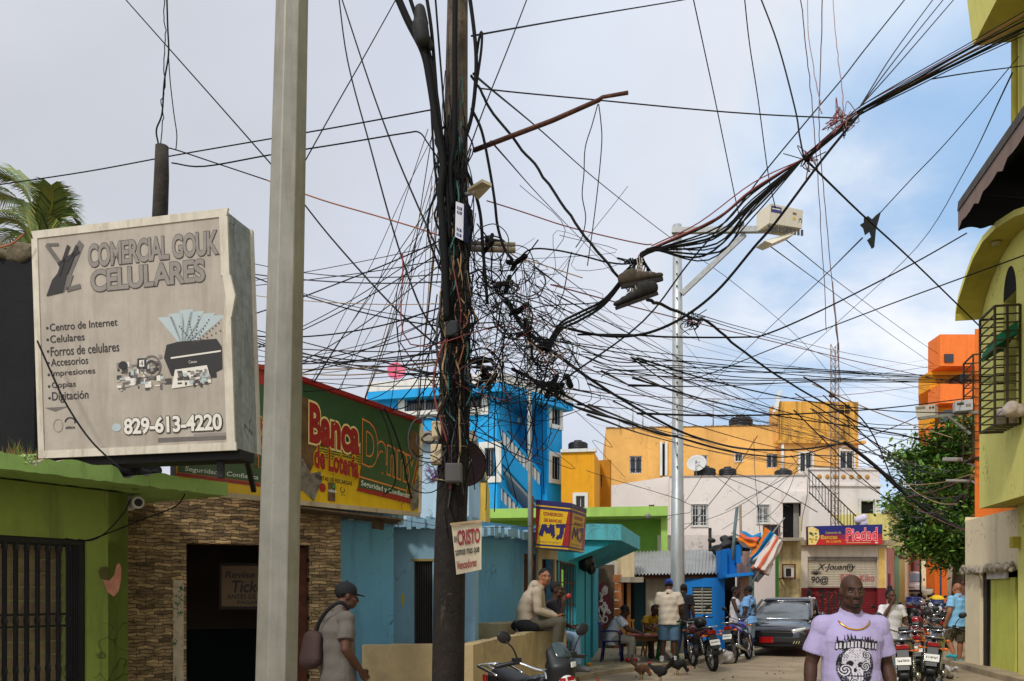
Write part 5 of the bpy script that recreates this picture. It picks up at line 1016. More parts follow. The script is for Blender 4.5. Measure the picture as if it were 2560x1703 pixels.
tag(remesh(mb, .025, 2).build('plastic_bag', M('dirty_white_bag', (170, 156, 148), .7, var=.3, scale=8, bump=.4)), 'dirty white bag stuffed in the bottom of the window cage', 'bag')
# roof slab at the top of the frame
mb = MB(); rs = Run((8.26 - .62, 14.15), (-.21, -1), 14); z0 = 10.63; q = [rs.O, rs.E, rs.E - rs.N * 3, rs.O - rs.N * 3]; ch = [q[0] - rs.U * .0, q[0]]
mb.add([up3(p, z0) for p in q] + [up3(p + rs.N * .10, z0 + .9) for p in q[:2]] + [up3(p, z0 + .9) for p in q[2:]], [(3, 2, 1, 0), (0, 1, 5, 4), (1, 2, 6, 5), (2, 3, 7, 6), (3, 0, 4, 7), (4, 5, 6, 7)]); mb.m = [0, 1, 1, 1, 1, 1]
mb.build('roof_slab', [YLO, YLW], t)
mb = MB(); a = yw.O + yw.U * yw.u(2548) + yw.N * .07; mb.tube([up3(a, 8.1), up3(a, 10.6)], .05, 8); mb.build('downpipe', YLO, t)
# dark canvas awning
CAN = M('faded_dark_canvas', (66, 62, 58), .9, var=.2, scale=3, dirt=(120, 104, 96), damt=.5, dthr=.5); CAI = M('black_canvas_inside', (18, 20, 24), .95, var=.2)  # inner faces of the awning near-black, darker than the outer canvas
ao = Run((.5227 * 13.76, 13.76), (-.21, -1), 8); mb = MB(); z0 = 7.87; LA = 8; nS = 40
tA = thing('window_awning', 'dark canvas awning with a scalloped edge high on the yellow house', 'awning', ao.O)
f = lambda u, z, d: ao.O + ao.U * u - ao.N * d + Vector((0, 0, z))
for k in range(nS):
 u0, u1 = LA * k / nS, LA * (k + 1) / nS
 for d_, mi in ((0, 0), (.02, 1)):
  dz = lambda u: .47 - .09 * abs(math.sin(u / .5 * math.pi)) ** .7
  mb.add([f(u0, z0 - dz(u0), d_), f(u1, z0 - dz(u1), d_), f(u1, z0 - .16, d_ + .0), f(u0, z0 - .16, d_)], [(0, 1, 2, 3)], mi)
  mb.add([f(u0, z0 - .16, d_ - .015 * (1 - mi)), f(u1, z0 - .16, d_ - .015 * (1 - mi)), f(u1, z0, d_), f(u0, z0, d_)], [(0, 1, 2, 3)], 2 if mi == 0 else 1)
 mb.add([f(u0, z0, 0), f(u1, z0, 0), f(u1, z0 + .75, 1.05), f(u0, z0 + .75, 1.05)], [(0, 1, 2, 3)], 2)
 mb.add([f(u0, z0 - .01, .03), f(u1, z0 - .01, .03), f(u1, z0 + .72, 1.05), f(u0, z0 + .72, 1.05)], [(3, 2, 1, 0)], 1)
fl = [f(0, z0 - .47 + .05 * abs(math.sin(k / 16 * 3 * math.pi)), 1.05 * k / 16) for k in range(17)]
mb.add(fl + [f(0, z0 + .72, 1.05), f(0, z0, 0)], [tuple(range(19))], 1)
mb.build('canopy', [M('pinkish_canvas_valance', (126, 106, 98), .9, var=.15), CAI, CAN], tA)
mb = MB(); mb.bar(f(.3, z0, .02), f(.3, z0 - .2, 1.05), .03); mb.bar(f(4, z0, .02), f(4, z0 - .2, 1.05), .03); mb.build('bracket', IRON, tA)
# low beige house front
BGW = M('patchy_beige_render', (222, 206, 172), .88, var=.08, scale=1, dirt=(150, 130, 98), damt=.4, dthr=.54, bump=.1); LMY = M('lime_yellow_panel', (186, 190, 84), .8, var=.1, dirt=(140, 130, 80), damt=.5)
be = Line2(2413, 18.0, 2546, 15.2); t = thing('beige_house', 'low beige house front with a broken concrete lintel and lime yellow door panel', 'house', be.O)
zl = be.z(2480, 1428); gap = (be.u(2449), be.u(2545), 0, zl)
mb = MB(); pt = grid_wall(mb, be.O, be.U, be.L, 0, be.z(2480, 1286), [gap], .3, N=be.N); mb.add([pt(0, 0), pt(0, 0) + Vector((4, .4, 0)), up3(pt(0, 0) + Vector((4, .4, 0)), 3.17), pt(0, 3.17)], [(0, 1, 2, 3)]); mb.build('wall', BGW, t)
g_ = lambda x0, x1, z0, z1, d, k, m, nm: MB().slab([pt(be.u(x0), z0, d), pt(be.u(x1), z0, d), pt(be.u(x1), z1, d), pt(be.u(x0), z1, d)], -be.N * k).build(nm, m, t)
g_(2449, 2545, 0, zl, .28, .02, VOID, 'doorway'); g_(2463, 2523, 0, be.z(2490, 1445), .1, .05, LMY, 'panel_door'); g_(2461, 2511, be.z(2490, 1447), be.z(2490, 1428), .04, .03, WHITE, 'board'); g_(2450, 2459, 0, zl, .06, .05, IRON, 'door_post'); g_(2525, 2543, 0, zl, .12, .05, M('grey_metal_door', (104, 96, 84), .7, .2, var=.15), 'metal_door')
mb = MB(); rr = random.Random(9)
for k in range(110):
 u = be.L * k / 110; z = zl + rr.uniform(-.05, .10) + .02; mb.ell(pt(u, z, rr.uniform(-.12, -.02)), (rr.uniform(.03, .08), .05, rr.uniform(.02, .055)), Euler((rr.random(), rr.random(), rr.random())), 7, 5)
remesh(mb, .03, 1).build('broken_lintel', CONC, t)
lo = Run((9.0, 15.18), (-.21, -1), 9); mb = MB(); grid_wall(mb, lo.O, lo.U, lo.L, 0, 3.12, [], .3, N=lo.N); mb.build('side_wall', YLW, t)
mb = MB(); mb.box(P(2540, 1356, 15.1) , (.18, .1, .2)); tag(mb.build('meter_box', YLO), 'small olive box on the lower yellow wall', 'box')
# orange house beyond the yellow one
OR2 = M('bright_orange_wall_paint', (226, 116, 40), .75, var=.06, dirt=(150, 62, 20), damt=.35); OR3 = M('yellow_orange_wall_paint', (222, 150, 16), .75, var=.06)
t = thing('orange_house', 'slim bright orange house pier behind the yellow corner house', 'house', P(2445, 1560, 19))
mb = MB(); a = [P(2437, 0, 19), P(2560, 0, 19), P(2560, 0, 26), P(2446, 0, 26)]; mb.hexa([up3(p, 0) for p in a] + [up3(p, 7.45) for p in a]); mb.build('wall', OR2, t)
cage.O = P(2437, 0, 18.6); cage.O.z = 0; cage.U = Vector((-.25, -1, 0)).normalized(); cage.N = Vector((cage.U.y, -cage.U.x, 0))
cagebox(2409, 2433, H + (YH - 1120) / F * 17.5, H + (YH - 845) / F * 17.5, 13, t)
t = thing('orange_tower', 'tall orange apartment tower with yellow balconies far behind the tree', 'building', P(2390, 1460, 62))
tw = Line2(2320, 63, 2350, 61); t2 = Line2(2350, 61, 2455, 61); tz = lambda y: H - (y - YH) / F * 61
def oblock(y0, y1, m, nm, ins=0, x0=2320):
 mb = MB(); a = [P(x0, 0, 63), P(2350, 0, 61), P(2460, 0, 61), P(2460, 0, 70), P(x0, 0, 70)]; a = [p + Vector((0, ins, 0)) for p in a]
 mb.add([up3(p, tz(y1)) for p in a] + [up3(p, tz(y0)) for p in a], [(4, 3, 2, 1, 0), (5, 6, 7, 8, 9)] + [(i, (i + 1) % 5, (i + 1) % 5 + 5, i + 5) for i in range(5)]); mb.build(nm, m, t)
oblock(836, 915, OR2, 'parapet_wall'); oblock(915, 960, OR3, 'recessed_wall', 1.5); oblock(960, 1008, OR2, 'balcony'); oblock(1008, 1056, OR3, 'recessed_wall', 1.5); oblock(1056, 1470, OR2, 'wall', .3)
for x, y0, y1 in ((2362, 885, 905), (2400, 935, 955), (2365, 1025, 1052)):
 mb = MB(); mb.slab([P(x, y1, 60.9), P(x + 22, y1, 60.9), P(x + 22, y0, 60.9), P(x, y0, 60.9)], (0, 1.6, 0)); mb.build('window', GLASS, t)
# far end of the street
rr = random.Random(21)
def farhouse(lab, x0, Y0, x1, Y1, ytop, m, wins=(), name='house', trim=WHITE):
 L_ = Line2(x0, Y0, x1, Y1); t = thing(name, lab, 'house', up3(L_.O, gz(Y0))); zt = L_.z((x0 + x1) / 2, ytop); hs = [L_.hole(*w_) for w_ in wins]
 mb, pt = fac(L_, gz(Y0) - .2, zt, hs); shell(L_, mb, gz(Y0) - .2, zt, 7); mb.build('wall', m, t)
 for h in hs: window(t, pt, *h, trim=.1, frame=trim, bars=3)
 mb = MB(); mb.slab([pt(-.1, zt, -.15), pt(L_.L + .1, zt, -.15), pt(L_.L + .1, zt + .18, -.15), pt(-.1, zt + .18, -.15)], L_.N * -.5); mb.build('cornice', CONC, t); return t, pt, L_
farhouse('pale yellow two storey house behind the shutter shop, at the left of the street', 2222, 46, 2262, 56, 1300, M('pale_lemon_wall', (206, 194, 120), .85, var=.1, dirt=(150, 130, 80)), [(2232, 2238, 1318, 1336), (2247, 2252, 1322, 1338)])
farhouse('cream house with a red awning at the left of the far street', 2258, 58, 2285, 70, 1338, M('cream_far_wall', (214, 202, 168), .85, var=.1), [(2264, 2270, 1352, 1366)])
farhouse('mint green house front far down the street behind the van', 2238, 49, 2262, 57, 1392, M('mint_wall', (126, 172, 136), .85, var=.1), [])
farhouse('beige block closing the far end of the street', 2266, 104, 2420, 100, 1352, M('far_beige_wall', (196, 176, 140), .85, var=.12), [(2290, 2300, 1368, 1382), (2318, 2328, 1368, 1382), (2346, 2356, 1368, 1382)])
farhouse('dull red painted shop front far down the street, left of the van', 2278, 66, 2300, 80, 1384, M('far_red_wall', (150, 66, 52), .85, var=.15), [])
t, pt, L_ = farhouse('orange shop with open dark front under the tree, at the right of the street', 2336, 58, 2420, 44, 1378, OR2, [])
for x in (2350, 2368, 2388, 2410):
 g0 = L_.u(x); mb = MB(); mb.slab([pt(g0 - .5, .6, -.03), pt(g0 + .35, .6, -.03), pt(g0 + .35, 3.4, -.03), pt(g0 - .5, 3.4, -.03)], L_.N * -.02); mb.build('opening', VOID, t)
 mb = MB(); mb.bar(pt(g0 + .7, .5, -.3), pt(g0 + .7, 3.6, -.3), .3); mb.build('column', OR2 if x != 2388 else M('pale_post', (180, 170, 150), .8), t)
t = thing('shop_sign', 'small yellow picture sign over the shops far down the street', 'sign', P(2320, 1390, 45))
c4 = [P(2296, 1377, 45), P(2340, 1377, 44.6), P(2340, 1399, 44.6), P(2296, 1398, 45)]; mb = MB(); mb.slab(c4, (0, .2, 0)); mb.build('box', SYEL, t)
pn = Panel(*c4); pn.rect(0, 0, 1, 1, SYEL, 1)
for k in range(4): pn.ring(.14 + .24 * k, .5, .09, .3, .4, [SRED, SWHT, SRED, WSP][k], 2, 12)
pn.build('sign_face', t); mb = MB(); a = P(2301, 1398, 45.2); mb.tube([a, up3(a, gz(45))], .05); mb.build('post', IRON, t)
mb = MB(); a = P(2352, 1378, 44.8); mb.box(a + Vector((0, 0, -.2)), (.4, .12, .42)); mb.tube([a, up3(a, gz(45))], .05); tag(mb.build('blue_sign', M('sky_blue_sign', (30, 120, 170), .5)), 'small sky blue sign on a post beside the yellow picture sign', 'sign')
# ------------------------------------------------------------------ trees
def leafmat(name, c, c2):
 m = M(name, c, .55, var=.35, scale=3, spec=.3); b = m.node_tree.nodes['Principled BSDF']; return m
LF = [leafmat('leaf_mid_green', (74, 108, 32), 0), leafmat('leaf_dark_green', (42, 72, 22), 0), leafmat('leaf_light_green', (108, 142, 50), 0)]
BARK = M('brown_bark', (88, 72, 56), .95, var=.35, scale=6, bump=.6)
def tree(name, lab, base, h, blobs, seed, nl, ls):
 rr = random.Random(seed); t = thing(name, lab, 'tree', base); base = Vector(base); mb = MB()
 mb.tube([base, base + Vector((.1, 0, h * .3)), base + Vector((-.1, .1, h * .55)), base + Vector((.1, 0, h * .8))], [.3, .24, .17, .06], 9)
 for c, r in blobs:
  a = base + Vector((rr.uniform(-.1, .1), 0, h * rr.uniform(.25, .5))); c = Vector(c); mb.tube([a, a.lerp(c, .5) + Vector((0, 0, -.2)), c], [.12, .08, .03], 6)
 mb.build('trunk', BARK, t); mb = MB(); tot = sum(r ** 2 for c, r in blobs)
 for c, r in blobs:
  c = Vector(c); ncl = max(5, int(nl * r ** 2 / tot / 22))
  for k in range(ncl):
   d = Vector((rr.gauss(0, 1), rr.gauss(0, 1), rr.gauss(0, 1))).normalized(); cc = c + d * r * rr.uniform(.35, 1.05) ; cc.z += rr.uniform(-.1, .1); mi = rr.choice([0, 0, 0, 1, 1, 2]); cr = rr.uniform(.25, .5)
   ax = Vector((rr.gauss(0, 1), rr.gauss(0, 1), rr.gauss(0, .35))).normalized()
   for j in range(22):
    p = cc + Vector((rr.gauss(0, cr), rr.gauss(0, cr), rr.gauss(0, cr * .45))); u = (ax + Vector((rr.gauss(0, .6), rr.gauss(0, .6), rr.gauss(0, .4)))).normalized(); w_ = u.cross(Vector((rr.gauss(0, .5), rr.gauss(0, .5), 1))).normalized(); s_ = ls * rr.uniform(.6, 1.3)
    mb.add([p - u * s_, p + w_ * s_ * .42, p + u * s_, p - w_ * s_ * .42], [(0, 1, 2, 3)], mi if rr.random() < .8 else rr.choice([0, 1, 2]))
 mb.build('crown', LF, t); return t
rr = random.Random(31); TY = 41; bl_ = []
for x, y, r in ((2400, 1075, 44), (2360, 1110, 48), (2300, 1135, 40), (2265, 1150, 28), (2420, 1130, 55), (2350, 1175, 58), (2285, 1190, 40), (2405, 1210, 60), (2320, 1245, 62), (2262, 1262, 40), (2400, 1290, 60), (2340, 1310, 56), (2280, 1310, 46), (2380, 1360, 50), (2320, 1370, 40), (2370, 1400, 34), (2245, 1255, 22), (2440, 1090, 40), (2440, 1250, 50), (2420, 1380, 50), (2300, 1350, 44), (2350, 1345, 50), (2415, 1330, 50)):
 bl_.append((P(x, y, TY + rr.uniform(-2, 2)), r / F * TY * .92))
tree('street_tree', 'large dark green tree overhanging the street in front of the orange tower', up3(P(2392, 1500, 42), gz(42)), 9.5, bl_, 5, 22000, .15)
tree('street_tree', 'small green tree far down the street behind the shutter shop', up3(P(2214, 1480, 64), gz(64)), 4.5, [(P(2214, 1395 - 8 * k, 64), .9) for k in range(1)], 6, 500, .2)
# palm top left
t = thing('palm_tree', 'coconut palm crown rising behind the blackened wall at the top left', 'palm', P(60, 1300, 12.5))
c = P(95, 640, 12.5); mb = MB(); mb.tube([Vector((c.x - .3, c.y + .3, 0)), Vector((c.x - .1, c.y + .2, 2.5)), c], [.17, .14, .11], 10); mb.build('trunk', BARK, t)
rr = random.Random(17); PLM = [M('palm_leaf_green', (104, 122, 62), .5, var=.3), M('palm_leaf_yellow', (128, 128, 50), .5, var=.2), M('palm_leaf_dark', (60, 80, 36), .5, var=.3)]
def frond(pts, wid, drop, seed):
 rr = random.Random(seed); q = catmull(pts, 9); mb = MB(); mb.tube(q, [.028 * (1 - .8 * i / (len(q) - 1)) for i in range(len(q))], 5, 1); n = 62
 for k in range(2, n):
  f_ = k / n * (len(q) - 1); i = min(int(f_), len(q) - 2); p = q[i].lerp(q[i + 1], f_ - i); d = (q[i + 1] - q[i]).normalized(); sd = d.cross(Vector((0, 0, 1)) if abs(d.z) < .9 else Vector((0, 1, 0))).normalized(); upv = sd.cross(d).normalized(); L_ = wid * (.45 + .75 * math.sin(math.pi * min(1, .15 + .8 * k / n)))
  for s_ in (-1, 1):
   e1 = p + (sd * s_ * .62 + d * .55 + upv * .12) * L_ * .55; e2 = p + (sd * s_ * .8 + d * .85) * L_ + Vector((0, 0, -drop * L_ * rr.uniform(.6, 1.3))); w_ = d * .011; mi = rr.choice([0, 0, 0, 1, 2])
   mb.add([p - w_, p + w_, e1 + w_ * 1.1, e1 - w_ * 1.1], [(0, 1, 2, 3)], mi); mb.add([e1 - w_ * 1.1, e1 + w_ * 1.1, e2], [(0, 1, 2)], mi)
 mb.build('frond', PLM, t)
fr = [[(95, 640), (60, 520), (10, 490), (-60, 500)], [(95, 640), (90, 540), (40, 455), (-30, 430)], [(95, 640), (120, 550), (150, 520), (190, 545)], [(95, 640), (60, 570), (0, 550), (-70, 600)], [(95, 640), (105, 560), (85, 480), (40, 425)], [(95, 640), (130, 570), (160, 560), (185, 600)], [(95, 640), (70, 600), (30, 590), (-40, 640)], [(95, 640), (118, 560), (132, 500), (128, 462)]]
for i, f_ in enumerate(fr):
 dy = [0, .1, .35, .6]; s_ = [(-1) ** i * (.2 + .1 * i)][0]; frond([P(x, y, 12.5 + s_ * d_) for (x, y), d_ in zip(f_, dy)], .38, .35, 40 + i)
# ------------------------------------------------------------------ poles
CNP = M('streaky_galvanised_pole', (136, 133, 122), .5, .4, var=.22, scale=2.2, dirt=(96, 90, 70), damt=.6, dthr=.47)
t = thing('lamp_pole', 'tall tapered eight sided grey metal pole right of the grey shop sign', 'pole', P(700, 2036, 6))
mb = MB(); b0, b1, tp = P(686, 2036, 6), P(691, 1703, 6), P(730.5, 0, 6); dx = (tp - b1) / (tp.z - b1.z)
ring = lambda z, r: [b1 + dx * (z - b1.z) + Vector((r * math.cos(R(45 * k + 37.5)), r * math.sin(R(45 * k + 37.5)), 0)) for k in range(8)]
zs_ = [0, b1.z, 2.2, 3.4, tp.z, 8.5]; rs_ = [.165, .153, .146, .136, .118, .095]; v = [p for z, r in zip(zs_, rs_) for p in ring(z, r)]
mb.add(v, [(j * 8 + k, j * 8 + (k + 1) % 8, (j + 1) * 8 + (k + 1) % 8, (j + 1) * 8 + k) for j in range(5) for k in range(8)]); mb.build('pole_shaft', CNP, t, bevel=.006)
mb = MB(); mb.lathe([(.17, 0), (.17, .04), (.3, .04), (.3, 0)], ring(0, .0)[0], 8); mb.build('base_plate', CNP, t)
pn = Panel(P(688, 1365, 5.86), P(716, 1365, 5.86), P(716, 1432, 5.86), P(690, 1432, 5.86))
mb = MB(); CH = M('white_chalk_mark', (196, 190, 176), .9)
t = thing('utility_pole', 'dark weathered wooden utility pole wrapped in cables', 'pole', P(1120, 2000, 8))
WPO = M('tarred_weathered_wood', (32, 26, 22), .92, var=.55, scale=4, dirt=(150, 134, 108), damt=.38, dthr=.60, bump=.9, bscale=9); WPL2 = M('grey_weathered_wood', (120, 108, 92), .92, var=.35, scale=5, dirt=(60, 52, 44), damt=.7, bump=.8, bscale=10)
ax = lambda y: P(1120 + (1703 - y) * 24 / 1703 + (6 if 700 < y < 1200 else 0), y, 8.0)
mb = MB(); ys_ = [2003, 1703, 1400, 1150, 980]; mb.tube([ax(y) for y in ys_], [.155, .152, .148, .146, .144], 20, 0); mb.build('lower_shaft', WPO, t)
mb = MB(); ys_ = [980, 760, 500, 250, 0, -300]; mb.tube([ax(y) for y in ys_], [.144, .138, .122, .108, .096, .085], 20, 0); mb.build('upper_shaft', M('mixed_weathered_wood', (92, 80, 66), .92, var=.5, scale=5, dirt=(44, 36, 30), damt=.85, dthr=.46, bump=.9, bscale=10), t)
BAND = M('pale_metal_strap', (176, 158, 120), .45, .5, var=.2)
rr = random.Random(14)
for y in (588, 612, 628, 790, 812, 872, 945, 980, 1052, 1068, 1122, 1210):
 c = ax(y); tilt = rr.uniform(-.06, .06); mb = MB(); r_ = .15 if y > 700 else .142
 mb.tube([c + Vector((r_ * math.cos(a), r_ * math.sin(a), tilt * math.cos(a))) for a in [6.2832 * k / 24 for k in range(25)]], rr.uniform(.004, .007), 5); mb.build('strap', BAND, t)
# ------------------------------------------------------------------ things fixed to the wooden pole
c4 = [P(1140, 504, 7.78), P(1160, 511, 7.74), P(1158, 602, 7.74), P(1138, 592, 7.78)]; t = thing('cable_box', 'slim white and navy cable box strapped high on the wooden pole', 'box', c4[3])
mb = MB(); mb.slab(c4, (.075, .12, 0)); mb.build('box', M('navy_box_paint', (26, 32, 66), .5), t); pn = Panel(*c4); pn.rect(0, 0, 1, 1, M('white_box_label', (206, 206, 214), .5), 1)
for v in (.12, .24, .72, .86): pn.rect(.2, v, .8, v + .08, M('navy_print', (30, 36, 80), .5), 2); pn.ring(.5, v + .04, .15, .03, .4, SWHT, 3, 10)
pn.build('label', t)
t = thing('floodlight', 'square beige floodlight on the wooden pole, tilted downwards', 'lamp', P(1190, 490, 7.7)); a = [P(1168, 478, 7.75), P(1205, 455, 7.6), P(1229, 466, 7.6), P(1196, 500, 7.75)]; mb = MB(); mb.slab(a, (0, .05, .05)); mb.build('housing', M('beige_lamp_housing', (150, 136, 104), .5, .2), t)
mb = MB(); mb.tube([P(1150, 490, 7.9), P(1190, 480, 7.72)], .02); mb.build('bracket', STEEL, t)
def pbox(name, lab, x0, x1, y0, y1, Y, m, dep=.12):
 t = thing(name, lab, 'box', P((x0 + x1) / 2, y1, Y)); mb = MB(); a = P(x0, y1, Y); b = P(x1, y0, Y); mb.span(a.x, b.x, Y, Y + dep, a.z, b.z); mb.build('case', m, t, bevel=.012); mb = MB(); mb.span(a.x + .012, b.x - .012, Y - .008, Y + .001, a.z + .012, b.z - .012); mb.build('lid', m, t, bevel=.004); return t
pbox('junction_box', 'grey rounded meter box on the front of the wooden pole below the tangle', 1112, 1155, 1157, 1206, 7.72, M('mid_grey_box', (84, 82, 80), .6, var=.1))
pbox('junction_box', 'cream plastic box on the left of the wooden pole beside the lottery sign', 1076, 1106, 1110, 1160, 7.86, M('cream_box', (190, 172, 136), .6, var=.08))
pbox('junction_box', 'smaller cream box on the left of the wooden pole, above the other cream box', 1079, 1107, 1052, 1094, 7.86, M('cream_box', (190, 172, 136)))
pbox('junction_box', 'black cable closure strapped on the left front of the wooden pole', 1113, 1146, 800, 842, 7.76, M('black_box', (22, 24, 24), .5))
dish('satellite_dish', 'old dark maroon satellite dish fixed behind the wooden pole', P(1156, 1162, 8.22) - Vector((0, 0, .3)), .225, (.35, -1, .1), M('dark_maroon_dish', (46, 20, 18), .6, var=.2), post=.3)
t = thing('banner', 'cream cloth banner with red and black hand lettering nailed to the wooden pole', 'banner', P(1165, 1435, 7.7))
c4 = [P(1128, 1312, 7.72), P(1204, 1303, 7.68), P(1203, 1424, 7.68), P(1141, 1437, 7.72)]; pn = Panel(*c4); CLO = M('cream_banner_cloth', (206, 192, 164), .9, var=.08, scale=6, dirt=(150, 130, 100), damt=.3)
mb = MB(); N_ = 12; g2 = {}
for j in range(N_ + 1):
 for i in range(N_ + 1): u, v = i / N_, j / N_; g2[i, j] = pn.pt(u, v, -.006 - .006 * math.sin(u * 9 + v * 4))
vs = [g2[i, j] for j in range(N_ + 1) for i in range(N_ + 1)]; fs = [(j * (N_ + 1) + i, j * (N_ + 1) + i + 1, (j + 1) * (N_ + 1) + i + 1, (j + 1) * (N_ + 1) + i) for j in range(N_) for i in range(N_)]
mb.add(vs, fs, 0, True); mb.add([p - pn.n * .004 for p in vs], [tuple(reversed(f)) for f in fs], 0, True); mb.build('cloth', CLO, t)
pn.text('EN', .05, .24, .15, .36, INK2, 2, bold=.03); pn.text('CRISTO', .17, .13, .95, .44, SRED, 2, bold=.03); pn.text('somos mas que', .05, .52, .93, .68, INK2, 2, bold=.015); pn.text('Vencedores', .06, .74, .82, .91, SRED, 2, bold=.02, shear=.15); pn.build('lettering', t)
mb = MB(); mb.bar(P(1126, 1311, 7.70), P(1206, 1302, 7.66), .02); mb.build('slat', M('pale_wood_slat', (176, 150, 112), .8, var=.2), t)
mb = MB(); mb.tube([P(1185, 376, 8.0), P(1380, 302, 7.6), P(1498, 250, 7.4), P(1506, 243, 7.38), P(1570, 232, 7.3)], [.024, .022, .02, .016, .018], 8); tag(mb.build('pipe_arm', M('rust_brown_pipe', (86, 52, 38), .8, .2, var=.5, scale=8, dirt=(40, 26, 20), damt=.6, bump=.3)), 'rusty pipe arm sticking out of the wooden pole to the upper right', 'pipe')
for y, l in ((608, 'upper'), (622, 'lower')):
 mb = MB(); mb.tube([P(1170, y, 7.95), P(1288, y + 4, 7.9)], .022 if y < 615 else .028, 8); tag(mb.build('cross_arm', M('weathered_grey_arm', (134, 122, 102), .8, var=.3, scale=7)), f'short {l} one of two grey cross arms right of the wooden pole', 'arm')
# galvanised conduit standing in front of the blue door, and steel pole in the square
mb = MB(); mb.tube([P(1325, 1700, 13.2), P(1325, 1200, 13.2), P(1322, 760, 13.2)], .035, 8); tag(mb.build('conduit_pole', STEEL), 'thin galvanised pipe rising between wooden pole and MJ sign', 'pipe')
t = thing('steel_pole', 'tall round galvanised steel pole standing in the square', 'pole', P(1694, 1642, 21))
mb = MB(); q = [P(1694, 1642, 21), P(1694, 1480, 21), P(1694, 1238, 21), P(1694, 1236, 21), P(1694, 900, 21), P(1693, 563, 21)]; mb.tube(q, [.178, .172, .158, .146, .13, .108], 20); mb.build('pole_shaft', M('bright_galvanised_steel', (168, 172, 172), .42, .5, var=.1, scale=3, dirt=(120, 112, 88), damt=.35), t)
mb = MB()
for k in range(20):
 for sx in (-.045,): p = P(1694, 600 + 30 * k, 21); mb.box(p + Vector((sx, -.128 - .002 * k, 0)), (.03, .02, .04))
tag(mb.build('step_hole', VOID, t), None, None, None, 'stuff')
mb = MB(); mb.bar(P(1680, 577, 20.95), P(1940, 574, 20.3), .14, .13); mb.build('cross_arm', STEEL, t)
mb = MB(); mb.bar(P(1704, 735, 20.9), P(1862, 586, 20.55), .09, .12); mb.build('brace', STEEL, t)
mb = MB(); c = P(1855, 574, 20.5); mb.lathe([(.05, 0), (.06, .05), (.035, .07), (.06, .1), (.035, .12), (.06, .15), (.03, .2), (0, .22)], c, 12); mb.build('insulator', M('grey_insulator', (96, 104, 108), .4), t)
t = thing('meter_cabinet', 'white metal meter cabinet with open bottom on the steel pole cross arm', 'box', P(1960, 570, 20.2))
c4 = [P(1926, 509, 19.9), P(2008, 526, 20.5), P(2005, 571, 20.5), P(1923, 558, 19.9)]; CAB = M('cream_white_cabinet', (204, 196, 176), .55, var=.06, dirt=(150, 130, 90), damt=.3)
mb = MB(); mb.slab(c4, (-.17, .5, 0)); mb.build('case', CAB, t); pn = Panel(*c4); pn.rect(.03, .1, .34, .42, M('navy_print'), 1); pn.rect(.06, .2, .3, .26, SWHT, 2); pn.rect(.68, .22, .80, .34, M('brown_label', (120, 70, 50), .5), 1); pn.poly([(.74, .4), (.80, .62), (.68, .62)], SYEL, 1); pn.ring(.93, .66, .05, .2, .35, INK2, 1, a0=-200, a1=20); pn.build('label', t)
mb = MB(); a, b = P(1923, 563, 19.95), P(2005, 575, 20.5);
for k in range(10): p = a.lerp(b, k / 9); mb.bar(p, p - Vector((0, 0, .14)), .05, .03)
mb.build('breaker_row', M('cabinet_breakers', (60, 58, 54), .5, var=.4), t)
mb = MB(); mb.slab([P(1912, 602, 19.8), P(1994, 577, 20.4), P(1990, 583, 20.4), P(1930, 609, 19.8)], (-.1, .4, 0)); mb.build('open_door', CAB, t)
t = thing('meter_cabinet', 'cream meter cabinet on a long grey arm beside the orange tower', 'box', P(2310, 1045, 19))
c4 = [P(2287, 1016, 18.6), P(2337, 1010, 18.9), P(2338, 1037, 18.9), P(2292, 1044, 18.6)]; mb = MB(); mb.slab(c4, (.22, .3, 0)); mb.build('case', CAB, t); pn = Panel(*c4); pn.rect(.05, .1, .5, .3, GRY, 1); pn.rect(.7, .2, .8, .4, SRED, 1); pn.rect(.85, .2, .95, .4, INK2, 1); pn.build('label', t)
mb = MB(); a, b = P(2295, 1046, 18.7), P(2445, 1030, 18.6); mb.bar(a, b, .06); mb.bar(P(2372, 1042, 18.6), P(2425, 1085, 18.6), .05); mb.build('support_arm', STEEL, t)
t = thing('meter_cabinet', 'grey meter cabinet on the long arm next to the window cage', 'box', P(2408, 1025, 18.5)); mb = MB(); c4 = [P(2388, 1003, 18.4), P(2432, 998, 18.3), P(2432, 1024, 18.3), P(2388, 1028, 18.4)]; mb.slab(c4, (.1, .3, 0)); mb.build('case', M('pale_grey_cabinet', (170, 172, 176), .5), t); pn = Panel(*c4); pn.rect(.1, .2, .5, .45, INK, 1); pn.rect(.6, .4, .9, .7, GRY, 1); pn.build('label', t)
for i, (x0, y0, x1, y1, xe, ye, l) in enumerate(((2364, 1149, 2402, 1149, 2446, 1170, 'street lamp head on an arm in front of the tree, upper one'), (2369, 1202, 2430, 1203, 2444, 1212, 'flat street lamp head on an arm in front of the tree, lower one'))):
 t = thing('street_lamp', l, 'street lamp', P(xe, ye, 19)); mb = MB(); mb.bar(P(x0, y0, 20.5), P(x1, y1, 20), .2, .09 if i == 0 else .06); mb.build('lamp_head', M('grey_lamp_head', (150, 146, 138), .5, .2), t, bevel=.02); mb = MB(); mb.tube([P(x1, y1, 20), P(xe, ye, 19)], .025); mb.build('arm', STEEL, t)
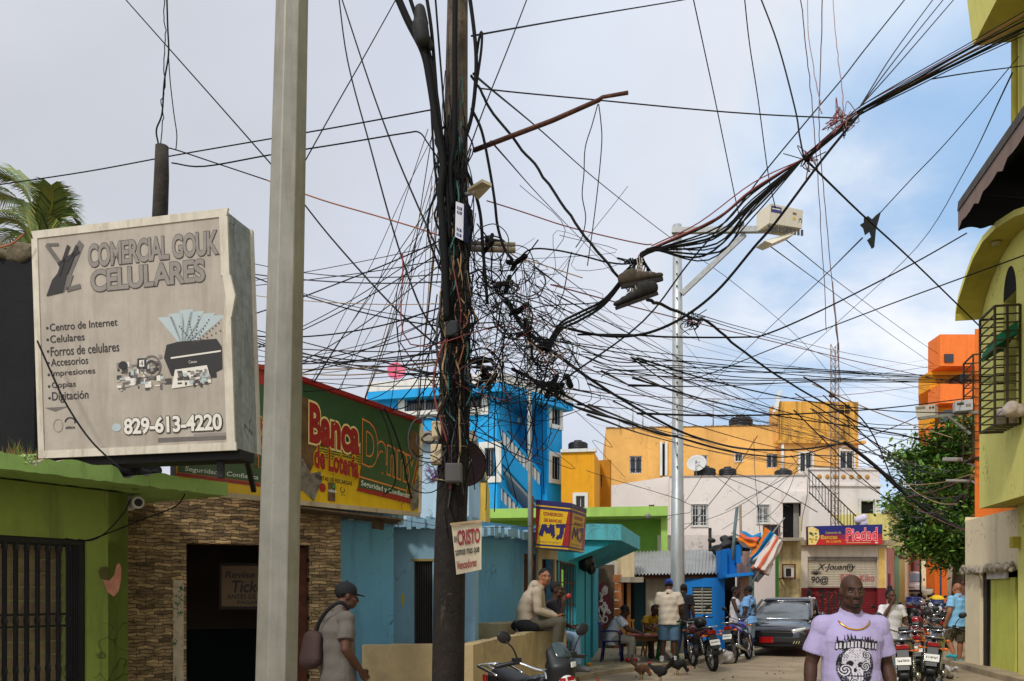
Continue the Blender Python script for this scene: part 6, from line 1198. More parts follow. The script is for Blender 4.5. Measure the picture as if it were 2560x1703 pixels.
# lattice mast on the shop roof
t = thing('lattice_mast', 'thin rusty lattice radio mast rising behind the shutter shop sign', 'mast', P(2088, 1345, 38)); zt, zb = P(0, 860, 38).z, P(0, 1345, 38).z
lg = [P(2077, 0, 38), P(2097, 0, 37.9), P(2088, 0, 38.35)]
MST = M('rusty_mast_steel', (124, 104, 92), .7, .3, var=.3)
for p in lg: mb = MB(); mb.tube([up3(p, zb), up3(p, zt)], .022, 5); mb.build('leg', MST, t)
mb = MB(); n = 26
for k in range(n):
 z0 = zb + (zt - zb) * k / n; z1_ = zb + (zt - zb) * (k + 1) / n
 for i in range(3): mb.tube([up3(lg[i], z0), up3(lg[(i + 1) % 3], z1_)], .010, 4, caps=False); mb.tube([up3(lg[i], z0), up3(lg[(i + 1) % 3], z0)], .010, 4, caps=False)
mb.build('lattice', MST, t); mb = MB(); mb.tube([up3(lg[1], zt - .3), P(2081, 705, 38)], .03, 6); mb.build('top_pole', MST, t)
mb = MB(); mb.box(P(2080, 990, 37.8), (.22, .15, .12), .4); mb.build('antenna_box', IRON, t)
# ------------------------------------------------------------------ hanging things
SHB = [M('dusty_black_shoe', (26, 24, 23), .8, var=.4, scale=12), M('tan_canvas_shoe', (66, 56, 44), .85, var=.4, scale=12)]; SOLE = M('dark_shoe_sole', (34, 28, 24), .8, var=.3); LACE = M('grubby_lace', (150, 140, 122), .9)
def shoe(lab, toe, heel, up, mi):
 d = (toe - heel); L_ = d.length; X = d.normalized(); Z = (up - X * up.dot(X)).normalized(); Yv = Z.cross(X); c = heel; f = lambda x, y, z: c + X * x * L_ + Yv * y + Z * z
 t = thing('hanging_shoe', lab, 'shoe', heel, 0, 'pair of shoes hung over the cables')
 mb = MB()
 for x, w_, h_ in ((.08, .042, .10), (.2, .045, .12), (.32, .043, .125), (.45, .046, .095), (.6, .05, .075), (.75, .05, .06), (.9, .04, .045), (.98, .02, .03)): mb.ell(f(x, 0, .03 + h_ * .45), (L_ * .11, w_, h_ * .55), None, 10, 8)
 m2 = MB(); E = Matrix((X, Yv, Z)).transposed()
 mb2 = MB()
 for x, w_, h_ in ((.08, .042, .10), (.2, .045, .12), (.32, .043, .125), (.45, .046, .095), (.6, .05, .075), (.75, .05, .06), (.9, .04, .045)):
  mb2.ell((x * L_, 0, .03 + h_ * .45), (L_ * .13, w_, h_ * .55), None, 12, 9)
 m3 = remesh(mb2, .008, 3); m3.v = [c + E @ p for p in m3.v]; m3.build('upper', SHB[mi], t)
 mb2 = MB(); N_ = 20; pr = [((.5 - .5 * math.cos(math.pi * k / N_)), .048 * math.sin(math.pi * k / N_) ** .45) for k in range(N_ + 1)]; poly = [(x, w_) for x, w_ in pr] + [(x, -w_) for x, w_ in reversed(pr[1:-1])]
 mb2.prism(poly, lambda x, y: f(x, y, 0), Z * .03); mb2.build('sole', SOLE, t)
 mb2 = MB()
 for k in range(5): x = .42 + .08 * k; z = .125 - .013 * k; mb2.tube([f(x, -.035, z - .02), f(x + .02, 0, z + .012), f(x + .04, .035, z - .02)], .004, 5)
 mb2.build('laces', LACE, t)
Ysh = 7.4
shoe('tan worn shoe hung by its laces over the cables, upper of the pair', P(1658, 702, Ysh), P(1553, 722, Ysh), Vector((.1, -.15, 1)), 1)
shoe('black worn shoe hung by its laces over the cables, lower of the pair', P(1540, 776, Ysh - .1), P(1646, 738, Ysh - .1), Vector((.1, -.25, 1)), 0)
mb = MB()
for a, b in (((1598, 640), (1597, 700)), ((1604, 645), (1601, 745)), ((1592, 648), (1594, 690))): mb.tube(catmull([P(*a, Ysh), P((a[0] + b[0]) / 2 + 3, (a[1] + b[1]) / 2, Ysh - .02), P(*b, Ysh)], 4), .005, 5)
tag(mb.build('shoe_lace', LACE), 'tied shoe laces looping over the cable above the hanging shoes', 'lace')
pts = [(2203, 528), (2190, 575), (2186, 618), (2180, 622), (2168, 600), (2178, 592), (2174, 580), (2163, 588), (2158, 570), (2150, 562), (2160, 556), (2160, 545), (2170, 540), (2180, 548), (2190, 538)]
mb = MB(); mb.prism(pts, lambda x, y: P(x, y, 14 + .004 * (x - 2175)), (0, .012, 0)); tag(mb.build('torn_kite', M('torn_black_plastic', (34, 38, 44), .7, var=.3)), 'torn black plastic kite caught on the wires at the right', 'kite')
# ------------------------------------------------------------------ wires
WC = {'k': M('black_wire', (9, 9, 10), .75, var=.15, spec=.2), 'b': M('dark_brown_wire', (36, 27, 24), .7, var=.2), 't': M('tan_wire', (156, 128, 92), .7, var=.15), 'g': M('grey_wire', (58, 58, 62), .6, var=.1), 'r': M('dull_red_wire', (126, 58, 56), .6, var=.15), 'p': M('pinkish_brown_wire', (136, 100, 98), .7, var=.1), 'e': M('teal_wire', (40, 92, 84), .6, var=.1), 'o': M('orange_brown_wire', (150, 92, 60), .7)}
def wire(lab, pts, Y0, Y1, r=.007, col='k', grp=None, name='wire', wob=0, seg=5, ys=None):
 L_ = [0]
 for a, b in zip(pts, pts[1:]): L_.append(L_[-1] + math.dist(a, b))
 q = [D(x, y, (Y0 + (Y1 - Y0) * l / L_[-1]) if ys is None else ys[i]) for i, ((x, y), l) in enumerate(zip(pts, L_))]
 q = catmull(q, seg)
 if wob: q = [p + Vector((rnd.gauss(0, wob), rnd.gauss(0, wob), rnd.gauss(0, wob))) for p in q]
 mb = MB(); mb.tube(q, r, 5 if r < .015 else 8); return tag(mb.build(name, WC[col]), lab, 'wire' if r < .014 else 'cable', grp)
wr_ = wire
wr_('long straight wire running from the top left edge down behind the grey metal pole', [(290, 0), (617, 370), (760, 545), (900, 700), (1010, 800)], 14, 8, .010)
wr_('black wire hanging from the top edge down to the rotten wooden post', [(383, -40), (386, 60), (388, 125), (378, 190), (373, 262), (360, 300), (366, 338)], 8, 8, .008)
wr_('thin kinked wire beside the hanging black wire above the rotten post', [(379, -40), (378, 40), (381, 80), (377, 150), (380, 200), (372, 240), (376, 280), (368, 338)], 8.05, 8, .005, wob=.004)
wr_('thin wire dropping to the knot right of the rotten wooden post', [(388, 130), (392, 190), (400, 260), (407, 310), (405, 345)], 8.1, 8, .005)
wr_('long nearly level wire from the left edge past the rotten post to the utility pole', [(-20, 428), (200, 395), (400, 358), (620, 320), (820, 285), (998, 252)], 10, 8, .007)
wr_('sagging wire from the rotten wooden post to the utility pole', [(395, 375), (470, 383), (620, 357), (790, 330), (930, 307), (965, 305), (985, 330), (1012, 370)], 8, 7.9, .007)
wr_('thin wire from the rotten post down right, turning tan beyond the metal pole', [(372, 338), (405, 345), (480, 370), (615, 415)], 8, 8.2, .006)
wr_('tan wire running from the metal pole to the utility pole', [(615, 415), (740, 460), (860, 495), (960, 525), (1020, 545)], 8.2, 8, .007, 'o')
wr_('steep wire from the metal pole up to the top edge', [(700, 375), (770, 250), (830, 145), (908, 5), (930, -40)], 10, 12, .008)
wr_('long wire falling from the top edge into the tangle, left one of two', [(778, -20), (800, 140), (850, 330), (905, 530), (960, 690), (1005, 770)], 12, 8, .010)
wr_('long wire falling from the top edge into the tangle, right one of two', [(781, -20), (850, 190), (905, 340), (960, 470), (1014, 590)], 12, 8, .010)
for i, (p, r, l) in enumerate((([(905, -30), (940, 50), (975, 120), (990, 190), (1005, 290), (1020, 380), (1014, 450), (1022, 560), (1026, 650), (1030, 740)], .034, 'thickest black cable running down the left of the utility pole'), ([(935, -30), (965, 60), (985, 110), (1002, 200), (1015, 300), (1022, 400)], .018, 'olive black cable beside the thickest cable at the top of the utility pole'), ([(978, -30), (992, 60), (1000, 150), (1008, 250), (1022, 350), (1030, 450), (1035, 560)], .016, 'black cable between the thickest cable and the utility pole'), ([(1048, -30), (1047, 100), (1047, 240), (1045, 330), (1036, 400), (1042, 480)], .026, 'thick black cable down the face of the utility pole'), ([(1000, -30), (1010, 100), (1018, 200), (1028, 330), (1040, 430)], .010, 'thin black cable down the left side of the utility pole'), ([(1078, -30), (1090, 60), (1096, 130), (1094, 200), (1085, 270), (1068, 330), (1052, 400), (1048, 450)], .018, 'black cable curving into the right side of the utility pole'), ([(1094, 210), (1107, 120), (1109, 75), (1103, 90), (1096, 140)], .013, 'narrow upright cable loop at the right of the utility pole'), ([(1085, 250), (1108, 300), (1125, 380), (1138, 460), (1145, 520), (1160, 570), (1180, 600)], .014, 'black cable hanging off the right of the utility pole to the tangle'), ([(1060, 370), (1085, 420), (1105, 490), (1112, 580), (1118, 650), (1122, 700)], .015, 'black cable from the pole straight down through the tangle'), ([(990, 200), (995, 300), (1000, 380), (1005, 440), (990, 480), (985, 540), (1005, 600), (1025, 640)], .011, 'looping black cable along the left side of the utility pole'))): wr_(l, p, 7.75 + .01 * i, 7.78 + .01 * i, r, name='cable')
mb = MB(); c = P(1058, 70, 7.75); mb.limb([P(1050, 25, 7.75), P(1052, 60, 7.74)], [.05, .07], 14); mb.limb([P(1050, 65, 7.72), P(1056, 100, 7.72)], [.075, .07], 14); mb.limb([P(1062, 95, 7.75), P(1078, 118, 7.75)], [.05, .03], 12); tag(mb.build('splice_closure', M('dull_black_closure', (20, 20, 21), .7, var=.2)), 'dull black cable splice closure beside the top of the utility pole', 'closure')
wr_('straight wire from the top of the utility pole to the upper right', [(1085, 83), (1300, 45), (1560, 2), (1620, -10)], 8, 14, .009)
wr_('steep thin wire from the top edge down to the utility pole, right side', [(1218, -15), (1170, 110), (1120, 235), (1085, 330), (1062, 400)], 10, 8, .007)
wr_('thick twisted black cable from the utility pole to the hanging shoes', [(1085, 175), (1105, 205), (1125, 245), (1190, 330), (1240, 390), (1300, 480), (1360, 560), (1425, 640)], 8, 7.5, .013, wob=.003, name='cable')
wr_('long straight wire from the utility pole to the lower right past the steel pole', [(1090, 170), (1130, 205), (1250, 305), (1380, 420), (1540, 545), (1700, 660), (1850, 790), (1968, 935)], 8, 57, .013)
wr_('tan messenger wire from the utility pole to the knotted bundle at upper right', [(1108, 204), (1200, 214), (1370, 230), (1600, 252), (1760, 264), (1930, 272)], 8, 9, .007, 'b')
wr_('thin wire from the utility pole down right to the shop roofs', [(1130, 325), (1250, 460), (1370, 585), (1470, 690), (1600, 820), (1720, 984)], 8, 57, .009)
wr_('red wire sagging from the utility pole to the cable node', [(1120, 462), (1200, 487), (1300, 520), (1400, 545), (1480, 562), (1500, 562)], 8, 8, .006, 'r')
wr_('slack hanging wire below the rusty pipe arm, left one', [(1376, 240), (1362, 290), (1347, 340), (1344, 400), (1340, 450), (1348, 500), (1340, 545), (1325, 570)], 7.6, 7.8, .005)
wr_('slack hanging wire below the rusty pipe arm, right one', [(1378, 240), (1383, 280), (1385, 330), (1376, 430), (1365, 520), (1352, 612)], 7.6, 7.8, .005)
wr_('thin wire from the top edge down to the insulator on the steel pole arm', [(1592, -20), (1620, 110), (1650, 250), (1690, 445), (1706, 520)], 16, 20.5, .012)
wr_('thin wire from the top edge behind the cable bundle, right of the insulator wire', [(1712, -20), (1725, 100), (1745, 230), (1768, 400), (1785, 480)], 16, 20, .012)
wr_('black wire from the top edge to the tied knot in the cable bundle', [(1745, -20), (1790, 100), (1830, 250), (1840, 310), (1850, 362)], 10, 8.6, .009)
for i, p in enumerate(([(1842, -20), (1852, 90), (1865, 200), (1876, 320), (1886, 460), (1896, 620), (1902, 760)], [(1858, -20), (1862, 90), (1880, 190), (1890, 260)], [(1893, -20), (1890, 110), (1885, 250), (1888, 350), (1900, 480), (1912, 620), (1925, 760), (1935, 880)], [(1915, -20), (1925, 90), (1935, 170), (1943, 255)])):
 wr_(['leftmost long pinkish wire hanging from the top edge at the right', 'short pinkish wire from the top edge, second from left', 'long pinkish wire passing in front of the cable bundle', 'rightmost short pinkish wire ending at the knotted bundle'][i], p, 14, 20 if len(p) > 5 else 9, .009 if len(p) > 5 else .006, 'p', wob=.006)
wr_('long wire from the top edge falling to the lower left across the bundle', [(2090, -10), (1990, 115), (1940, 180), (1860, 275), (1765, 390), (1700, 475), (1590, 600), (1480, 740), (1290, 880)], 14, 8.3, .010)
for i, x in enumerate((2152, 2177, 2202)): wr_(['left', 'middle', 'right'][i] + ' one of three close wires running from the top edge to the knot', [(x + 10, -20), (2060 + i * 8, 118 + i * 10), (1978, 248)], 12, 9, .007, 'b')
rb = random.Random(77)
bpts = [(2375, 45), (2230, 120), (2100, 190), (1980, 255), (1940, 292), (1850, 365)]
for k in range(9):
 o = k - 4; p = [(x + rb.uniform(-3, 3), y + o * s_ * 2.3 + rb.uniform(-2, 2)) for (x, y), s_ in zip(bpts, (3.2, 2.2, 1.6, 1.1, 1.0, .6))]
 wr_('black cable in the heavy bundle running from the yellow house to the knot' if k not in (1, 4) else ['', 'red brown cable on the upper side of the heavy bundle', '', '', 'orange brown cable in the middle of the heavy bundle'][k], p, 11, 8.7, rb.uniform(.006, .012), 'k' if k not in (1, 4) else ('r' if k == 1 else 'o'), 'cables of the heavy bundle' if k not in (1, 4) else None, 'cable')
for k in range(11):
 sag = 4 + k * 9; e = (1500 + rb.uniform(-15, 12), 570 + rb.uniform(-6, 10)); p = [(1850, 365), (1850 - 120, 365 + 70 + sag * .7 + rb.uniform(-5, 5)), (1640 + rb.uniform(-20, 20), 500 + sag * 1.05), e, (1470, 600), (1442, 636)]
 wr_('black cable sagging between the tied knot and the node above the shoes' if k else 'dull red cable stretched tight above the sagging cables', p, 8.6, 7.6, rb.uniform(.006, .011), 'k' if k else 'r', 'cables sagging between the two knots' if k else None, 'cable')
wr_('second red cable just under the tight red cable', [(1850, 366), (1735, 420), (1610, 512), (1500, 566)], 8.6, 7.7, .006, 'r')
for k in range(3): wr_('black cable from the shoe node down left into the tangle', [(1440 + k * 3, 632), (1390, 690 + k * 6), (1330, 722 + k * 9), (1290, 745 + k * 8), (1255, 800 + k * 10)], 7.5, 7.9, .012, 'k', 'cables from shoes to tangle', 'cable')
wr_('wire from the tangle arching over to the node above the shoes', [(1190, 600), (1222, 574), (1280, 576), (1345, 590), (1400, 604), (1450, 606), (1492, 580)], 7.8, 7.6, .008)
wr_('thick black cable from the knot curving down in front of the meter cabinet', [(1985, 255), (1893, 367), (1786, 511), (1735, 570), (1660, 660), (1595, 716), (1525, 755), (1458, 773), (1380, 772), (1280, 750)], 8.8, 8.2, .014, name='cable')
wr_('long wire from the dark awning to the tangle', [(2225, 537), (2100, 608), (1900, 710), (1768, 768), (1713, 776), (1551, 776), (1457, 771), (1330, 770)], 13.5, 8.3, .011)
wr_('long wire from the arched hood toward the lower left', [(2357, 588), (2200, 645), (2050, 700), (1900, 757), (1780, 802), (1640, 858), (1562, 880)], 13, 21, .012)
wr_('dark wire crossing the blue sky steeply at the right, from the yellow wall', [(2330, 168), (2220, 395), (2110, 570), (1950, 722), (1810, 850), (1680, 984)], 13, 57, .013)
wr_('thin wire from the yellow wall down to the torn kite', [(2345, 130), (2190, 315), (2100, 410), (2026, 490)], 13, 14, .008)
wr_('thin wire continuing from the torn kite to the lower left', [(1985, 548), (1880, 652), (1760, 765), (1640, 880), (1530, 988)], 14, 57, .013)
wr_('black wire from the tied knot down right through the torn kite to the hood', [(1852, 365), (1980, 490), (2100, 600), (2256, 752)], 8.7, 15.2, .012)
wr_('wire leaving the bundle level to the yellow wall', [(2145, 182), (2230, 168), (2370, 150)], 10, 13, .008)
wr_('lower thin wire from the meter cabinet to the right houses', [(1770, 565), (1900, 660), (2050, 770), (2150, 840)], 20.5, 60, .014)
wr_('upper thin wire from the meter cabinet to the right houses', [(1800, 545), (1950, 665), (2100, 775), (2160, 815)], 20.5, 60, .014)
for k in range(7):
 y = 838 + k * 5.5; wr_('black cable in the level band running right to the window cage' if k else 'topmost cable of the level band at the right', [(1330 + k * 9, y - 40 + k * 6), (1420, y - 12 + rb.uniform(-8, 8)), (1560, y + rb.uniform(-8, 8)), (1720, y + 6 + rb.uniform(-6, 6)), (1900, 850 + k * 5 + rb.uniform(-5, 5)), (2080, 862 + k * 3), (2210, 864 + k * 2.5), (2375, 860 + k * 4)], 8.4, 14.5, rb.uniform(.004, .0065), 'k', 'cables of the level band at the right' if k else None, 'cable')
wr_('twisted black cable from the steel pole node down right to the orange tower house', [(1490, 690), (1530, 705), (1600, 735), (1630, 742), (1700, 800), (1790, 865), (1900, 930), (2000, 985), (2070, 1000), (2140, 1020), (2240, 1062)], 9, 24, .018, name='cable', wob=.004)
wr_('thin wire from the steel pole node gently falling right, upper', [(1600, 722), (1700, 752), (1830, 785), (1960, 815), (2152, 850)], 20, 60, .012)
wr_('thin wire from the steel pole node gently falling right, lower', [(1605, 730), (1720, 765), (1850, 800), (1980, 850), (2152, 905)], 20, 60, .012)
mb = MB()
for k in range(26):
 a = D(1595 + rb.gauss(0, 9), 733 + rb.gauss(0, 7), 20); mb.tube(catmull([a, a + Vector((rb.gauss(0, .12), rb.gauss(0, .1), rb.gauss(-.05, .12))), a + Vector((rb.gauss(0, .15), 0, rb.gauss(-.12, .15)))], 4), .010, 4)
tag(mb.build('wire_knot', BLACK), 'small dark knot of wires beside the steel pole', 'wire knot', kind='stuff')
for i, (l, p, Ya, Yb, r, c) in enumerate((('black cable slung across the front of the grey shop sign down to the green roof', [(86, 785), (118, 858), (155, 935), (212, 1018), (285, 1085)], 6.95, 6.6, .008, 'k'), ('orange wire at the left edge beside the grey shop sign', [(-10, 572), (25, 562), (48, 545), (56, 536)], 7.1, 7.1, .008, 'o'),
 ('left one of two black cables hanging down the face of the lottery sign', [(872, 935), (892, 985), (906, 1045), (910, 1105), (898, 1128), (882, 1138)], 9.3, 9.2, .008, 'k'), ('right one of two black cables hanging down the face of the lottery sign', [(884, 938), (905, 985), (925, 1045), (938, 1110), (948, 1148)], 9.35, 9.5, .010, 'k'),
 ('black wire from the security camera down to the barred window', [(300, 1150), (285, 1180), (245, 1225), (205, 1245), (150, 1240)], 7.2, 7.0, .006, 'k'), ('lower black wire from the stone wall to the barred window', [(430, 1130), (405, 1165), (330, 1195), (215, 1240), (180, 1242)], 7.9, 7.0, .006, 'k'))): wr_(l, p, Ya, Yb, r, c)
# main trunk cables from the tangle to the tree
for k, (p, r, l) in enumerate((([(1165, 690), (1215, 765), (1300, 830), (1362, 875), (1441, 925), (1520, 970), (1573, 996), (1626, 1014), (1691, 1030), (1760, 1036), (1850, 1034), (1944, 1020)], .024, 'thickest trunk cable falling from the tangle across the steel pole'), ([(1180, 850), (1290, 905), (1380, 950), (1420, 965), (1500, 992), (1573, 1010), (1660, 1034), (1740, 1048), (1830, 1050), (1944, 1018)], .018, 'second trunk cable just below the thickest one'), ([(1230, 880), (1300, 925), (1360, 950), (1430, 968), (1520, 1000), (1560, 1004)], .014, 'short drooping cable under the trunk cables'), ([(1944, 1018), (2010, 1070), (2072, 1128), (2140, 1180), (2230, 1225)], .026, 'thick black cable from the roof knot into the tree'), ([(1946, 1022), (1990, 1050), (2060, 1110), (2110, 1160), (2200, 1230)], .016, 'lower cable from the roof knot into the tree'), ([(1850, 868), (1910, 905), (2000, 985), (2060, 1120)], .012, 'wire from the tangle side falling steeply beyond the orange tower wall'))): wr_(l, p, [8, 8.1, 8.2, 26, 26, 24][k], [26, 26, 12, 34, 34, 30][k], r if k < 3 else r * 1.8, name='cable')
# ---- fans of thin wires
ANR = [(1558, 850, 21, 3, 130), (1600, 988, 58, 190, 2), (1944, 1018, 34, 8, 8), (2150, 1090, 36, 60, 60), (2240, 960, 18.8, 4, 90), (2160, 880, 60, 20, 60), (1800, 960, 57.5, 6, 30)]
ANL = [(720, 880, 9, 3, 2), (780, 900, 9.2, 3, 2), (840, 922, 9.5, 3, 2), (900, 944, 9.8, 3, 2), (960, 966, 10.1, 3, 2)]
def fan(n, lab, grp, sx, sy, ex, ey, Y0, Y1, r, seed, cols='kkkkkkbtg', sag=(0, 30), cat=None):
 rr = random.Random(seed)
 for k in range(n):
  a = (rr.uniform(*sx), rr.uniform(*sy)); s_ = rr.uniform(*sag)
  if isinstance(ex, list): q = rr.choice(ex); b = (q[0] + rr.uniform(-1, 1) * q[3], q[1] + rr.uniform(-1, 1) * q[4]); Y1 = q[2]
  else: b = (rr.uniform(*ex), rr.uniform(*ey))
  y0 = Y0 if isinstance(Y0, (int, float)) else rr.uniform(*Y0); y1 = Y1 if isinstance(Y1, (int, float)) else rr.uniform(*Y1)
  p = [a] + [(a[0] + (b[0] - a[0]) * f + rr.gauss(0, 2), a[1] + (b[1] - a[1]) * f + s_ * 4 * f * (1 - f)) for f in (.25, .5, .75)] + [b]
  wr_(lab, p, y0, y1, rr.uniform(*r), rr.choice(cols), grp)
fan(30, 'thin wire fanning left from the utility pole toward the metal pole', 'wires fanning left from the utility pole', (1000, 1030), (540, 880), (480, 560), (600, 930), 8, (9, 13), (.004, .008), 1, sag=(0, 35))
fan(8, 'thin wire dropping from the utility pole to the lottery sign roof', 'wires dropping to the lottery sign', (1000, 1020), (620, 900), ANL, None, 8, 9, (.004, .007), 2, sag=(5, 40))
fan(16, 'thin wire crossing steeply left of the utility pole', 'steep wires left of the utility pole', (985, 1025), (270, 520), ANL, None, 8, 9, (.003, .005), 3, 'kkkbtg', sag=(-15, 25))
fan(30, 'thin wire fanning right from the tangle across the steel pole', 'wires fanning right from the tangle', (1180, 1290), (590, 900), ANR, None, 8, 9, (.004, .008), 4, 'kkkkkkbgr', sag=(0, 50))
fan(16, 'thin wire crossing in front of the orange house', 'wires in front of the orange house', (1300, 1480), (820, 960), ANR[2:] + [(1960, 1080, 47.5, 40, 3)], None, 8, 9, (.007, .013), 5, 'kkkbg', sag=(5, 45))
fan(13, 'thin wire running over the far street into the tree', 'wires over the far street', (1820, 1960), (860, 1060), (2090, 2240), (950, 1240), (22, 30), (30, 40), (.012, .020), 6, 'kkgbt', sag=(-5, 20))
fan(10, 'thin pale wire hanging in front of the tree', 'wires in front of the tree', (2060, 2110), (1090, 1190), (2200, 2245), (1080, 1230), 30, 22, (.010, .018), 7, 'tgkr', sag=(5, 25))
fan(12, 'thin wire hanging down the white building front', 'wires on the white building', (1560, 1900), (1000, 1090), (1480, 1960), (1160, 1250), (26, 40), (30, 44), (.010, .016), 8, 'gkkb', sag=(-10, 40))
fan(9, 'loose wire dangling below the tangle', 'loose wires below the tangle', (1120, 1290), (800, 960), (1100, 1260), (1050, 1260), 8, 8.2, (.004, .007), 9, 'kkkg', sag=(-20, 40))
# ---- the tangle itself
rr = random.Random(99); cur = [MB() for _ in range(1)]; tg = MB(); cols = ['k', 'b', 't', 'g', 'r', 'e', 'o']; mats = [WC[c] for c in cols]
nodes = [(1190, 600), (1165, 655), (1215, 770), (1250, 800), (1110, 850), (1290, 880), (1180, 720), (1130, 560), (1270, 890), (1110, 640), (1215, 640), (1240, 860)]
for k in range(135):
 q = rr.random();
 a = rr.choice(nodes) if q < .55 else (1080 + rr.uniform(0, 25), rr.uniform(530, 1060)); b = rr.choice(nodes) if rr.random() < .6 else (rr.gauss(1180, 95), rr.gauss(770, 150))
 a = (a[0] + rr.gauss(0, 12), a[1] + rr.gauss(0, 14)); b = (b[0] + rr.gauss(0, 14), b[1] + rr.gauss(0, 16)); n = rr.randint(2, 4); L_ = math.dist(a, b) + 30
 p = [a] + [(a[0] + (b[0] - a[0]) * (i + 1) / (n + 1) + rr.gauss(0, .22 * L_), a[1] + (b[1] - a[1]) * (i + 1) / (n + 1) + abs(rr.gauss(0, .28 * L_)) - .06 * L_) for i in range(n)] + [b]
 Yc = rr.uniform(7.6, 8.4); ci = rr.choices(range(7), [72, 10, 4, 8, 2, 2, 1])[0]
 tg.tube(catmull([D(x, y, Yc + rr.uniform(-.15, .15)) for x, y in p], 5), rr.choice([.0025, .003, .003, .004, .004, .006]), 4, ci, False)
for k in range(44):
 c = rr.choice(nodes + [(985, 1000), (980, 1080), (1000, 960)]); r_ = rr.uniform(14, 48); Yc = rr.uniform(7.6, 8.2); e = rr.uniform(.5, 1.3); p0 = rr.random() * 6; t_ = rr.uniform(.6, 1.3)
 tg.tube(catmull([D(c[0] + rr.gauss(0, 1.5) + r_ * math.cos(p0 + 6.2832 * t_ * i / 12), c[1] + 10 + rr.gauss(0, 1.5) + r_ * e * math.sin(p0 + 6.2832 * t_ * i / 12), Yc + .02 * i / 12) for i in range(13)], 3), rr.choice([.004, .005, .007]), 4, rr.choice([0, 0, 0, 1, 3]), False)
for k in range(110):
 y0 = rr.uniform(150, 900); y1 = y0 + rr.uniform(120, 420); x = rr.uniform(1018, 1082)
 tg.tube(catmull([D(x + rr.gauss(0, 9), y0 + (y1 - y0) * i / 5, 7.84 + rr.uniform(-.05, .02)) for i in range(6)], 4), rr.choice([.004, .005, .007, .01]), 4, rr.choices(range(7), [60, 10, 9, 12, 2, 4, 1])[0], False)
for (x, y) in nodes[:9] + [(1110, 850), (1120, 870)]:
 for j in range(3): tg.limb([D(x + rr.gauss(0, 12), y + rr.gauss(0, 12), 7.75 + rr.uniform(0, .3)), D(x + rr.gauss(0, 16), y + rr.gauss(0, 16), 7.8 + rr.uniform(0, .3))], [rr.uniform(.012, .03)] * 2, 6, 0)
tag(tg.build('wire_tangle', mats), 'dense tangle of black wires hanging on the right of the utility pole', 'wire tangle', kind='stuff')
tg = MB()
for k in range(26):
 c = (1938, 275) if k < 16 else (1855, 370); a = D(c[0] + rr.gauss(0, 6), c[1] + rr.gauss(0, 6), 8.8)
 tg.tube(catmull([a] + [a + Vector((rr.gauss(0, .07), rr.gauss(0, .03), rr.gauss(0, .08))) for _ in range(3)], 4), .005, 4, rr.choice([0, 1, 1, 2]), False)
tag(tg.build('wire_knot', [WC['k'], WC['p'], WC['r']]), 'pinkish curled wire ends knotted round the heavy cable bundle', 'wire knot', kind='stuff')
tg = MB();
for k in range(18):
 a = D(1462 + rr.gauss(0, 14), 612 + rr.gauss(0, 12), 7.6); tg.tube(catmull([a] + [a + Vector((rr.gauss(0, .06), rr.gauss(0, .03), rr.gauss(-.05, .08))) for _ in range(3)], 4), .006, 4, 0, False)
tag(tg.build('wire_knot', [WC['k']]), 'dark knot of wires where the cables meet above the hanging shoes', 'wire knot', kind='stuff')
# ------------------------------------------------------------------ people
V = Vector
def skinm(name, c): return M(name, c, .58, var=.16, scale=9, spec=.3, bump=.12, bscale=60)
SK1, SK2, SK3, SK4 = skinm('deep_brown_skin', (66, 42, 30)), skinm('dark_brown_skin', (84, 54, 40)), skinm('brown_skin', (122, 80, 58)), skinm('tan_skin', (150, 100, 72))
HAIRM = M('black_hair', (16, 14, 13), .8, var=.3, scale=30, bump=.5); EYEW = M('shaded_eye_white', (104, 92, 84), .3, var=0); EYEB = M('eye_dark', (18, 12, 10), .2, var=0); LIPM = M('lip_brown', (80, 46, 42), .5, var=.05)  # whites of the eyes darkened; eye-socket shadow put into the colour
STAND = dict(pelvis=(0, 0, .93), waist=(0, .0, 1.08), chest=(0, -.01, 1.28), neck=(0, .015, 1.47), head=(0, -.02, 1.63),
    shL=(.19, .01, 1.405), elL=(.25, .03, 1.13), wrL=(.26, -.06, .88), shR=(-.19, .01, 1.405), elR=(-.25, .03, 1.13), wrR=(-.26, -.06, .88),
    hipL=(.095, 0, .91), knL=(.105, -.02, .50), anL=(.11, .03, .085), hipR=(-.095, 0, .91), knR=(-.105, -.02, .50), anR=(-.11, .03, .085))
def hand(mb, wr, d, side, curl=.5, s=1., pn=None):
 """palm, four unequal fingers bent at the knuckles and a thumb from the side of the palm"""
 d = d.normalized(); s_ = side - d * side.dot(d); s_ = s_.normalized() if s_.length > 1e-4 else d.orthogonal().normalized(); n = d.cross(s_)
 if pn is not None and n.dot(pn) < 0: n = -n
 f = lambda a, b, c: wr + (d * a + s_ * b + n * c) * s
 mb.limb([f(-.02, 0, 0), f(.03, 0, .0), f(.085, 0, .004)], [(.026 * s, .02 * s), (.038 * s, .016 * s), (.040 * s, .013 * s)], 10, side=s_)
 for k, (b, L_) in enumerate(((.031, .068), (.011, .078), (-.010, .073), (-.029, .056))):
  p = [f(.08, b, .004)]; a = .12 + curl * .5
  for j, fr in enumerate((.45, .32, .23)):
   a_ = a * (1 + .9 * j * curl); q = p[-1] + (d * math.cos(a_) + n * math.sin(a_)) * L_ * fr * s; p.append(q)
  mb.limb(p, [.0092 * s, .0088 * s, .0078 * s, .0066 * s], 7)
 mb.limb([f(.018, .030, .002), f(.045, .052, .016), f(.068, .058, .034), f(.088, .052, .046)], [.0125 * s, .0115 * s, .010 * s, .0085 * s], 7)
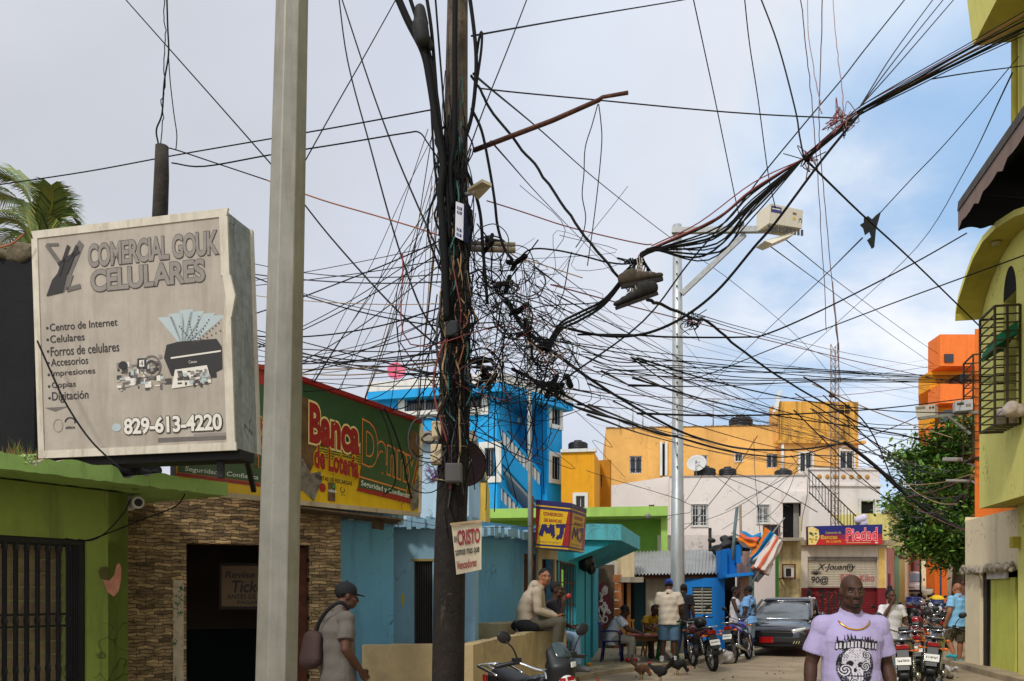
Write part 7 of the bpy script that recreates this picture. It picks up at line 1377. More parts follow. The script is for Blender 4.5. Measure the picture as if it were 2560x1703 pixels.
def head_mb(c, E, fine=False, s=1., jaw=1.):
 m = MB(); f = lambda x, y, z: c + E @ V((x, y, z)) * s; q = E.to_euler()
 e = lambda p, r, nu=16, nv=12, rot=None: m.ell(f(*p), tuple(k * s for k in r), (E @ rot.to_matrix()).to_euler() if rot else q, nu, nv)
 e((0, .018, .035), (.075, .096, .087)); e((0, -.022, -.030), (.062 * jaw, .072, .078)); e((0, -.052, -.088), (.036 * jaw, .036, .030)); e((.038 * jaw, -.02, -.07), (.03, .045, .036)); e((-.038 * jaw, -.02, -.07), (.03, .045, .036))
 e((0, -.072, .026), (.052, .024, .020)); e((.04, -.062, -.026), (.026, .024, .022)); e((-.04, -.062, -.026), (.026, .024, .022))
 m.limb([f(0, -.088, .012), f(0, -.106, -.018), f(0, -.113, -.034)], [.009 * s, .011 * s, .014 * s], 10); e((.015, -.098, -.038), (.011, .012, .009)); e((-.015, -.098, -.038), (.011, .012, .009))
 m.limb([f(-.026, -.082, -.066), f(0, -.096, -.062), f(.026, -.082, -.066)], [.006 * s, .0085 * s, .006 * s], 8); m.limb([f(-.022, -.080, -.077), f(0, -.093, -.079), f(.022, -.080, -.077)], [.006 * s, .009 * s, .006 * s], 8)
 e((.079, .012, -.006), (.012, .024, .034)); e((-.079, .012, -.006), (.012, .024, .034))
 return m
def person(lab, loc, rz=0, h=1.75, J=None, skin=SK2, bw=1., shirt=None, pants=None, shoes=None, hair='short', cap=None, yaw=0, pitch=0, roll=0, vox=.011, sleeve=.62, plen='long', hands=(.5, .5), eyes=True, loose=1., group=None, hood=None, tank=False, jaw=1., hdir=None, tuck=.86, barefoot=False, shoe_sole=None):
 s = h / 1.75; j = {k: V(v) * s for k, v in {**STAND, **(J or {})}.items()}
 t = thing('person', lab, 'person', loc, rz, group)
 tor = [j['pelvis'] + (j['pelvis'] - j['waist']).normalized() * .06 * s, j['pelvis'], j['waist'], j['waist'].lerp(j['chest'], .55), j['chest'], j['chest'].lerp(j['neck'], .62), j['neck'] + (j['chest'] - j['neck']) * .12]
 rad = [(.13, .09), (.165, .115), (.148, .105), (.163, .115), (.178, .118), (.150, .085), (.06, .055)]
 S_ = (j['shL'] - j['shR']).normalized(); k = s * bw
 E = Euler((R(pitch), R(roll), R(yaw))).to_matrix()
 b = MB(); b.limb(tor, [(x * k, y * k) for x, y in rad], 20, side=S_)
 hc = j['head']; nb = j['neck'] + (j['chest'] - j['neck']) * .15; b.limb([nb, j['neck'].lerp(hc, .35), hc + E @ V((0, .02, -.03)) * s], [.074 * k, .064 * k, .060 * s + .004 * (k - s)], 14)
 for L in 'LR':
  sh, el, wr = j['sh' + L], j['el' + L], j['wr' + L]
  b.limb([j['chest'].lerp(j['neck'], .55), sh], [.060 * k, .058 * k], 12); b.limb([sh, sh.lerp(el, .4), el], [.056 * k, .052 * k, .042 * k], 12); b.limb([el, el.lerp(wr, .3), wr], [.043 * k, .044 * k, .028 * s], 12)
  hp, kn, an = j['hip' + L], j['kn' + L], j['an' + L]
  b.limb([hp, hp.lerp(kn, .45), kn], [.088 * k, .078 * k, .056 * k], 14); b.limb([kn, kn.lerp(an, .35), an], [.056 * k, .058 * k, .038 * s], 12)
  to = j.get('to' + L) or an + V((.015 if L == 'L' else -.015, -.17, -.055)) * s; to = V(to)
  b.limb([an + V((0, .03, -.045)) * s, an.lerp(to, .5) + V((0, 0, -.012)) * s, to], [.038 * s, .040 * s, .030 * s], 10); j['to' + L] = to
 b.merge(head_mb(hc, E, s=s, jaw=jaw)); bm_ = remesh(b, vox, 3, .5)
 for i, L in enumerate('LR'):
  if hands[i] is None: continue
  d = j['wr' + L] - j['el' + L]
  if hdir and hdir.get(L): d = V(hdir[L])
  hand(bm_, j['wr' + L], d, V((0, -1, 0)) if abs(d.normalized().y) < .8 else V((-1 if L == 'L' else 1, 0, 0)), hands[i], s * 1.02, V((-1 if L == 'L' else 1, 0, 0)))
 bm_.build('body', skin, t, False)
 if shirt:
  m = MB(); g_ = .020 * loose; m_ = [(x * k + g_ + (.012 if i < 3 else 0), y * k + g_ + (.01 if i < 3 else 0)) for i, (x, y) in enumerate(rad)]; low = tor[0] + (tor[0] - tor[2]).normalized() * (.07 if tuck < .9 else .0) * s
  pts = [low, tor[1], tor[2], tor[3], tor[4], tor[5], tor[6]]; m_[0] = (m_[1][0] + .004, m_[1][1] + .006); m_[6] = (.072 * k, .066 * k) if not tank else (.07 * k, .06 * k)
  m.tube(pts, m_, 22, side=S_)
  if not tank:
   m.limb([j['neck'] + (j['chest'] - j['neck']) * .22, j['neck'] + (hc - j['neck']) * .10], [.078 * k, .070 * k], 14)
   for L in 'LR':
    sh, el, wr = j['sh' + L], j['el' + L], j['wr' + L]; m.limb([j['chest'].lerp(j['neck'], .45), sh], [.080 * k, .076 * k], 12); m.ell(sh + (j['chest'] - j['neck']) * .08, .077 * k, None, 12, 10); m.limb([j['neck'] + (j['chest'] - j['neck']) * .25, sh], [.070 * k, .060 * k], 12)
    if sleeve <= 1: m.tube([sh.lerp(el, .04), sh.lerp(el, sleeve * .5), sh.lerp(el, sleeve)], [.066 * k, .068 * k + .006 * loose, .064 * k + .012 * loose], 14)
    else: m.limb([sh, sh.lerp(el, .5), el], [.074 * k, .068 * k, .060 * k], 14); m.limb([el, el.lerp(wr, .5), wr + (el - wr) * .06], [.060 * k, .056 * k, .040 * k], 12)
  else:
   for L in 'LR': m.limb([j['chest'].lerp(j['neck'], .45), j['sh' + L].lerp(j['neck'], .45)], [.066 * k, .058 * k], 10)
  if hood: m.limb([j['neck'] + V((0, .07, .03)) * s, j['neck'] + V((0, .09, -.03)) * s], [.085 * s, .09 * s], 14); m.limb([j['neck'] + V((.05, -.02, .0)) * s, j['neck'] + V((.07, .05, .04)) * s], [.045 * s, .05 * s], 10); m.limb([j['neck'] + V((-.05, -.02, .0)) * s, j['neck'] + V((-.07, .05, .04)) * s], [.045 * s, .05 * s], 10)
  sm_ = remesh(m, vox * .95, 2, .5); rr = random.Random(len(lab))
  ph = rr.random() * 6
  for i, p in enumerate(sm_.v):
   w_ = math.sin(p.z * 34 + p.x * 21 + ph) * math.sin(p.x * 17 - p.z * 11 + p.y * 9); p += (p - V((0, p.y * .2, p.z))).normalized() * .004 * w_ * loose
  so_ = sm_.build('shirt', shirt, t, False)
 if pants:
  m = MB(); m.limb([tor[0], tor[1], j['pelvis'].lerp(j['waist'], .45)], [(.150 * k, .118 * k), (.178 * k, .128 * k), (.162 * k, .118 * k)], 20, side=S_)
  for L in 'LR':
   hp, kn, an = j['hip' + L], j['kn' + L], j['an' + L]
   if plen == 'long': m.limb([hp, hp.lerp(kn, .5), kn], [.104 * k, .096 * k, .078 * k], 14); m.tube([kn, kn.lerp(an, .5), an + (kn - an) * .06], [.078 * k, .074 * k, .062 * k], 14); m.ell(kn, .078 * k, nu=12, nv=8)
   else: m.tube([hp, hp.lerp(kn, .5), kn + (kn - hp) * .06], [.108 * k, .108 * k, .100 * k], 16)
  pm = remesh(m, vox, 2, .5); pm.build('trousers' if plen == 'long' else 'shorts', pants, t, False)
 if shoes:
  for L in 'LR':
   m = MB(); an, to = j['an' + L], j['to' + L]; m.limb([an + V((0, .035, -.04)) * s, an.lerp(to, .5) + V((0, 0, -.006)) * s, to + V((0, 0, .0))], [(.044 * s, .048 * s), (.048 * s, .044 * s), (.040 * s, .034 * s)], 12)
   if not barefoot: m.limb([an + V((0, .01, .02)) * s, an + V((0, 0, -.03)) * s], [.052 * s, .05 * s], 12)
   remesh(m, vox, 2).build('shoe', shoes, t, False)
 f = lambda x, y, z: hc + E @ V((x, y, z)) * s; q = E.to_euler()
 if hair == 'short':
  m = MB(); m.ell(f(0, .026, .040), (.081 * s, .098 * s, .090 * s), q, 20, 14); vs = m.v; iv = E.inverted()
  keep = [p for p in range(len(m.f)) if all((lambda r: r.z > -.02 + (0.075 if r.y < -.02 else (.02 if r.y < .03 else -.05)))(iv @ (vs[i] - hc) / s) for i in m.f[p])]
  m.f = [m.f[i] for i in keep]; m.m = [0] * len(keep); m.s = [True] * len(keep); o = m.build('hair', HAIRM, t, False); sd_ = o.modifiers.new('solid', 'SOLIDIFY'); sd_.thickness = .008
 if hair == 'bun':
  m = MB(); m.ell(f(0, .03, .045), (.083 * s, .10 * s, .092 * s), q, 20, 14); m.ell(f(0, .06, .15), (.05 * s, .05 * s, .045 * s), q, 12, 8); m.ell(f(0, .07, .0), (.075 * s, .07 * s, .09 * s), q, 14, 10); m2 = remesh(m, .012, 2); m2.v = [p + E @ V((0, .02, .012)) * s for p in m2.v]; m2.build('hair', HAIRM, t, False)
 if hair == 'pony':
  m = MB(); m.ell(f(0, .03, .04), (.083 * s, .10 * s, .09 * s), q, 20, 14); m.limb([f(0, .12, .03), f(0, .15, -.06), f(0, .13, -.16)], [.035 * s, .04 * s, .02 * s], 10); m.ell(f(0, .06, -.03), (.078 * s, .07 * s, .08 * s), q, 14, 10); remesh(m, .012, 2).build('hair', HAIRM, t, False)
 if cap:
  cm, brim, bm2 = cap; m = MB(); m.ell(f(0, .016, .045), (.086 * s, .106 * s, .092 * s), q, 22, 8, 0, 0, .5); m.tube([f(0, .016, .045), f(0, .016, .02)], [(.086 * s, .106 * s), (.085 * s, .105 * s)], 22, caps=False, side=E @ V((1, 0, 0))); m.ell(f(0, .016, .138), .011 * s, q, 8, 6); cp = m.build('cap', cm, t, False)
  m = MB(); sg_ = brim; a = [f(.074 * math.cos(R(180 * i / 14)), sg_ * (-.065 - .105 * math.sin(R(180 * i / 14))), .026 - .012 * math.sin(R(180 * i / 14))) for i in range(15)]; bb = [p + E @ V((0, 0, .007)) * s for p in a]
  m.add(a + bb, [tuple(range(15)), tuple(reversed(range(15, 30)))] + [(i, i + 15, i + 16, i + 1) for i in range(14)]); m.build('brim', bm2 or cm, cp, False)
 if eyes:
  for sx in (-1, 1):
   m = MB(); m.ell(f(.031 * sx, -.0775, .001), (.0135 * s, .0085 * s, .0062 * s), q, 10, 8); e = m.build('eye', EYEW, t, False); m = MB(); m.ell(f(.031 * sx, -.0828, .001), (.0066 * s, .0050 * s, .0062 * s), q, 8, 6); m.build('pupil', EYEB, e, False)
   m = MB(); m.limb([f(.014 * sx, -.093, .024), f(.034 * sx, -.090, .031), f(.053 * sx, -.078, .026)], [.0035 * s, .0045 * s, .003 * s], 6); m.build('eyebrow', HAIRM, t, False)
  m = MB(); m.limb([f(-.024, -.0845, -.066), f(0, -.0985, -.063), f(.024, -.0845, -.066)], [.004 * s, .0065 * s, .004 * s], 7); m.limb([f(-.02, -.083, -.077), f(0, -.097, -.079), f(.02, -.083, -.077)], [.004 * s, .007 * s, .004 * s], 7); m.build('lips', LIPM, t, False)
 t['_j'] = 0; del t['_j']
 return t, j, f, (so_ if shirt else None)
def cloth(name, c=(128, 128, 128), **k): return M(name, c, .9, **{**dict(var=.12, scale=5, bump=.4, bscale=11), **k})
def at(x, Y): return V(((x - CX) / F * Y, Y, 0))
# --- man walking towards the camera
LAV = cloth('lavender_tshirt_cloth', (158, 148, 184), var=.05)
p0 = at(2127, 5.85)
t, j, f, so_ = person('big bald man in a lavender T-shirt with a skull print and gold chain, walking', p0, R(-6), 1.68, dict(shL=(.19, .01, 1.385), shR=(-.19, .01, 1.385), elL=(.262, .05, 1.10), elR=(-.268, .04, 1.11), wrL=(.29, -.05, .86), wrR=(-.29, -.02, .86), head=(.0, -.035, 1.63), neck=(0, .015, 1.475), knL=(.115, -.14, .50), anL=(.115, -.10, .085), knR=(-.11, -.02, .49), anR=(-.11, .25, .14)), SK1, 1.1, LAV, cloth('dark_jeans', (40, 44, 56)), M('white_sneaker', (190, 188, 184), .6), None, vox=.0075, sleeve=.72, loose=1.2, yaw=2, pitch=0, jaw=1.05)
m = MB(); s = 1.68 / 1.75
for a, b, r in (((-.026, -.086, -.056), (0, -.1, -.051), .0045), ((.026, -.086, -.056), (0, -.1, -.051), .0045), ((-.03, -.078, -.06), (-.028, -.068, -.09), .004), ((.03, -.078, -.06), (.028, -.068, -.09), .004)): m.limb([f(*a), f(*b)], [r, r], 6)
m.ell(f(0, -.073, -.104), (.026, .016, .016), None, 10, 8); m.build('beard', HAIRM, t, False)
GOLD = M('gold_chain_metal', (206, 150, 50), .25, .9, var=.1); m = MB(); bv = BVHTree.FromPolygons([tuple(v.co) for v in so_.data.vertices], [tuple(p.vertices) for p in so_.data.polygons]); nk = j['neck']
ch = []
for k in range(25):
 a = R(200 + 140 * k / 24); x = nk.x + .108 * math.cos(a); z = nk.z - .02 + .085 * math.sin(a); hit = bv.ray_cast(V((x, -1, z)), V((0, 1, 0))); y = hit[0].y - .006 if hit[0] else nk.y - .05
 ch.append(V((x, y, z)))
m.tube(ch, .0055, 6); m.build('chain', GOLD, t, False)
def printcol(x, z):
 e = lambda cx, cz, rx, rz_: ((x - cx) / rx) ** 2 + ((z - cz) / rz_) ** 2
 n = math.sin(x * 190 + math.sin(z * 120) * 2) * math.sin(z * 170 + math.sin(x * 90) * 2.4)
 if .105 < z - abs(x) * -.12 + .0 < .185 + .02 * math.sin(x * 300) and abs(x) < .135:
  c = (x + .135) / .0225; fr = c - int(c); zz = z + abs(x) * .12
  if zz > .165: return 1 if abs(fr - .5) < .28 * (1 + math.sin(int(c) * 5)) * (.21 - zz) / .03 else 0
  return 2 if .22 < fr < .8 and zz < .15 and zz > .112 else (1 if n > -.55 else 0)
 for cx, cz, r in ((-.072, -.045, .042), (.055, -.02, .036), (-.02, -.125, .03), (.062, .055, .032)):
  d = e(cx, cz, r, r)
  if d < 1: a = math.atan2(z - cz, x - cx); q = math.sin(math.sqrt(d) * 14 + a * 2); return 2 if q > .1 else 1
 if e(-.005, .02, .088, .09) < 1:
  if e(-.045, .0, .022, .020) < 1 or e(.022, -.008, .02, .019) < 1 or e(-.012, -.045, .011, .016) < 1: return 1
  return 2 if n > -.62 else 3
 if e(-.008, -.08, .055, .05) < 1: return 1 if math.sin(x * 330) > .45 or abs(z + .085) < .005 else 2
 if e(-.01, -.02, .118, .145) < 1: return 1 if n > -.25 else (3 if n > -.6 else 0)
 if -.178 < z < -.155 and abs(x) < .07: return 1 if math.sin(x * 260) + math.sin(z * 400) > .1 else 0
 return 0
PR = [M('black_shirt_print', (24, 22, 26), .85, var=.1), M('white_shirt_print', (196, 192, 200), .85, var=.05), M('grey_shirt_print', (104, 100, 110), .85, var=.1)]
m = MB(); cell = .0042; zc = 1.13 * s; cache = {}
def sp(ix, iz):
 if (ix, iz) not in cache:
  hit = bv.ray_cast(V((ix * cell, -1, zc + iz * cell)), V((0, 1, 0))); cache[ix, iz] = hit[0] + hit[1] * .0035 if hit[0] else None
 return cache[ix, iz]
for ix in range(-34, 34):
 for iz in range(-46, 52):
  c = printcol((ix + .5) * cell, (iz + .5) * cell)
  if c:
   q = [sp(ix, iz), sp(ix + 1, iz), sp(ix + 1, iz + 1), sp(ix, iz + 1)]
   if all(q): m.add(q, [(0, 1, 2, 3)], c - 1)
m.build('shirt_print', PR, so_, False)
# --- man with a black cap seen from behind on the left
GRYT = cloth('grey_brown_tshirt', (94, 88, 82), var=.12)
p1_ = at(846, 7.6)
person('man in a black cap and grey T-shirt seen from behind, passing the blue wall', p1_, R(128), 1.66, dict(head=(0, -.09, 1.615), neck=(0, -.02, 1.47), chest=(0, -.0, 1.28), elR=(-.26, .06, 1.13), wrR=(-.22, -.12, .92), elL=(.26, .06, 1.13), wrL=(.24, -.1, .9), knL=(.1, -.12, .5), anL=(.1, .05, .1), knR=(-.1, .02, .5), anR=(-.1, .18, .12)), SK2, 1.02, GRYT, cloth('black_jeans', (30, 30, 34)), M('dark_shoe', (36, 34, 34), .6), 'short', (M('black_cap_cloth', (18, 18, 22), .85, var=.1), 1, None), yaw=-12, pitch=8, vox=.009, sleeve=.7, loose=1.3)
t = thing('shoulder_bag', 'dark brown shoulder bag on the back of the man with the black cap', 'bag', p1_)
T1 = Matrix.Translation(p1_) @ Matrix.Rotation(R(128), 4, 'Z'); m = MB(); m.limb([T1 @ V((.16, .17, 1.16)), T1 @ V((.14, .20, .96))], [(.14, .07), (.16, .085)], 16, side=T1.to_3x3() @ V((1, 0, 0))); BAGM = M('dark_brown_bag', (58, 40, 36), .8, var=.2, bump=.2); remesh(m, .012, 3).build('bag_body', BAGM, t)
m = MB(); m.tube(catmull([T1 @ V(q) for q in ((.16, .15, 1.10), (.06, .165, 1.28), (-.06, .12, 1.42), (-.10, .03, 1.475), (-.10, -.06, 1.42))], 6), [(.018, .006)] * 25, 6); m.build('strap', M('black_strap', (24, 22, 24), .8), t)
# --- two men sitting on the low wall
HOOD = cloth('beige_hoodie', (172, 156, 136), var=.06); OLV = cloth('olive_grey_trousers', (84, 80, 66))
pw_ = at(1320, 12.1)
sitw = dict(pelvis=(0, .02, .10), waist=(0, .03, .26), chest=(0, -.06, .45), neck=(0, -.17, .60), head=(0, -.245, .755), shL=(.19, -.15, .54), shR=(-.19, -.15, .54), elL=(.25, -.17, .29), elR=(-.25, -.17, .29), wrL=(.09, -.40, .20), wrR=(-.10, -.40, .20),
   hipL=(.1, -.03, .09), hipR=(-.1, -.03, .09), knL=(.13, -.46, .10), knR=(-.12, -.46, .12), anL=(.13, -.40, -.33), anR=(-.12, -.38, -.32))
person('young man in a beige hoodie sitting on the low wall with a phone in hand', pw_ + V((0, .12, 1.03)), R(82), 1.76, sitw, SK4, 1., HOOD, OLV, M('black_shoe', (24, 24, 26), .6), 'short', yaw=-62, pitch=-2, roll=0, vox=.009, sleeve=2, hood=True, loose=1.5, hands=(.9, .9))
T1 = Matrix.Translation(pw_ + V((0, .12, 1.03))) @ Matrix.Rotation(R(82), 4, 'Z')
m = MB(); m.box((0, 0, 0), (.075, .012, .15)); m.xf(T1 @ Matrix.Translation((-.03, -.50, .235)) @ Euler((R(-60), 0, R(10))).to_matrix().to_4x4()); tag(m.build('phone', M('black_phone', (16, 16, 20), .2)), 'black phone in the hands of the man in the beige hoodie', 'phone')
m = MB();
for q, r_ in (((.06, .10, .06), (.16, .13, .10)), ((-.12, .02, .07), (.15, .16, .11)), ((-.14, -.1, .05), (.10, .12, .08))): m.ell(T1 @ V(q), r_, None, 14, 10)
tag(remesh(m, .02, 3).build('black_jacket', cloth('black_jacket_cloth', (22, 22, 26), var=.2)), 'black jacket bunched round the hips of the hoodie man', 'jacket')
sit2 = {**sitw, 'wrR': (-.06, -.30, .60), 'elR': (-.22, -.27, .34), 'head': (0, -.20, .76)}
pw2 = at(1358, 12.75)
person('man in dark clothes and light jeans sitting behind the hoodie man, eating', pw2 + V((.02, 0, .86)), R(78), 1.72, {**sit2, 'knL': (.13, -.46, .06), 'anL': (.13, -.48, -.40), 'knR': (-.12, -.48, .06), 'anR': (-.12, -.52, -.38)}, SK1, .95, cloth('dark_tshirt', (40, 38, 44)), cloth('light_blue_jeans', (122, 146, 172), var=.15), M('grey_shoe', (90, 90, 90), .6), 'short', yaw=-8, vox=.011, hands=(.6, 1))
m = MB(); T1 = Matrix.Translation(pw2 + V((.02, 0, .86))) @ Matrix.Rotation(R(78), 4, 'Z'); m.ell(T1 @ V((-.05, -.37, .66)), (.035, .03, .04), None, 10, 8); tag(m.build('snack', M('red_food_wrapper', (170, 50, 44), .6)), 'red snack held to the mouth of the man behind the hoodie man', 'snack')
# --- domino players
PV = .10
sitc = dict(pelvis=(0, .04, .50), waist=(0, .04, .66), chest=(0, -.07, .85), neck=(0, -.18, 1.0), head=(0, -.26, 1.14), shL=(.19, -.16, .94), shR=(-.19, -.16, .94), elL=(.24, -.33, .72), elR=(-.24, -.33, .72), wrL=(.13, -.56, .66), wrR=(-.13, -.56, .66), hipL=(.1, 0, .49), hipR=(-.1, 0, .49), knL=(.15, -.42, .50), knR=(-.15, -.42, .50), anL=(.14, -.40, .085), anR=(-.14, -.38, .085))
person('domino player in a white shirt and black cap on a blue chair', at(1534, 18.4) + V((0, 0, PV)), R(78), 1.66, sitc, SK1, 1., cloth('white_shirt_cloth', (196, 196, 206)), cloth('pale_trousers', (150, 144, 132)), M('white_sneaker'), None, (M('black_cap_cloth'), 1, None), yaw=4, pitch=12, vox=.012, eyes=False)
MUS = cloth('mustard_tshirt', (176, 132, 28)); t, j, f, so_ = person('domino player in a mustard yellow T-shirt with a white print, facing the camera', at(1630, 19.6) + V((0, 0, PV)), R(4), 1.66, sitc, SK2, 1., MUS, cloth('grey_shorts', (130, 126, 120)), M('dark_shoe'), 'short', pitch=14, vox=.012, plen='short')
bv = BVHTree.FromPolygons([tuple(v.co) for v in so_.data.vertices], [tuple(p.vertices) for p in so_.data.polygons]); m = MB()
for k in range(12):
 x0, z0 = rnd.uniform(-.1, .07), .72 + rnd.uniform(-.08, .1); q = []
 for dx, dz in ((0, 0), (.05, 0), (.05, .05), (0, .05)):
  hit = bv.ray_cast(V((x0 + dx, -2, z0 + dz)), V((0, 1, 0))); q.append(hit[0] + hit[1] * (.004 + .0007 * k) if hit[0] else None)
 if all(q): m.add(q, [(0, 1, 2, 3)], [0, 0, 1, 2][k % 4])
m.build('shirt_print', [PR[1], M('orange_shirt_print', (190, 96, 30), .85), PR[2]], so_, False)
CRM = cloth('cream_tshirt', (196, 182, 164)); DEN = cloth('faded_denim', (86, 116, 142), var=.2, scale=8)
person('man in a cream T-shirt, denim shorts and blue cap standing at the table', at(1672, 18.0) + V((0, 0, PV)), R(168), 1.76, dict(elR=(-.27, .0, 1.14), wrR=(-.24, -.16, .95), elL=(.27, .0, 1.14), wrL=(.22, -.2, .98), head=(0, -.06, 1.62), knL=(.11, -.03, .5), anL=(.14, .05, .085), knR=(-.11, -.03, .5), anR=(-.12, .0, .085)), SK2, 1.1, CRM, DEN, M('white_sneaker'), 'short', (M('royal_blue_cap', (22, 62, 160), .85), 1, M('yellow_cap_brim', (206, 160, 30), .8)), pitch=12, vox=.011, loose=1.7, plen='short', sleeve=.7, eyes=False)
person('man in a black polo and blue jeans behind the man in the cream T-shirt', at(1706, 19.0) + V((0, 0, PV)), R(150), 1.70, dict(head=(-.02, -.06, 1.60), knL=(.1, -.05, .5), anL=(.12, .08, .1)), SK1, 1.05, cloth('black_polo', (28, 28, 32)), cloth('blue_jeans', (62, 84, 116), var=.25, scale=8), M('dark_shoe'), 'short', vox=.012, eyes=False)
# --- men by the motorcycles
person('man in a white vest with crossed arms talking by the motorcycles', at(1838, 21.3), R(62), 1.73, dict(elL=(.26, -.1, 1.14), wrL=(-.02, -.24, 1.16), elR=(-.26, -.1, 1.14), wrR=(.02, -.26, 1.12)), SK1, .98, cloth('white_vest', (206, 202, 204)), cloth('dark_shorts', (50, 52, 60)), M('dark_shoe'), 'short', tank=True, vox=.012, hands=(.6, .6), eyes=False)
person('heavy man in a sky blue T-shirt and cap beside the grey car', at(1872, 20.9), R(-128), 1.74, dict(elL=(.28, .02, 1.13), wrL=(.28, -.06, .88), chest=(0, -.03, 1.28), waist=(0, -.05, 1.08)), SK1, 1.16, cloth('sky_blue_tshirt', (112, 160, 210)), cloth('light_denim_shorts', (140, 164, 186)), M('white_sneaker'), 'short', (M('black_cap_cloth'), 1, None), vox=.012, loose=1.6, plen='short', eyes=False)
person('girl in a white T-shirt walking past the red part of the shutter shop', at(2022, 27.5) + V((0, 0, gz(27.5))), R(140), 1.58, dict(elR=(-.26, .03, 1.13), wrR=(-.16, -.1, .98)), SK1, .92, cloth('white_tshirt', (214, 210, 214)), cloth('khaki_trousers', (126, 112, 84)), M('dark_shoe'), 'pony', vox=.014, eyes=False)
t, j, f, so_ = person('woman in a white T-shirt with a hair bun, one hand at her mouth', at(2229, 15.0), R(8), 1.62, dict(elR=(-.27, -.1, 1.16), wrR=(-.10, -.17, 1.50), elL=(.26, -.02, 1.14), wrL=(.16, -.24, 1.14), head=(-.02, -.03, 1.63)), SK2, .95, cloth('white_tshirt'), cloth('ripped_light_jeans', (134, 156, 180), var=.3, scale=9), M('white_sneaker'), 'bun', yaw=-4, pitch=4, vox=.010, loose=1.6, hands=(.9, 1.), hdir={'R': (.15, -.1, 1)})
q = at(2229, 15.0); m = MB(); m.box((0, 0, 0), (.075, .012, .15)); m.xf(Matrix.Translation(q) @ Matrix.Rotation(R(8), 4, 'Z') @ Matrix.Translation((.13, -.33, 1.10)) @ Euler((R(-35), R(15), 0)).to_matrix().to_4x4()); tag(m.build('phone', M('black_phone')), 'black phone in the hand of the woman with the hair bun', 'phone')
CAMO = M('camouflage_cloth', (84, 78, 56), .9, var=.3, scale=9, peel=(40, 36, 26), pthr=.52, pscale=9)
person('bald man in a light blue T-shirt and camouflage shorts walking off beside the beige wall', at(2394, 18.3) + V((0, 0, .06)), R(200), 1.72, dict(knL=(.1, -.16, .52), anL=(.1, .0, .2), anR=(-.1, -.05, .085), elL=(.27, .04, 1.12), wrL=(.26, -.08, .88)), SK4, 1.08, cloth('light_blue_tshirt', (124, 178, 214)), CAMO, M('turquoise_flipflop', (30, 150, 160), .6), None, vox=.011, loose=1.6, plen='short', eyes=False, barefoot=True)
person('man in a dark red shirt in front of the white van', at(2243, 62) + V((0, 0, gz(62))), R(170), 1.72, {}, SK1, 1.1, cloth('dark_red_shirt', (110, 20, 26)), cloth('black_jeans'), None, 'short', vox=.02, eyes=False)
person('person in a dark top in the shade by the orange shop columns', at(2404, 40) + V((0, 0, gz(40))), R(20), 1.70, {}, SK2, 1., cloth('brown_top', (92, 58, 44)), cloth('black_jeans'), None, 'short', vox=.018, eyes=False)
# ------------------------------------------------------------------ motorcycles
TYRE = M('tyre_rubber', (20, 20, 20), .85, var=.15); ALLOY = M('brushed_alloy', (150, 150, 150), .35, .7, var=.15); CHR = M('chrome', (190, 190, 190), .15, 1, var=.05); ENG = M('dark_engine_metal', (60, 60, 62), .45, .6, var=.25); BLKP = M('black_plastic', (20, 20, 22), .45, var=.2); SEATM = M('black_vinyl_seat', (18, 18, 20), .5, var=.15, bump=.1); TLR = M('red_tail_lens', (150, 16, 14), .2, var=.05, coat=.5); AMB = M('amber_lens', (214, 104, 16), .2, var=.05, coat=.5); LENS = M('headlamp_lens', (206, 208, 204), .1, .1, var=.05, coat=.5); PLATE = M('white_number_plate', (206, 204, 196), .5, var=.05)
PAINT = {k: M(k + '_bike_paint', c, .25, .1, var=.04, coat=.7) for k, c in dict(red=(140, 16, 22), blue=(14, 44, 150), black=(20, 20, 24), wine=(84, 14, 26)).items()}
def circ(c, r, n=28, ax='x', a0=0, a1=360):
 return [V(c) + V((0, r * math.cos(R(a0 + (a1 - a0) * k / n)), r * math.sin(R(a0 + (a1 - a0) * k / n)))) for k in range(n + 1)]
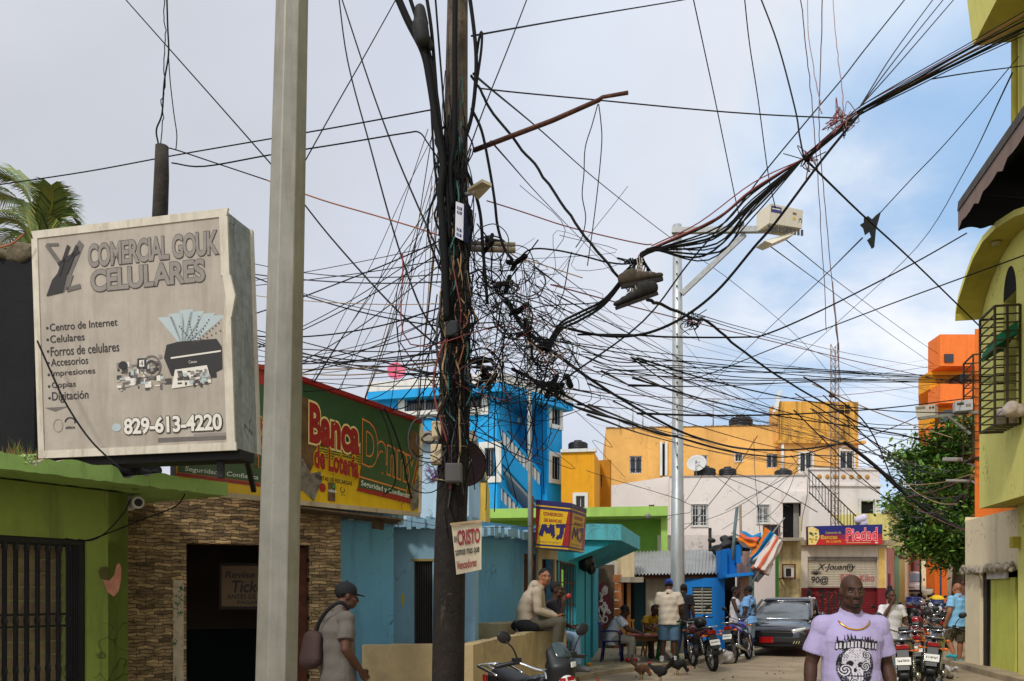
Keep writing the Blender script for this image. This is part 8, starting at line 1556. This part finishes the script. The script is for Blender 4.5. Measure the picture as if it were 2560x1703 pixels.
def motorcycle(name, lab, loc, rz, lean=0, paint='red', opts=()):
 t = thing(name, lab, 'motorcycle', loc, rz, None); t.rotation_euler = (0, R(lean), rz); t.rotation_mode = 'XYZ'
 B = lambda mb, nm, m, par=None, bev=0: mb.build(nm, m, par or t, False, bev)
 for y, w_ in ((.64, .042), (-.60, .052)):
  mb = MB(); c = (0, y, .30); mb.tube(circ(c, .235, 28), .013, 8, caps=False); mb.tube([(-.06, y, .3), (.06, y, .3)], .045, 14)
  for k in range(5):
   a = R(72 * k + 20)
   for o in (-.10, .10): mb.bar(V(c) + V((0, .04 * math.cos(a), .04 * math.sin(a))), V(c) + V((0, .235 * math.cos(a + o), .235 * math.sin(a + o))), .025, .014, up=V((1, 0, 0)))
  mb.tube([(.035, y, .3), (.045, y, .3)], .11, 20); wh_ = B(mb, 'wheel', ALLOY)
  mb = MB(); mb.tube(circ(c, .27, 32), [(w_, .036)] * 33, 10, caps=False, side=V((1, 0, 0))); B(mb, 'tyre', TYRE, wh_)
 mb = MB()
 for sx in (-.085, .085): mb.tube([(sx, .64, .30), (sx, .56, .58)], .024, 10); mb.tube([(sx, .56, .58), (sx, .44, .96)], .018, 10)
 mb.box((0, .47, .90), (.22, .06, .03)); mb.box((0, .52, .72), (.22, .06, .03)); B(mb, 'fork', CHR)
 mb = MB(); mb.tube([V((0, .64 + .335 * math.cos(R(a)), .30 + .335 * math.sin(R(a)))) for a in range(10, 171, 12)], [(.062, .014)] * 14, 8, side=V((1, 0, 0))); B(mb, 'front_fender', PAINT[paint])
 mb = MB(); mb.ell((0, .54, .86), (.095, .11, .10), None, 16, 10); hl = B(mb, 'headlight', BLKP); mb = MB(); mb.ell((0, .622, .86), (.082, .03, .085), None, 16, 10); B(mb, 'lens', LENS, hl)
 mb = MB(); mb.box((0, .46, 1.0), (.17, .08, .07), rx=-.5); B(mb, 'gauge', BLKP, None, .02)
 mb = MB(); mb.tube(catmull([(-.37, .22, 1.02), (-.25, .27, 1.04), (-.10, .40, .97), (.10, .40, .97), (.25, .27, 1.04), (.37, .22, 1.02)], 5), .012, 8); hb = B(mb, 'handlebar', CHR)
 for sx in (-1, 1):
  mb = MB(); mb.limb([(.26 * sx, .268, 1.04), (.385 * sx, .21, 1.018)], [.018, .018], 10); mb.bar((.24 * sx, .30, 1.045), (.38 * sx, .275, 1.03), .010); mb.box((.245 * sx, .275, 1.05), (.06, .05, .05)); B(mb, 'grip', BLKP, hb)
  mb = MB(); mb.tube(catmull([(.24 * sx, .29, 1.05), (.28 * sx, .30, 1.15), (.33 * sx, .29, 1.21)], 4), .007, 6); mb.ell((.345 * sx, .285, 1.245), (.062, .016, .048), Euler((0, R(-25 * sx), 0)), 16, 10); B(mb, 'mirror', BLKP)
 mb = MB(); mb.ell((0, .20, .80), (.145, .24, .115), None, 18, 12); mb.ell((0, .03, .79), (.10, .16, .09), None, 16, 10); mb.ell((0, .30, .83), (.12, .14, .10), None, 14, 10); B(remesh(mb, .016, 5), 'tank', PAINT[paint])
 mb = MB(); mb.limb([(0, .06, .84), (0, -.12, .815), (0, -.35, .835), (0, -.60, .87)], [(.09, .05), (.12, .05), (.125, .055), (.10, .05)], 14, side=V((1, 0, 0))); B(remesh(mb, .018, 3), 'seat', SEATM)
 mb = MB();
 for sx in (-1, 1): mb.limb([(.11 * sx, -.05, .72), (.12 * sx, -.3, .72), (.09 * sx, -.62, .80), (.04 * sx, -.78, .83)], [(.02, .07), (.025, .085), (.03, .06), (.02, .04)], 10)
 B(mb, 'side_cover', PAINT[paint])
 mb = MB(); mb.box((0, -.80, .80), (.17, .06, .075)); B(mb, 'tail_light', TLR, None, .015)
 mb = MB(); mb.tube([V((0, -.60 + .33 * math.cos(R(a)), .30 + .34 * math.sin(R(a)))) for a in range(40, 176, 12)] , [(.075, .012)] * 12, 8, side=V((1, 0, 0))); mb.bar((0, -.80, .77), (0, -.96, .48), .15, .012, up=V((0, 1, 0))); B(mb, 'rear_fender', BLKP)
 mb = MB(); mb.box((0, -.915, .60), (.20, .012, .115), rx=-.45); pl_ = B(mb, 'number_plate', PLATE)
 pn = Panel((-.09, -.936, .645), (.09, -.936, .645), (.09, -.912, .555), (-.09, -.912, .555)); pn.text(opts[0] if opts else 'K1044790', .06, .2, .94, .75, INK2, 1, bold=.01); pn.mb.build('plate_text', pn.mats, pl_, False)
 for sx in (-1, 1):
  for y, z in ((-.80, .74), (.50, .80)): mb = MB(); mb.tube([(.08 * sx, y, z), (.15 * sx, y, z)], .010, 6); mb.ell((.175 * sx, y, z), (.035, .028, .025), None, 10, 8); B(mb, 'indicator', AMB)
 mb = MB(); mb.ell((0, .08, .40), (.15, .19, .13), None, 16, 10); mb.box((0, .14, .53), (.17, .16, .08));
 for k in range(6): mb.box((0, .18 + .012 * k, .55 + .022 * k), (.20, .19, .012), rx=-.3)
 mb.tube([(-.17, .02, .38), (.17, .02, .38)], .085, 16); B(mb, 'engine', ENG)
 mb = MB(); mb.tube([(0, .44, .92), (0, .36, .78), (0, .30, .40), (0, .1, .27)], .022, 8); mb.tube([(0, .42, .86), (0, .1, .74), (0, -.2, .72), (0, -.7, .78)], .022, 8)
 for sx in (-1, 1): mb.tube([(.07 * sx, -.12, .38), (.08 * sx, -.60, .30)], .02, 8); mb.tube([(.10 * sx, -.18, .36), (.19 * sx, -.16, .33)], .012, 6); mb.tube([(.10 * sx, -.2, .70), (.08 * sx, -.12, .38)], .018, 8)
 mb.tube([(-.08, -.05, .3), (-.20, -.02, .02)], .012, 6); B(mb, 'frame', BLKP)
 for sx in (-1, 1):
  mb = MB(); mb.tube([(.115 * sx, -.52, .36), (.115 * sx, -.40, .72)], .016, 8)
  for k in range(9): z = .42 + .028 * k; mb.tube(circ((.115 * sx, -.50 + (z - .4) * .32, z), .0, 1), .001, 3) if 0 else mb.lathe([(.030, -.006), (.036, 0), (.030, .006)], (.115 * sx, -.505 + (z - .40) * .33, z), 10)
  B(mb, 'shock_absorber', CHR)
 mb = MB(); mb.tube(catmull([(.08, .26, .52), (.12, .34, .36), (.14, .1, .22), (.15, -.2, .26)], 5), .018, 8); mb.limb([(.15, -.2, .27), (.165, -.5, .33), (.17, -.86, .40)], [.03, .045, .042], 12); B(mb, 'exhaust', CHR)
 mb = MB(); mb.tube(catmull([(-.12, -.40, .86), (-.13, -.68, .90), (-.09, -.88, .91), (.09, -.88, .91), (.13, -.68, .90), (.12, -.40, .86)], 4), .012, 8)
 for x in (-.06, 0, .06): mb.tube([(x, -.60, .90), (x, -.88, .91)], .008, 6)
 B(mb, 'rear_rack', CHR if 'blackrack' not in opts else BLKP)
 if 'cowl' in opts:
  mb = MB(); mb.limb([(0, .52, .86), (0, .54, 1.0), (0, .46, 1.12)], [(.115, .10), (.115, .09), (.085, .04)], 18, side=V((1, 0, 0))); B(remesh(mb, .014, 4), 'cowl', BLKP)
  mb = MB(); mb.limb([(-.02, .55, 1.08), (-.02, .46, 1.17)], [(.07, .022), (.055, .012)], 12, side=V((1, 0, 0))); B(mb, 'fly_screen', M('tinted_screen', (44, 58, 60), .15, var=.1))
  for k, (x, z, w_, h_, m) in enumerate(((-.075, 1.02, .025, .035, PLATE), (-.045, 1.02, .025, .04, PLATE), (-.02, .92, .06, .03, TLR), (.045, .91, .045, .035, TLR))):
   a = math.asin(max(-.95, min(.95, x / .12))); mb = MB(); mb.box((x, .535 + .108 * math.cos(a), z), (w_, .01, h_), rz=-a); B(mb, 'sticker', m)
 if 'box' in opts: mb = MB(); mb.box((0, -.70, 1.03), (.36, .34, .24)); B(mb, 'top_box', BLKP, None, .04)
 if 'helmet' in opts: mb = MB(); mb.ell((0, -.15, .97), (.13, .15, .13), None, 16, 10); B(mb, 'helmet', BLKP)
 if 'sport' in opts:
  mb = MB(); mb.limb([(0, .50, .62), (0, .56, .86), (0, .50, 1.08)], [(.16, .16), (.17, .15), (.11, .06)], 16, side=V((1, 0, 0))); mb.limb([(0, .3, .6), (0, .1, .55)], [(.17, .2), (.14, .14)], 14, side=V((1, 0, 0))); B(remesh(mb, .018, 4), 'fairing', PAINT[paint])
 return t
def bike_at(lab, x, Y, d, lean=0, paint='red', opts=(), z=0):
 a = math.atan2(-d[0], d[1]); p = at(x, Y); D_ = V((d[0], d[1], 0)).normalized(); return motorcycle('motorcycle', lab, p + D_ * .6 + V((0, 0, z)), a, lean, paint, opts)
c = at(1405, 6.62); motorcycle('motorcycle', 'black motorcycle with stickered cowl in the foreground, only handlebar and cowl in view', c + V((-.18, .36, 0)), math.atan2(-.42, -.9), 4, 'black', ('cowl',))
bike_at('dark red motorcycle parked nearest the steel pole, its rear toward the camera', 1783, 17.1, (-.12, 1.18), -7, 'wine', ('K0418823', 'helmet'))
bike_at('motorcycle with a blue tank and alloy wheels parked beside the grey car', 1836, 19.2, (.62, 1.05), -7, 'blue', ('K0722915',))
bike_at('black motorcycle with a white number plate, nearest of the row beside the walking man', 2268, 12.3, (.52, 1.05), -4, 'black', ('2447809',))
bike_at('black motorcycle with a chrome rear rack standing right of the nearest one in the row', 2322, 13.0, (.56, 1.05), 5, 'black', ('K1190347',))
bike_at('bright red sport motorcycle behind the two black ones in the row', 2300, 14.9, (.54, 1.05), -5, 'red', ('K0883921', 'sport'))
bike_at('motorcycle with a round chrome headlight farther up the street, facing the camera', 2318, 30, (-.1, -1.1), 4, 'black', (), gz(30))
bike_at('black motorcycle seen from behind near the bald man in camouflage shorts', 2362, 22.5, (.25, 1.1), -5, 'black', ('K0377120',))
bike_at('blue tanked motorcycle behind the woman with the hair bun', 2250, 22.5, (.2, 1.1), -6, 'blue', ('K0640281',))
bike_at('dark motorcycle among the parked row up the street, second from its headlight', 2345, 27.5, (.3, -1.1), 4, 'black', (), gz(27.5))
bike_at('wine red motorcycle among the parked row up the street, near the blue barrel', 2285, 33, (.1, -1.1), 5, 'wine', (), gz(33))
# ------------------------------------------------------------------ grey saloon car
CARP = M('dark_grey_car_paint', (52, 54, 60), .22, .5, var=.03, coat=.9); CGL = M('car_glass', (104, 110, 114), .1, .2, var=.05, spec=.8)  # car and van glass base lightened; reflection put into the colour
cp = at(1932, 21.0); ca = math.atan2(.45, .89)
t = thing('parked_car', 'dark grey saloon car parked facing the camera beside the motorcycles', 'car', cp, -ca)
def sect(y, w, zb, zt, n=20, sq=3.2):
 o = []
 for k in range(n):
  a = 2 * math.pi * k / n; cx, sz = math.cos(a), math.sin(a); o.append(V((w * math.copysign(abs(cx) ** (2 / sq), cx), y, (zb + zt) / 2 + (zt - zb) / 2 * math.copysign(abs(sz) ** (2 / sq), sz))))
 return o
def loft(sts, n=20):
 m = MB(); v = [p for s_ in sts for p in s_]; m.add(v, [(j * n + k, j * n + (k + 1) % n, (j + 1) * n + (k + 1) % n, (j + 1) * n + k) for j in range(len(sts) - 1) for k in range(n)], 0, True); m.add(sts[0], [tuple(range(n))], 0, True); m.add(sts[-1], [tuple(range(n))], 0, True); return m
loft([sect(0, .62, .32, .62), sect(.06, .76, .26, .70), sect(.25, .86, .22, .78), sect(.8, .90, .20, .88), sect(1.35, .90, .20, .95), sect(2.3, .91, .20, .97), sect(3.4, .90, .20, 1.0), sect(4.1, .86, .24, 1.02), sect(4.45, .76, .32, .98), sect(4.55, .66, .40, .9)]).build('body', CARP, t, False)
loft([sect(1.1, .70, .86, .93, sq=3), sect(1.55, .72, .88, 1.16, sq=3), sect(2.0, .68, .9, 1.36, sq=3.2), sect(2.5, .66, .9, 1.43, sq=3.2), sect(3.2, .66, .9, 1.41, sq=3.2), sect(3.8, .64, .9, 1.22, sq=3), sect(4.2, .60, .9, 1.0, sq=3)]).build('glasshouse', CGL, t, False)
loft([sect(1.98, .60, 1.33, 1.385, sq=3), sect(2.5, .62, 1.40, 1.455, sq=3), sect(3.2, .61, 1.38, 1.435, sq=3), sect(3.6, .56, 1.28, 1.33, sq=3)]).build('roof', CARP, t, False)
for sx in (-1, 1):
 m = MB(); m.tube(catmull([(sx * .76, 1.12, .92), (sx * .69, 1.6, 1.18), (sx * .635, 2.02, 1.385)], 4), .035, 8); m.build('pillar', CARP, t, False)
 m = MB(); m.tube([(sx * .70, 2.75, .95), (sx * .655, 2.75, 1.41)], .03, 8); m.build('pillar', BLKP, t, False)
 for y in (.82, 3.62):
  m = MB(); m.lathe([(.10, -.10), (.20, -.105), (.24, -.09), (.315, -.08), (.325, 0), (.315, .09), (.2, .1)], (sx * .83, y, .325), 26, E=Euler((0, R(90 * sx), 0)).to_matrix()); wl = m.build('wheel', TYRE, t, False)
  m = MB(); m.lathe([(0, .095), (.06, .10), (.20, .085), (.225, .105)], (sx * .83, y, .325), 20, E=Euler((0, R(90 * sx), 0)).to_matrix()); m.build('rim', ALLOY, wl, False)
 m = MB(); m.limb([(sx * .46, .04, .64), (sx * .60, .06, .66), (sx * .73, .17, .70)], [(.03, .04), (.035, .05), (.03, .035)], 10); m.build('headlight', LENS, t, False)
 m = MB(); m.box((sx * .82, .42, .62), (.03, .10, .03)); m.build('indicator', AMB, t, False)
 m = MB(); m.limb([(sx * .92, 1.45, 1.0), (sx * 1.0, 1.42, 1.02)], [(.05, .07), (.06, .08)], 10); m.build('mirror', CARP, t, False)
 m = MB(); m.box((sx * .56, .05, .36), (.20, .06, .08)); m.build('fog_light', BLKP, t, False)
 for k in range(3): m = MB(); m.box((sx * (.5 + .06 * k), .0, .37), (.012, .02, .07), ry=.5); m.build('running_light', M('pale_yellow_led', (214, 206, 150), .4), t, False)
 m = MB(); m.box((sx * .905, 2.1, .80), (.02, .16, .025)); m.build('door_handle', CHR, t, False)
m = MB(); m.box((0, .0, .655), (.9, .05, .03)); m.build('chrome_bar', CHR, t, False)
m = MB(); m.box((0, .03, .56), (.95, .08, .12)); m.box((0, .05, .33), (1.1, .1, .10)); m.build('grille', BLKP, t, False, .01)
m = MB(); m.box((-.15, -.03, .42), (.34, .015, .15)); m.build('number_plate', TLR, t, False)
m = MB(); m.add([(-.60, 1.35, .965), (.60, 1.35, .965), (.57, 1.93, 1.30), (-.57, 1.93, 1.30)], [(0, 1, 2, 3)]); m.build('sunshade', M('grey_sunshade', (150, 150, 152), .6, var=.1), t, False)
# ------------------------------------------------------------------ vans and cars far away
def van(lab, loc, rz, col, w=1.75, L_=4.6, h=2.0):
 t = thing('van', lab, 'van', loc, rz); sec = lambda y, hw, zb, zt: sect(y, hw, zb, zt, 20, 5)
 loft([sec(0, w * .46, .35, .95), sec(.08, w * .49, .3, 1.05), sec(.3, w * .5, .28, 1.15), sec(.75, w * .49, .28, h * .96), sec(1.2, w * .49, .28, h), sec(L_ - .2, w * .49, .28, h), sec(L_, w * .47, .35, h * .95)]).build('body', col, t, False)
 m = MB(); m.add([(-w * .42, .30, 1.2), (w * .42, .30, 1.2), (w * .39, .66, 1.82), (-w * .39, .66, 1.82)], [(0, 1, 2, 3)]); m.v = [p + V((0, -.05, 0)) for p in m.v]; m.slab(m.v[:4], (0, .03, 0)); m.build('windscreen', CGL, t, False)
 for sx in (-1, 1):
  m = MB(); m.slab([(sx * (w * .5 + .004), .8, 1.2), (sx * (w * .5 + .004), 3.6, 1.2), (sx * (w * .49 + .004), 3.6, 1.75), (sx * (w * .49 + .004), .95, 1.75)], (-sx * .02, 0, 0)); m.build('side_window', CGL, t, False)
  m = MB(); m.box((sx * w * .36, .02, .85), (.28, .08, .16)); m.build('headlight', LENS, t, False); m = MB(); m.box((sx * (w * .5 + .12), .6, 1.35), (.1, .06, .2)); m.build('mirror', BLKP, t, False)
  for y in (.85, L_ - .9): m = MB(); m.tube([(sx * w * .36, y, .32), (sx * w * .5, y, .32)], .32, 18); m.build('wheel', TYRE, t, False)
 m = MB(); m.box((0, -.02, .5), (w * .9, .1, .16)); m.box((0, .03, .75), (w * .4, .06, .12)); m.build('bumper', BLKP, t, False); return t
VW = M('white_van_paint', (206, 204, 198), .4, var=.03, coat=.4)
van('white van driving towards the camera far down the street', at(2274, 64) + V((0, 0, gz(64))), R(-24), VW)
van('second pale van higher up the street, behind the white van', at(2272, 88) + V((0, 0, gz(88))), R(-24), M('dark_silver_van', (90, 90, 96), .4, var=.05, coat=.4), 1.75, 4.4, 1.95)
# ------------------------------------------------------------------ furniture at the domino game
WD = M('worn_brown_table_wood', (104, 68, 40), .7, var=.3, scale=6); YWD = M('yellow_wood', (176, 116, 44), .7, var=.25, scale=6)
tc_ = at(1604, 18.75) + V((0, 0, PV)); t = thing('domino_table', 'low wooden table with a pink mat where men play dominoes', 'table', tc_, R(8))
m = MB(); m.box((0, 0, .535), (.86, .80, .035)); m.build('table_top', WD, t, False, .006)
m = MB(); m.box((.05, 0, .557), (.62, .6, .006)); m.build('mat', M('pink_table_mat', (176, 52, 62), .8, var=.1), t, False)
for sx in (-1, 1):
 for sy in (-1, 1): m = MB(); m.bar((sx * .36, sy * .34, 0), (sx * .34, sy * .32, .52), .06); m.build('leg', WD, t, False)
m = MB(); m.box((0, -.3, .47), (.68, .03, .08)); m.box((0, .3, .47), (.68, .03, .08)); m.build('apron', WD, t, False)
rr = random.Random(6); IV = M('ivory_domino', (200, 194, 176), .4, var=.05)
for k in range(9):
 m = MB(); m.box((0, 0, 0), (.025, .05, .012)); T1 = Matrix.Translation(tc_ + V((rr.uniform(-.2, .25), rr.uniform(-.22, .22), .568))) @ Matrix.Rotation(rr.uniform(0, 3), 4, 'Z'); m.xf(T1); tag(m.build('domino_tile', IV), 'small ivory domino tile lying on the pink mat of the low table', 'domino', 'domino tiles on the pink mat')
def chair(lab, loc, rz, m1, plastic=True, seat=.44, hb=.82):
 t = thing('chair', lab, 'chair', loc, rz); m = MB(); m.box((0, 0, seat), (.42, .42, .03)); m.build('seat', m1, t, False, .01)
 for sx in (-1, 1):
  for sy in (-1, 1): m = MB(); m.tube([(sx * .17, sy * .17, seat), (sx * .22, sy * .22, 0)], [.024, .018], 8); m.build('leg', m1, t, False)
  if plastic: m = MB(); m.tube(catmull([(sx * .22, -.18, seat), (sx * .24, -.17, seat + .2), (sx * .24, .1, seat + .22), (sx * .2, .2, seat + .2)], 4), .018, 8); m.build('armrest', m1, t, False)
 m = MB();
 for k in range(5): x = -.16 + .08 * k; m.bar((x, .2, seat), (x, .27, hb), .04, .015)
 m.bar((-.21, .27, hb), (.21, .27, hb), .05, .025, up=V((0, 1, 0))); m.build('backrest', m1, t, False); return t
NAVY = M('navy_plastic', (24, 26, 92), .4, var=.1); GPL = M('green_plastic', (10, 130, 60), .4, var=.1)
chair('navy blue plastic chair under the man in the white shirt', at(1530, 18.4) + V((0, 0, PV)), R(78), NAVY)
chair('yellow wooden chair left of the man in the mustard T-shirt', at(1580, 20.1) + V((0, 0, PV)), R(20), YWD, False)
chair('wooden chair under the man in the mustard T-shirt', at(1632, 19.7) + V((0, 0, PV)), R(4), YWD, False)
chair('green plastic chair behind the man in denim shorts', at(1668, 18.8) + V((0, 0, PV)), R(-95), GPL)
m = MB(); q = at(1579, 18.1) + V((0, 0, PV)); m.limb([q + V((-.08, 0, .05)), q + V((.09, .02, .05))], [.05, .045], 12); tag(m.build('bottle', M('red_bottle_plastic', (176, 22, 28), .4)), 'red plastic bottle lying under the domino table', 'bottle')
m = MB(); q = at(1471, 17.2) + V((0, 0, PV)); m.ell(q + V((0, 0, .035)), (.05, .04, .035), None, 10, 8); tag(m.build('fruit_peel', M('orange_peel', (204, 140, 20), .7)), 'orange peel lying at the foot of the turquoise kiosk', 'litter')
for x, Y, z, l, c in ((2283, 37, gz(37), 'tall navy blue barrel at the roadside far up the street', (22, 40, 92)), (2342, 36, gz(36), 'navy barrel with a yellow cover at the roadside by the orange shop', (20, 34, 80))):
 t = thing('barrel', l, 'barrel', at(x, Y) + V((0, 0, z)), 0); m = MB(); m.lathe([(0, 0), (.29, 0), (.30, .3), (.31, .32), (.30, .34), (.30, .62), (.31, .64), (.30, .66), (.29, .95), (0, .95)], (0, 0, 0), 20); m.build('drum', M('navy_barrel_' + str(x), c, .5, var=.1), t, False)
 m = MB(); m.lathe([(.30, .93), (.30, 1.0), (.15, 1.1 if x == 2342 else 1.01), (0, 1.12 if x == 2342 else 1.01)], (0, 0, 0), 16); m.build('lid', M('yellow_cover', (206, 170, 20), .7) if x == 2342 else NAVY, t, False)
# ------------------------------------------------------------------ hens
def hen(lab, loc, rz, m1, s=1., grp='hens on the street', pitch=0):
 t = thing('hen', lab, 'hen', loc, rz, grp); m = MB(); f = lambda p: V(p) * s
 m.ell(f((0, .0, .20)), (.075 * s, .13 * s, .085 * s), Euler((R(-12), 0, 0)), 14, 10); m.limb([f((0, -.10, .24)), f((0, -.15, .32 - pitch * .2)), f((0, -.175, .37 - pitch * .3))], [.05 * s, .032 * s, .026 * s], 10); m.ell(f((0, -.185, .385 - pitch * .3)), (.026 * s, .034 * s, .028 * s), None, 10, 8)
 for k in range(5): m.limb([f((0, .10, .23)), f((.02 * (k - 2), .19 + .01 * k, .30 + .028 * k)), f((.03 * (k - 2), .25, .31 + .035 * k))], [.03 * s, .022 * s, .010 * s], 7)
 for sx in (-1, 1): m.ell(f((.065 * sx, .02, .205)), (.02 * s, .10 * s, .055 * s), Euler((R(-15), 0, 0)), 10, 8); m.ell(f((.04 * sx, .0, .14)), (.03 * s, .04 * s, .05 * s), None, 8, 6)
 remesh(m, .011 * s, 2).build('body', m1, t, False)
 for sx in (-1, 1): m = MB(); m.tube([f((.04 * sx, 0, .12)), f((.04 * sx, .01, .0))], .008 * s, 6); [m.tube([f((.04 * sx, .01, .006)), f((.04 * sx + .02 * k, -.05 if k > -9 else .03, .004))], .005 * s, 5) for k in (-1, 0, 1)]; m.build('leg', M('yellow_hen_leg', (150, 118, 60), .7), t, False)
 m = MB(); m.tube([f((0, -.215, .382 - pitch * .3)), f((0, -.245, .372 - pitch * .3))], [.010 * s, .003 * s], 6); m.build('beak', M('horn_beak', (130, 106, 60), .5), t, False)
 m = MB()
 for k in range(3): m.ell(f((0, -.20 + .02 * k, .418 - pitch * .3)), (.005 * s, .014 * s, .016 * s), None, 8, 6)
 m.build('comb', M('red_comb', (150, 30, 26), .6), t, False)
hen('brown hen with its tail raised pecking on the street, left of the black hens', at(1604, 15.4), R(48), M('brown_hen_feather', (84, 56, 38), .9, var=.4, scale=14), 1.0, pitch=.9)
hen('black hen in the middle of the three hens by the domino game', at(1650, 14.9), R(-118), M('black_hen_feather', (26, 22, 22), .85, var=.4, scale=14), 1.05, pitch=.3)
hen('black hen bending down beside the cream T-shirt man', at(1695, 16.3), R(100), M('black_hen_feather'), 1.05, pitch=1.0)
hen('orange brown hen at the bottom edge near the foreground motorcycle', at(1472, 12.6), R(80), M('orange_hen_feather', (140, 74, 34), .9, var=.3, scale=14), .72)
# ------------------------------------------------------------------ litter
rr = random.Random(55)
def crumple(name, lab, p, r, m, seed, flat=.7, grp=None, cat='bag'):
 r2 = random.Random(seed); mb = MB()
 for k in range(9): mb.ell(V(p) + V((r2.uniform(-.6, .6) * r, r2.uniform(-.6, .6) * r, r2.uniform(.2, 1.1) * r * flat)), (r * r2.uniform(.35, .6), r * r2.uniform(.35, .6), r * flat * r2.uniform(.3, .55)), Euler((r2.random(), r2.random(), 0)), 8, 6)
 o = remesh(mb, r * .13, 1);
 for q in o.v: q += V((r2.gauss(0, 1), r2.gauss(0, 1), r2.gauss(0, 1))) * r * .035
 return tag(o.build(name, m), lab, cat, grp)
WB = M('white_plastic_bag', (176, 172, 170), .5, var=.2, scale=9, bump=.4); GBG = M('dirty_grey_rubbish', (100, 90, 76), .9, var=.5, scale=9, bump=.4)
crumple('rubbish_bag', 'large grey white sack on the ground between two parked motorcycles', at(1806, 18.9), .30, WB, 1, 1.)
for i, (x, Y, r, m, l) in enumerate(((2378, 17.0, .13, WB, 'small white plastic bag by the kerb near the bald man'), (2352, 14.6, .16, WB, 'torn white bag in the litter pile behind the motorcycles'), (2372, 13.4, .18, GBG, 'grey lump of rubbish in the litter pile at the kerb'), (2345, 12.9, .15, WB, 'crumpled white bag at the lower end of the litter pile'), (2384, 12.6, .20, GBG, 'dirty heap of rubbish at the bottom right of the litter pile'), (2360, 15.6, .15, GBG, 'brownish rubbish at the top of the litter pile'), (2334, 12.3, .12, M('dark_rubbish', (40, 38, 38), .8, var=.4), 'dark scrap of rubbish right of the nearest black motorcycle'))): crumple('rubbish', l, at(x, Y), r, m, 60 + i, .6, None, 'rubbish')
m = MB()
for k in range(170):
 x, Y = (rr.uniform(1440, 2300), rr.uniform(13.5, 22)) if k < 110 else (rr.uniform(2320, 2400), rr.uniform(12, 18)); p = at(x, Y); p.z = .006 + (PV if p.x < 4.2 and Y > 16 and p.x < 1.5 + (Y - 16) * 1.0 else 0); s_ = rr.uniform(.012, .045); m.box(p + V((0, 0, s_ * .15)), (s_, s_ * rr.uniform(.4, 1), s_ * .3), rr.uniform(0, 3), rr.choice([0, 0, 0, 1, 2]), rx=rr.uniform(-.3, .3))
tag(m.build('street_grit', [M('pebble', (120, 106, 84), .9, var=.3), WB, M('dark_scrap', (60, 52, 42), .9)]), 'scattered pebbles and paper scraps on the dusty street', 'litter', kind='stuff')
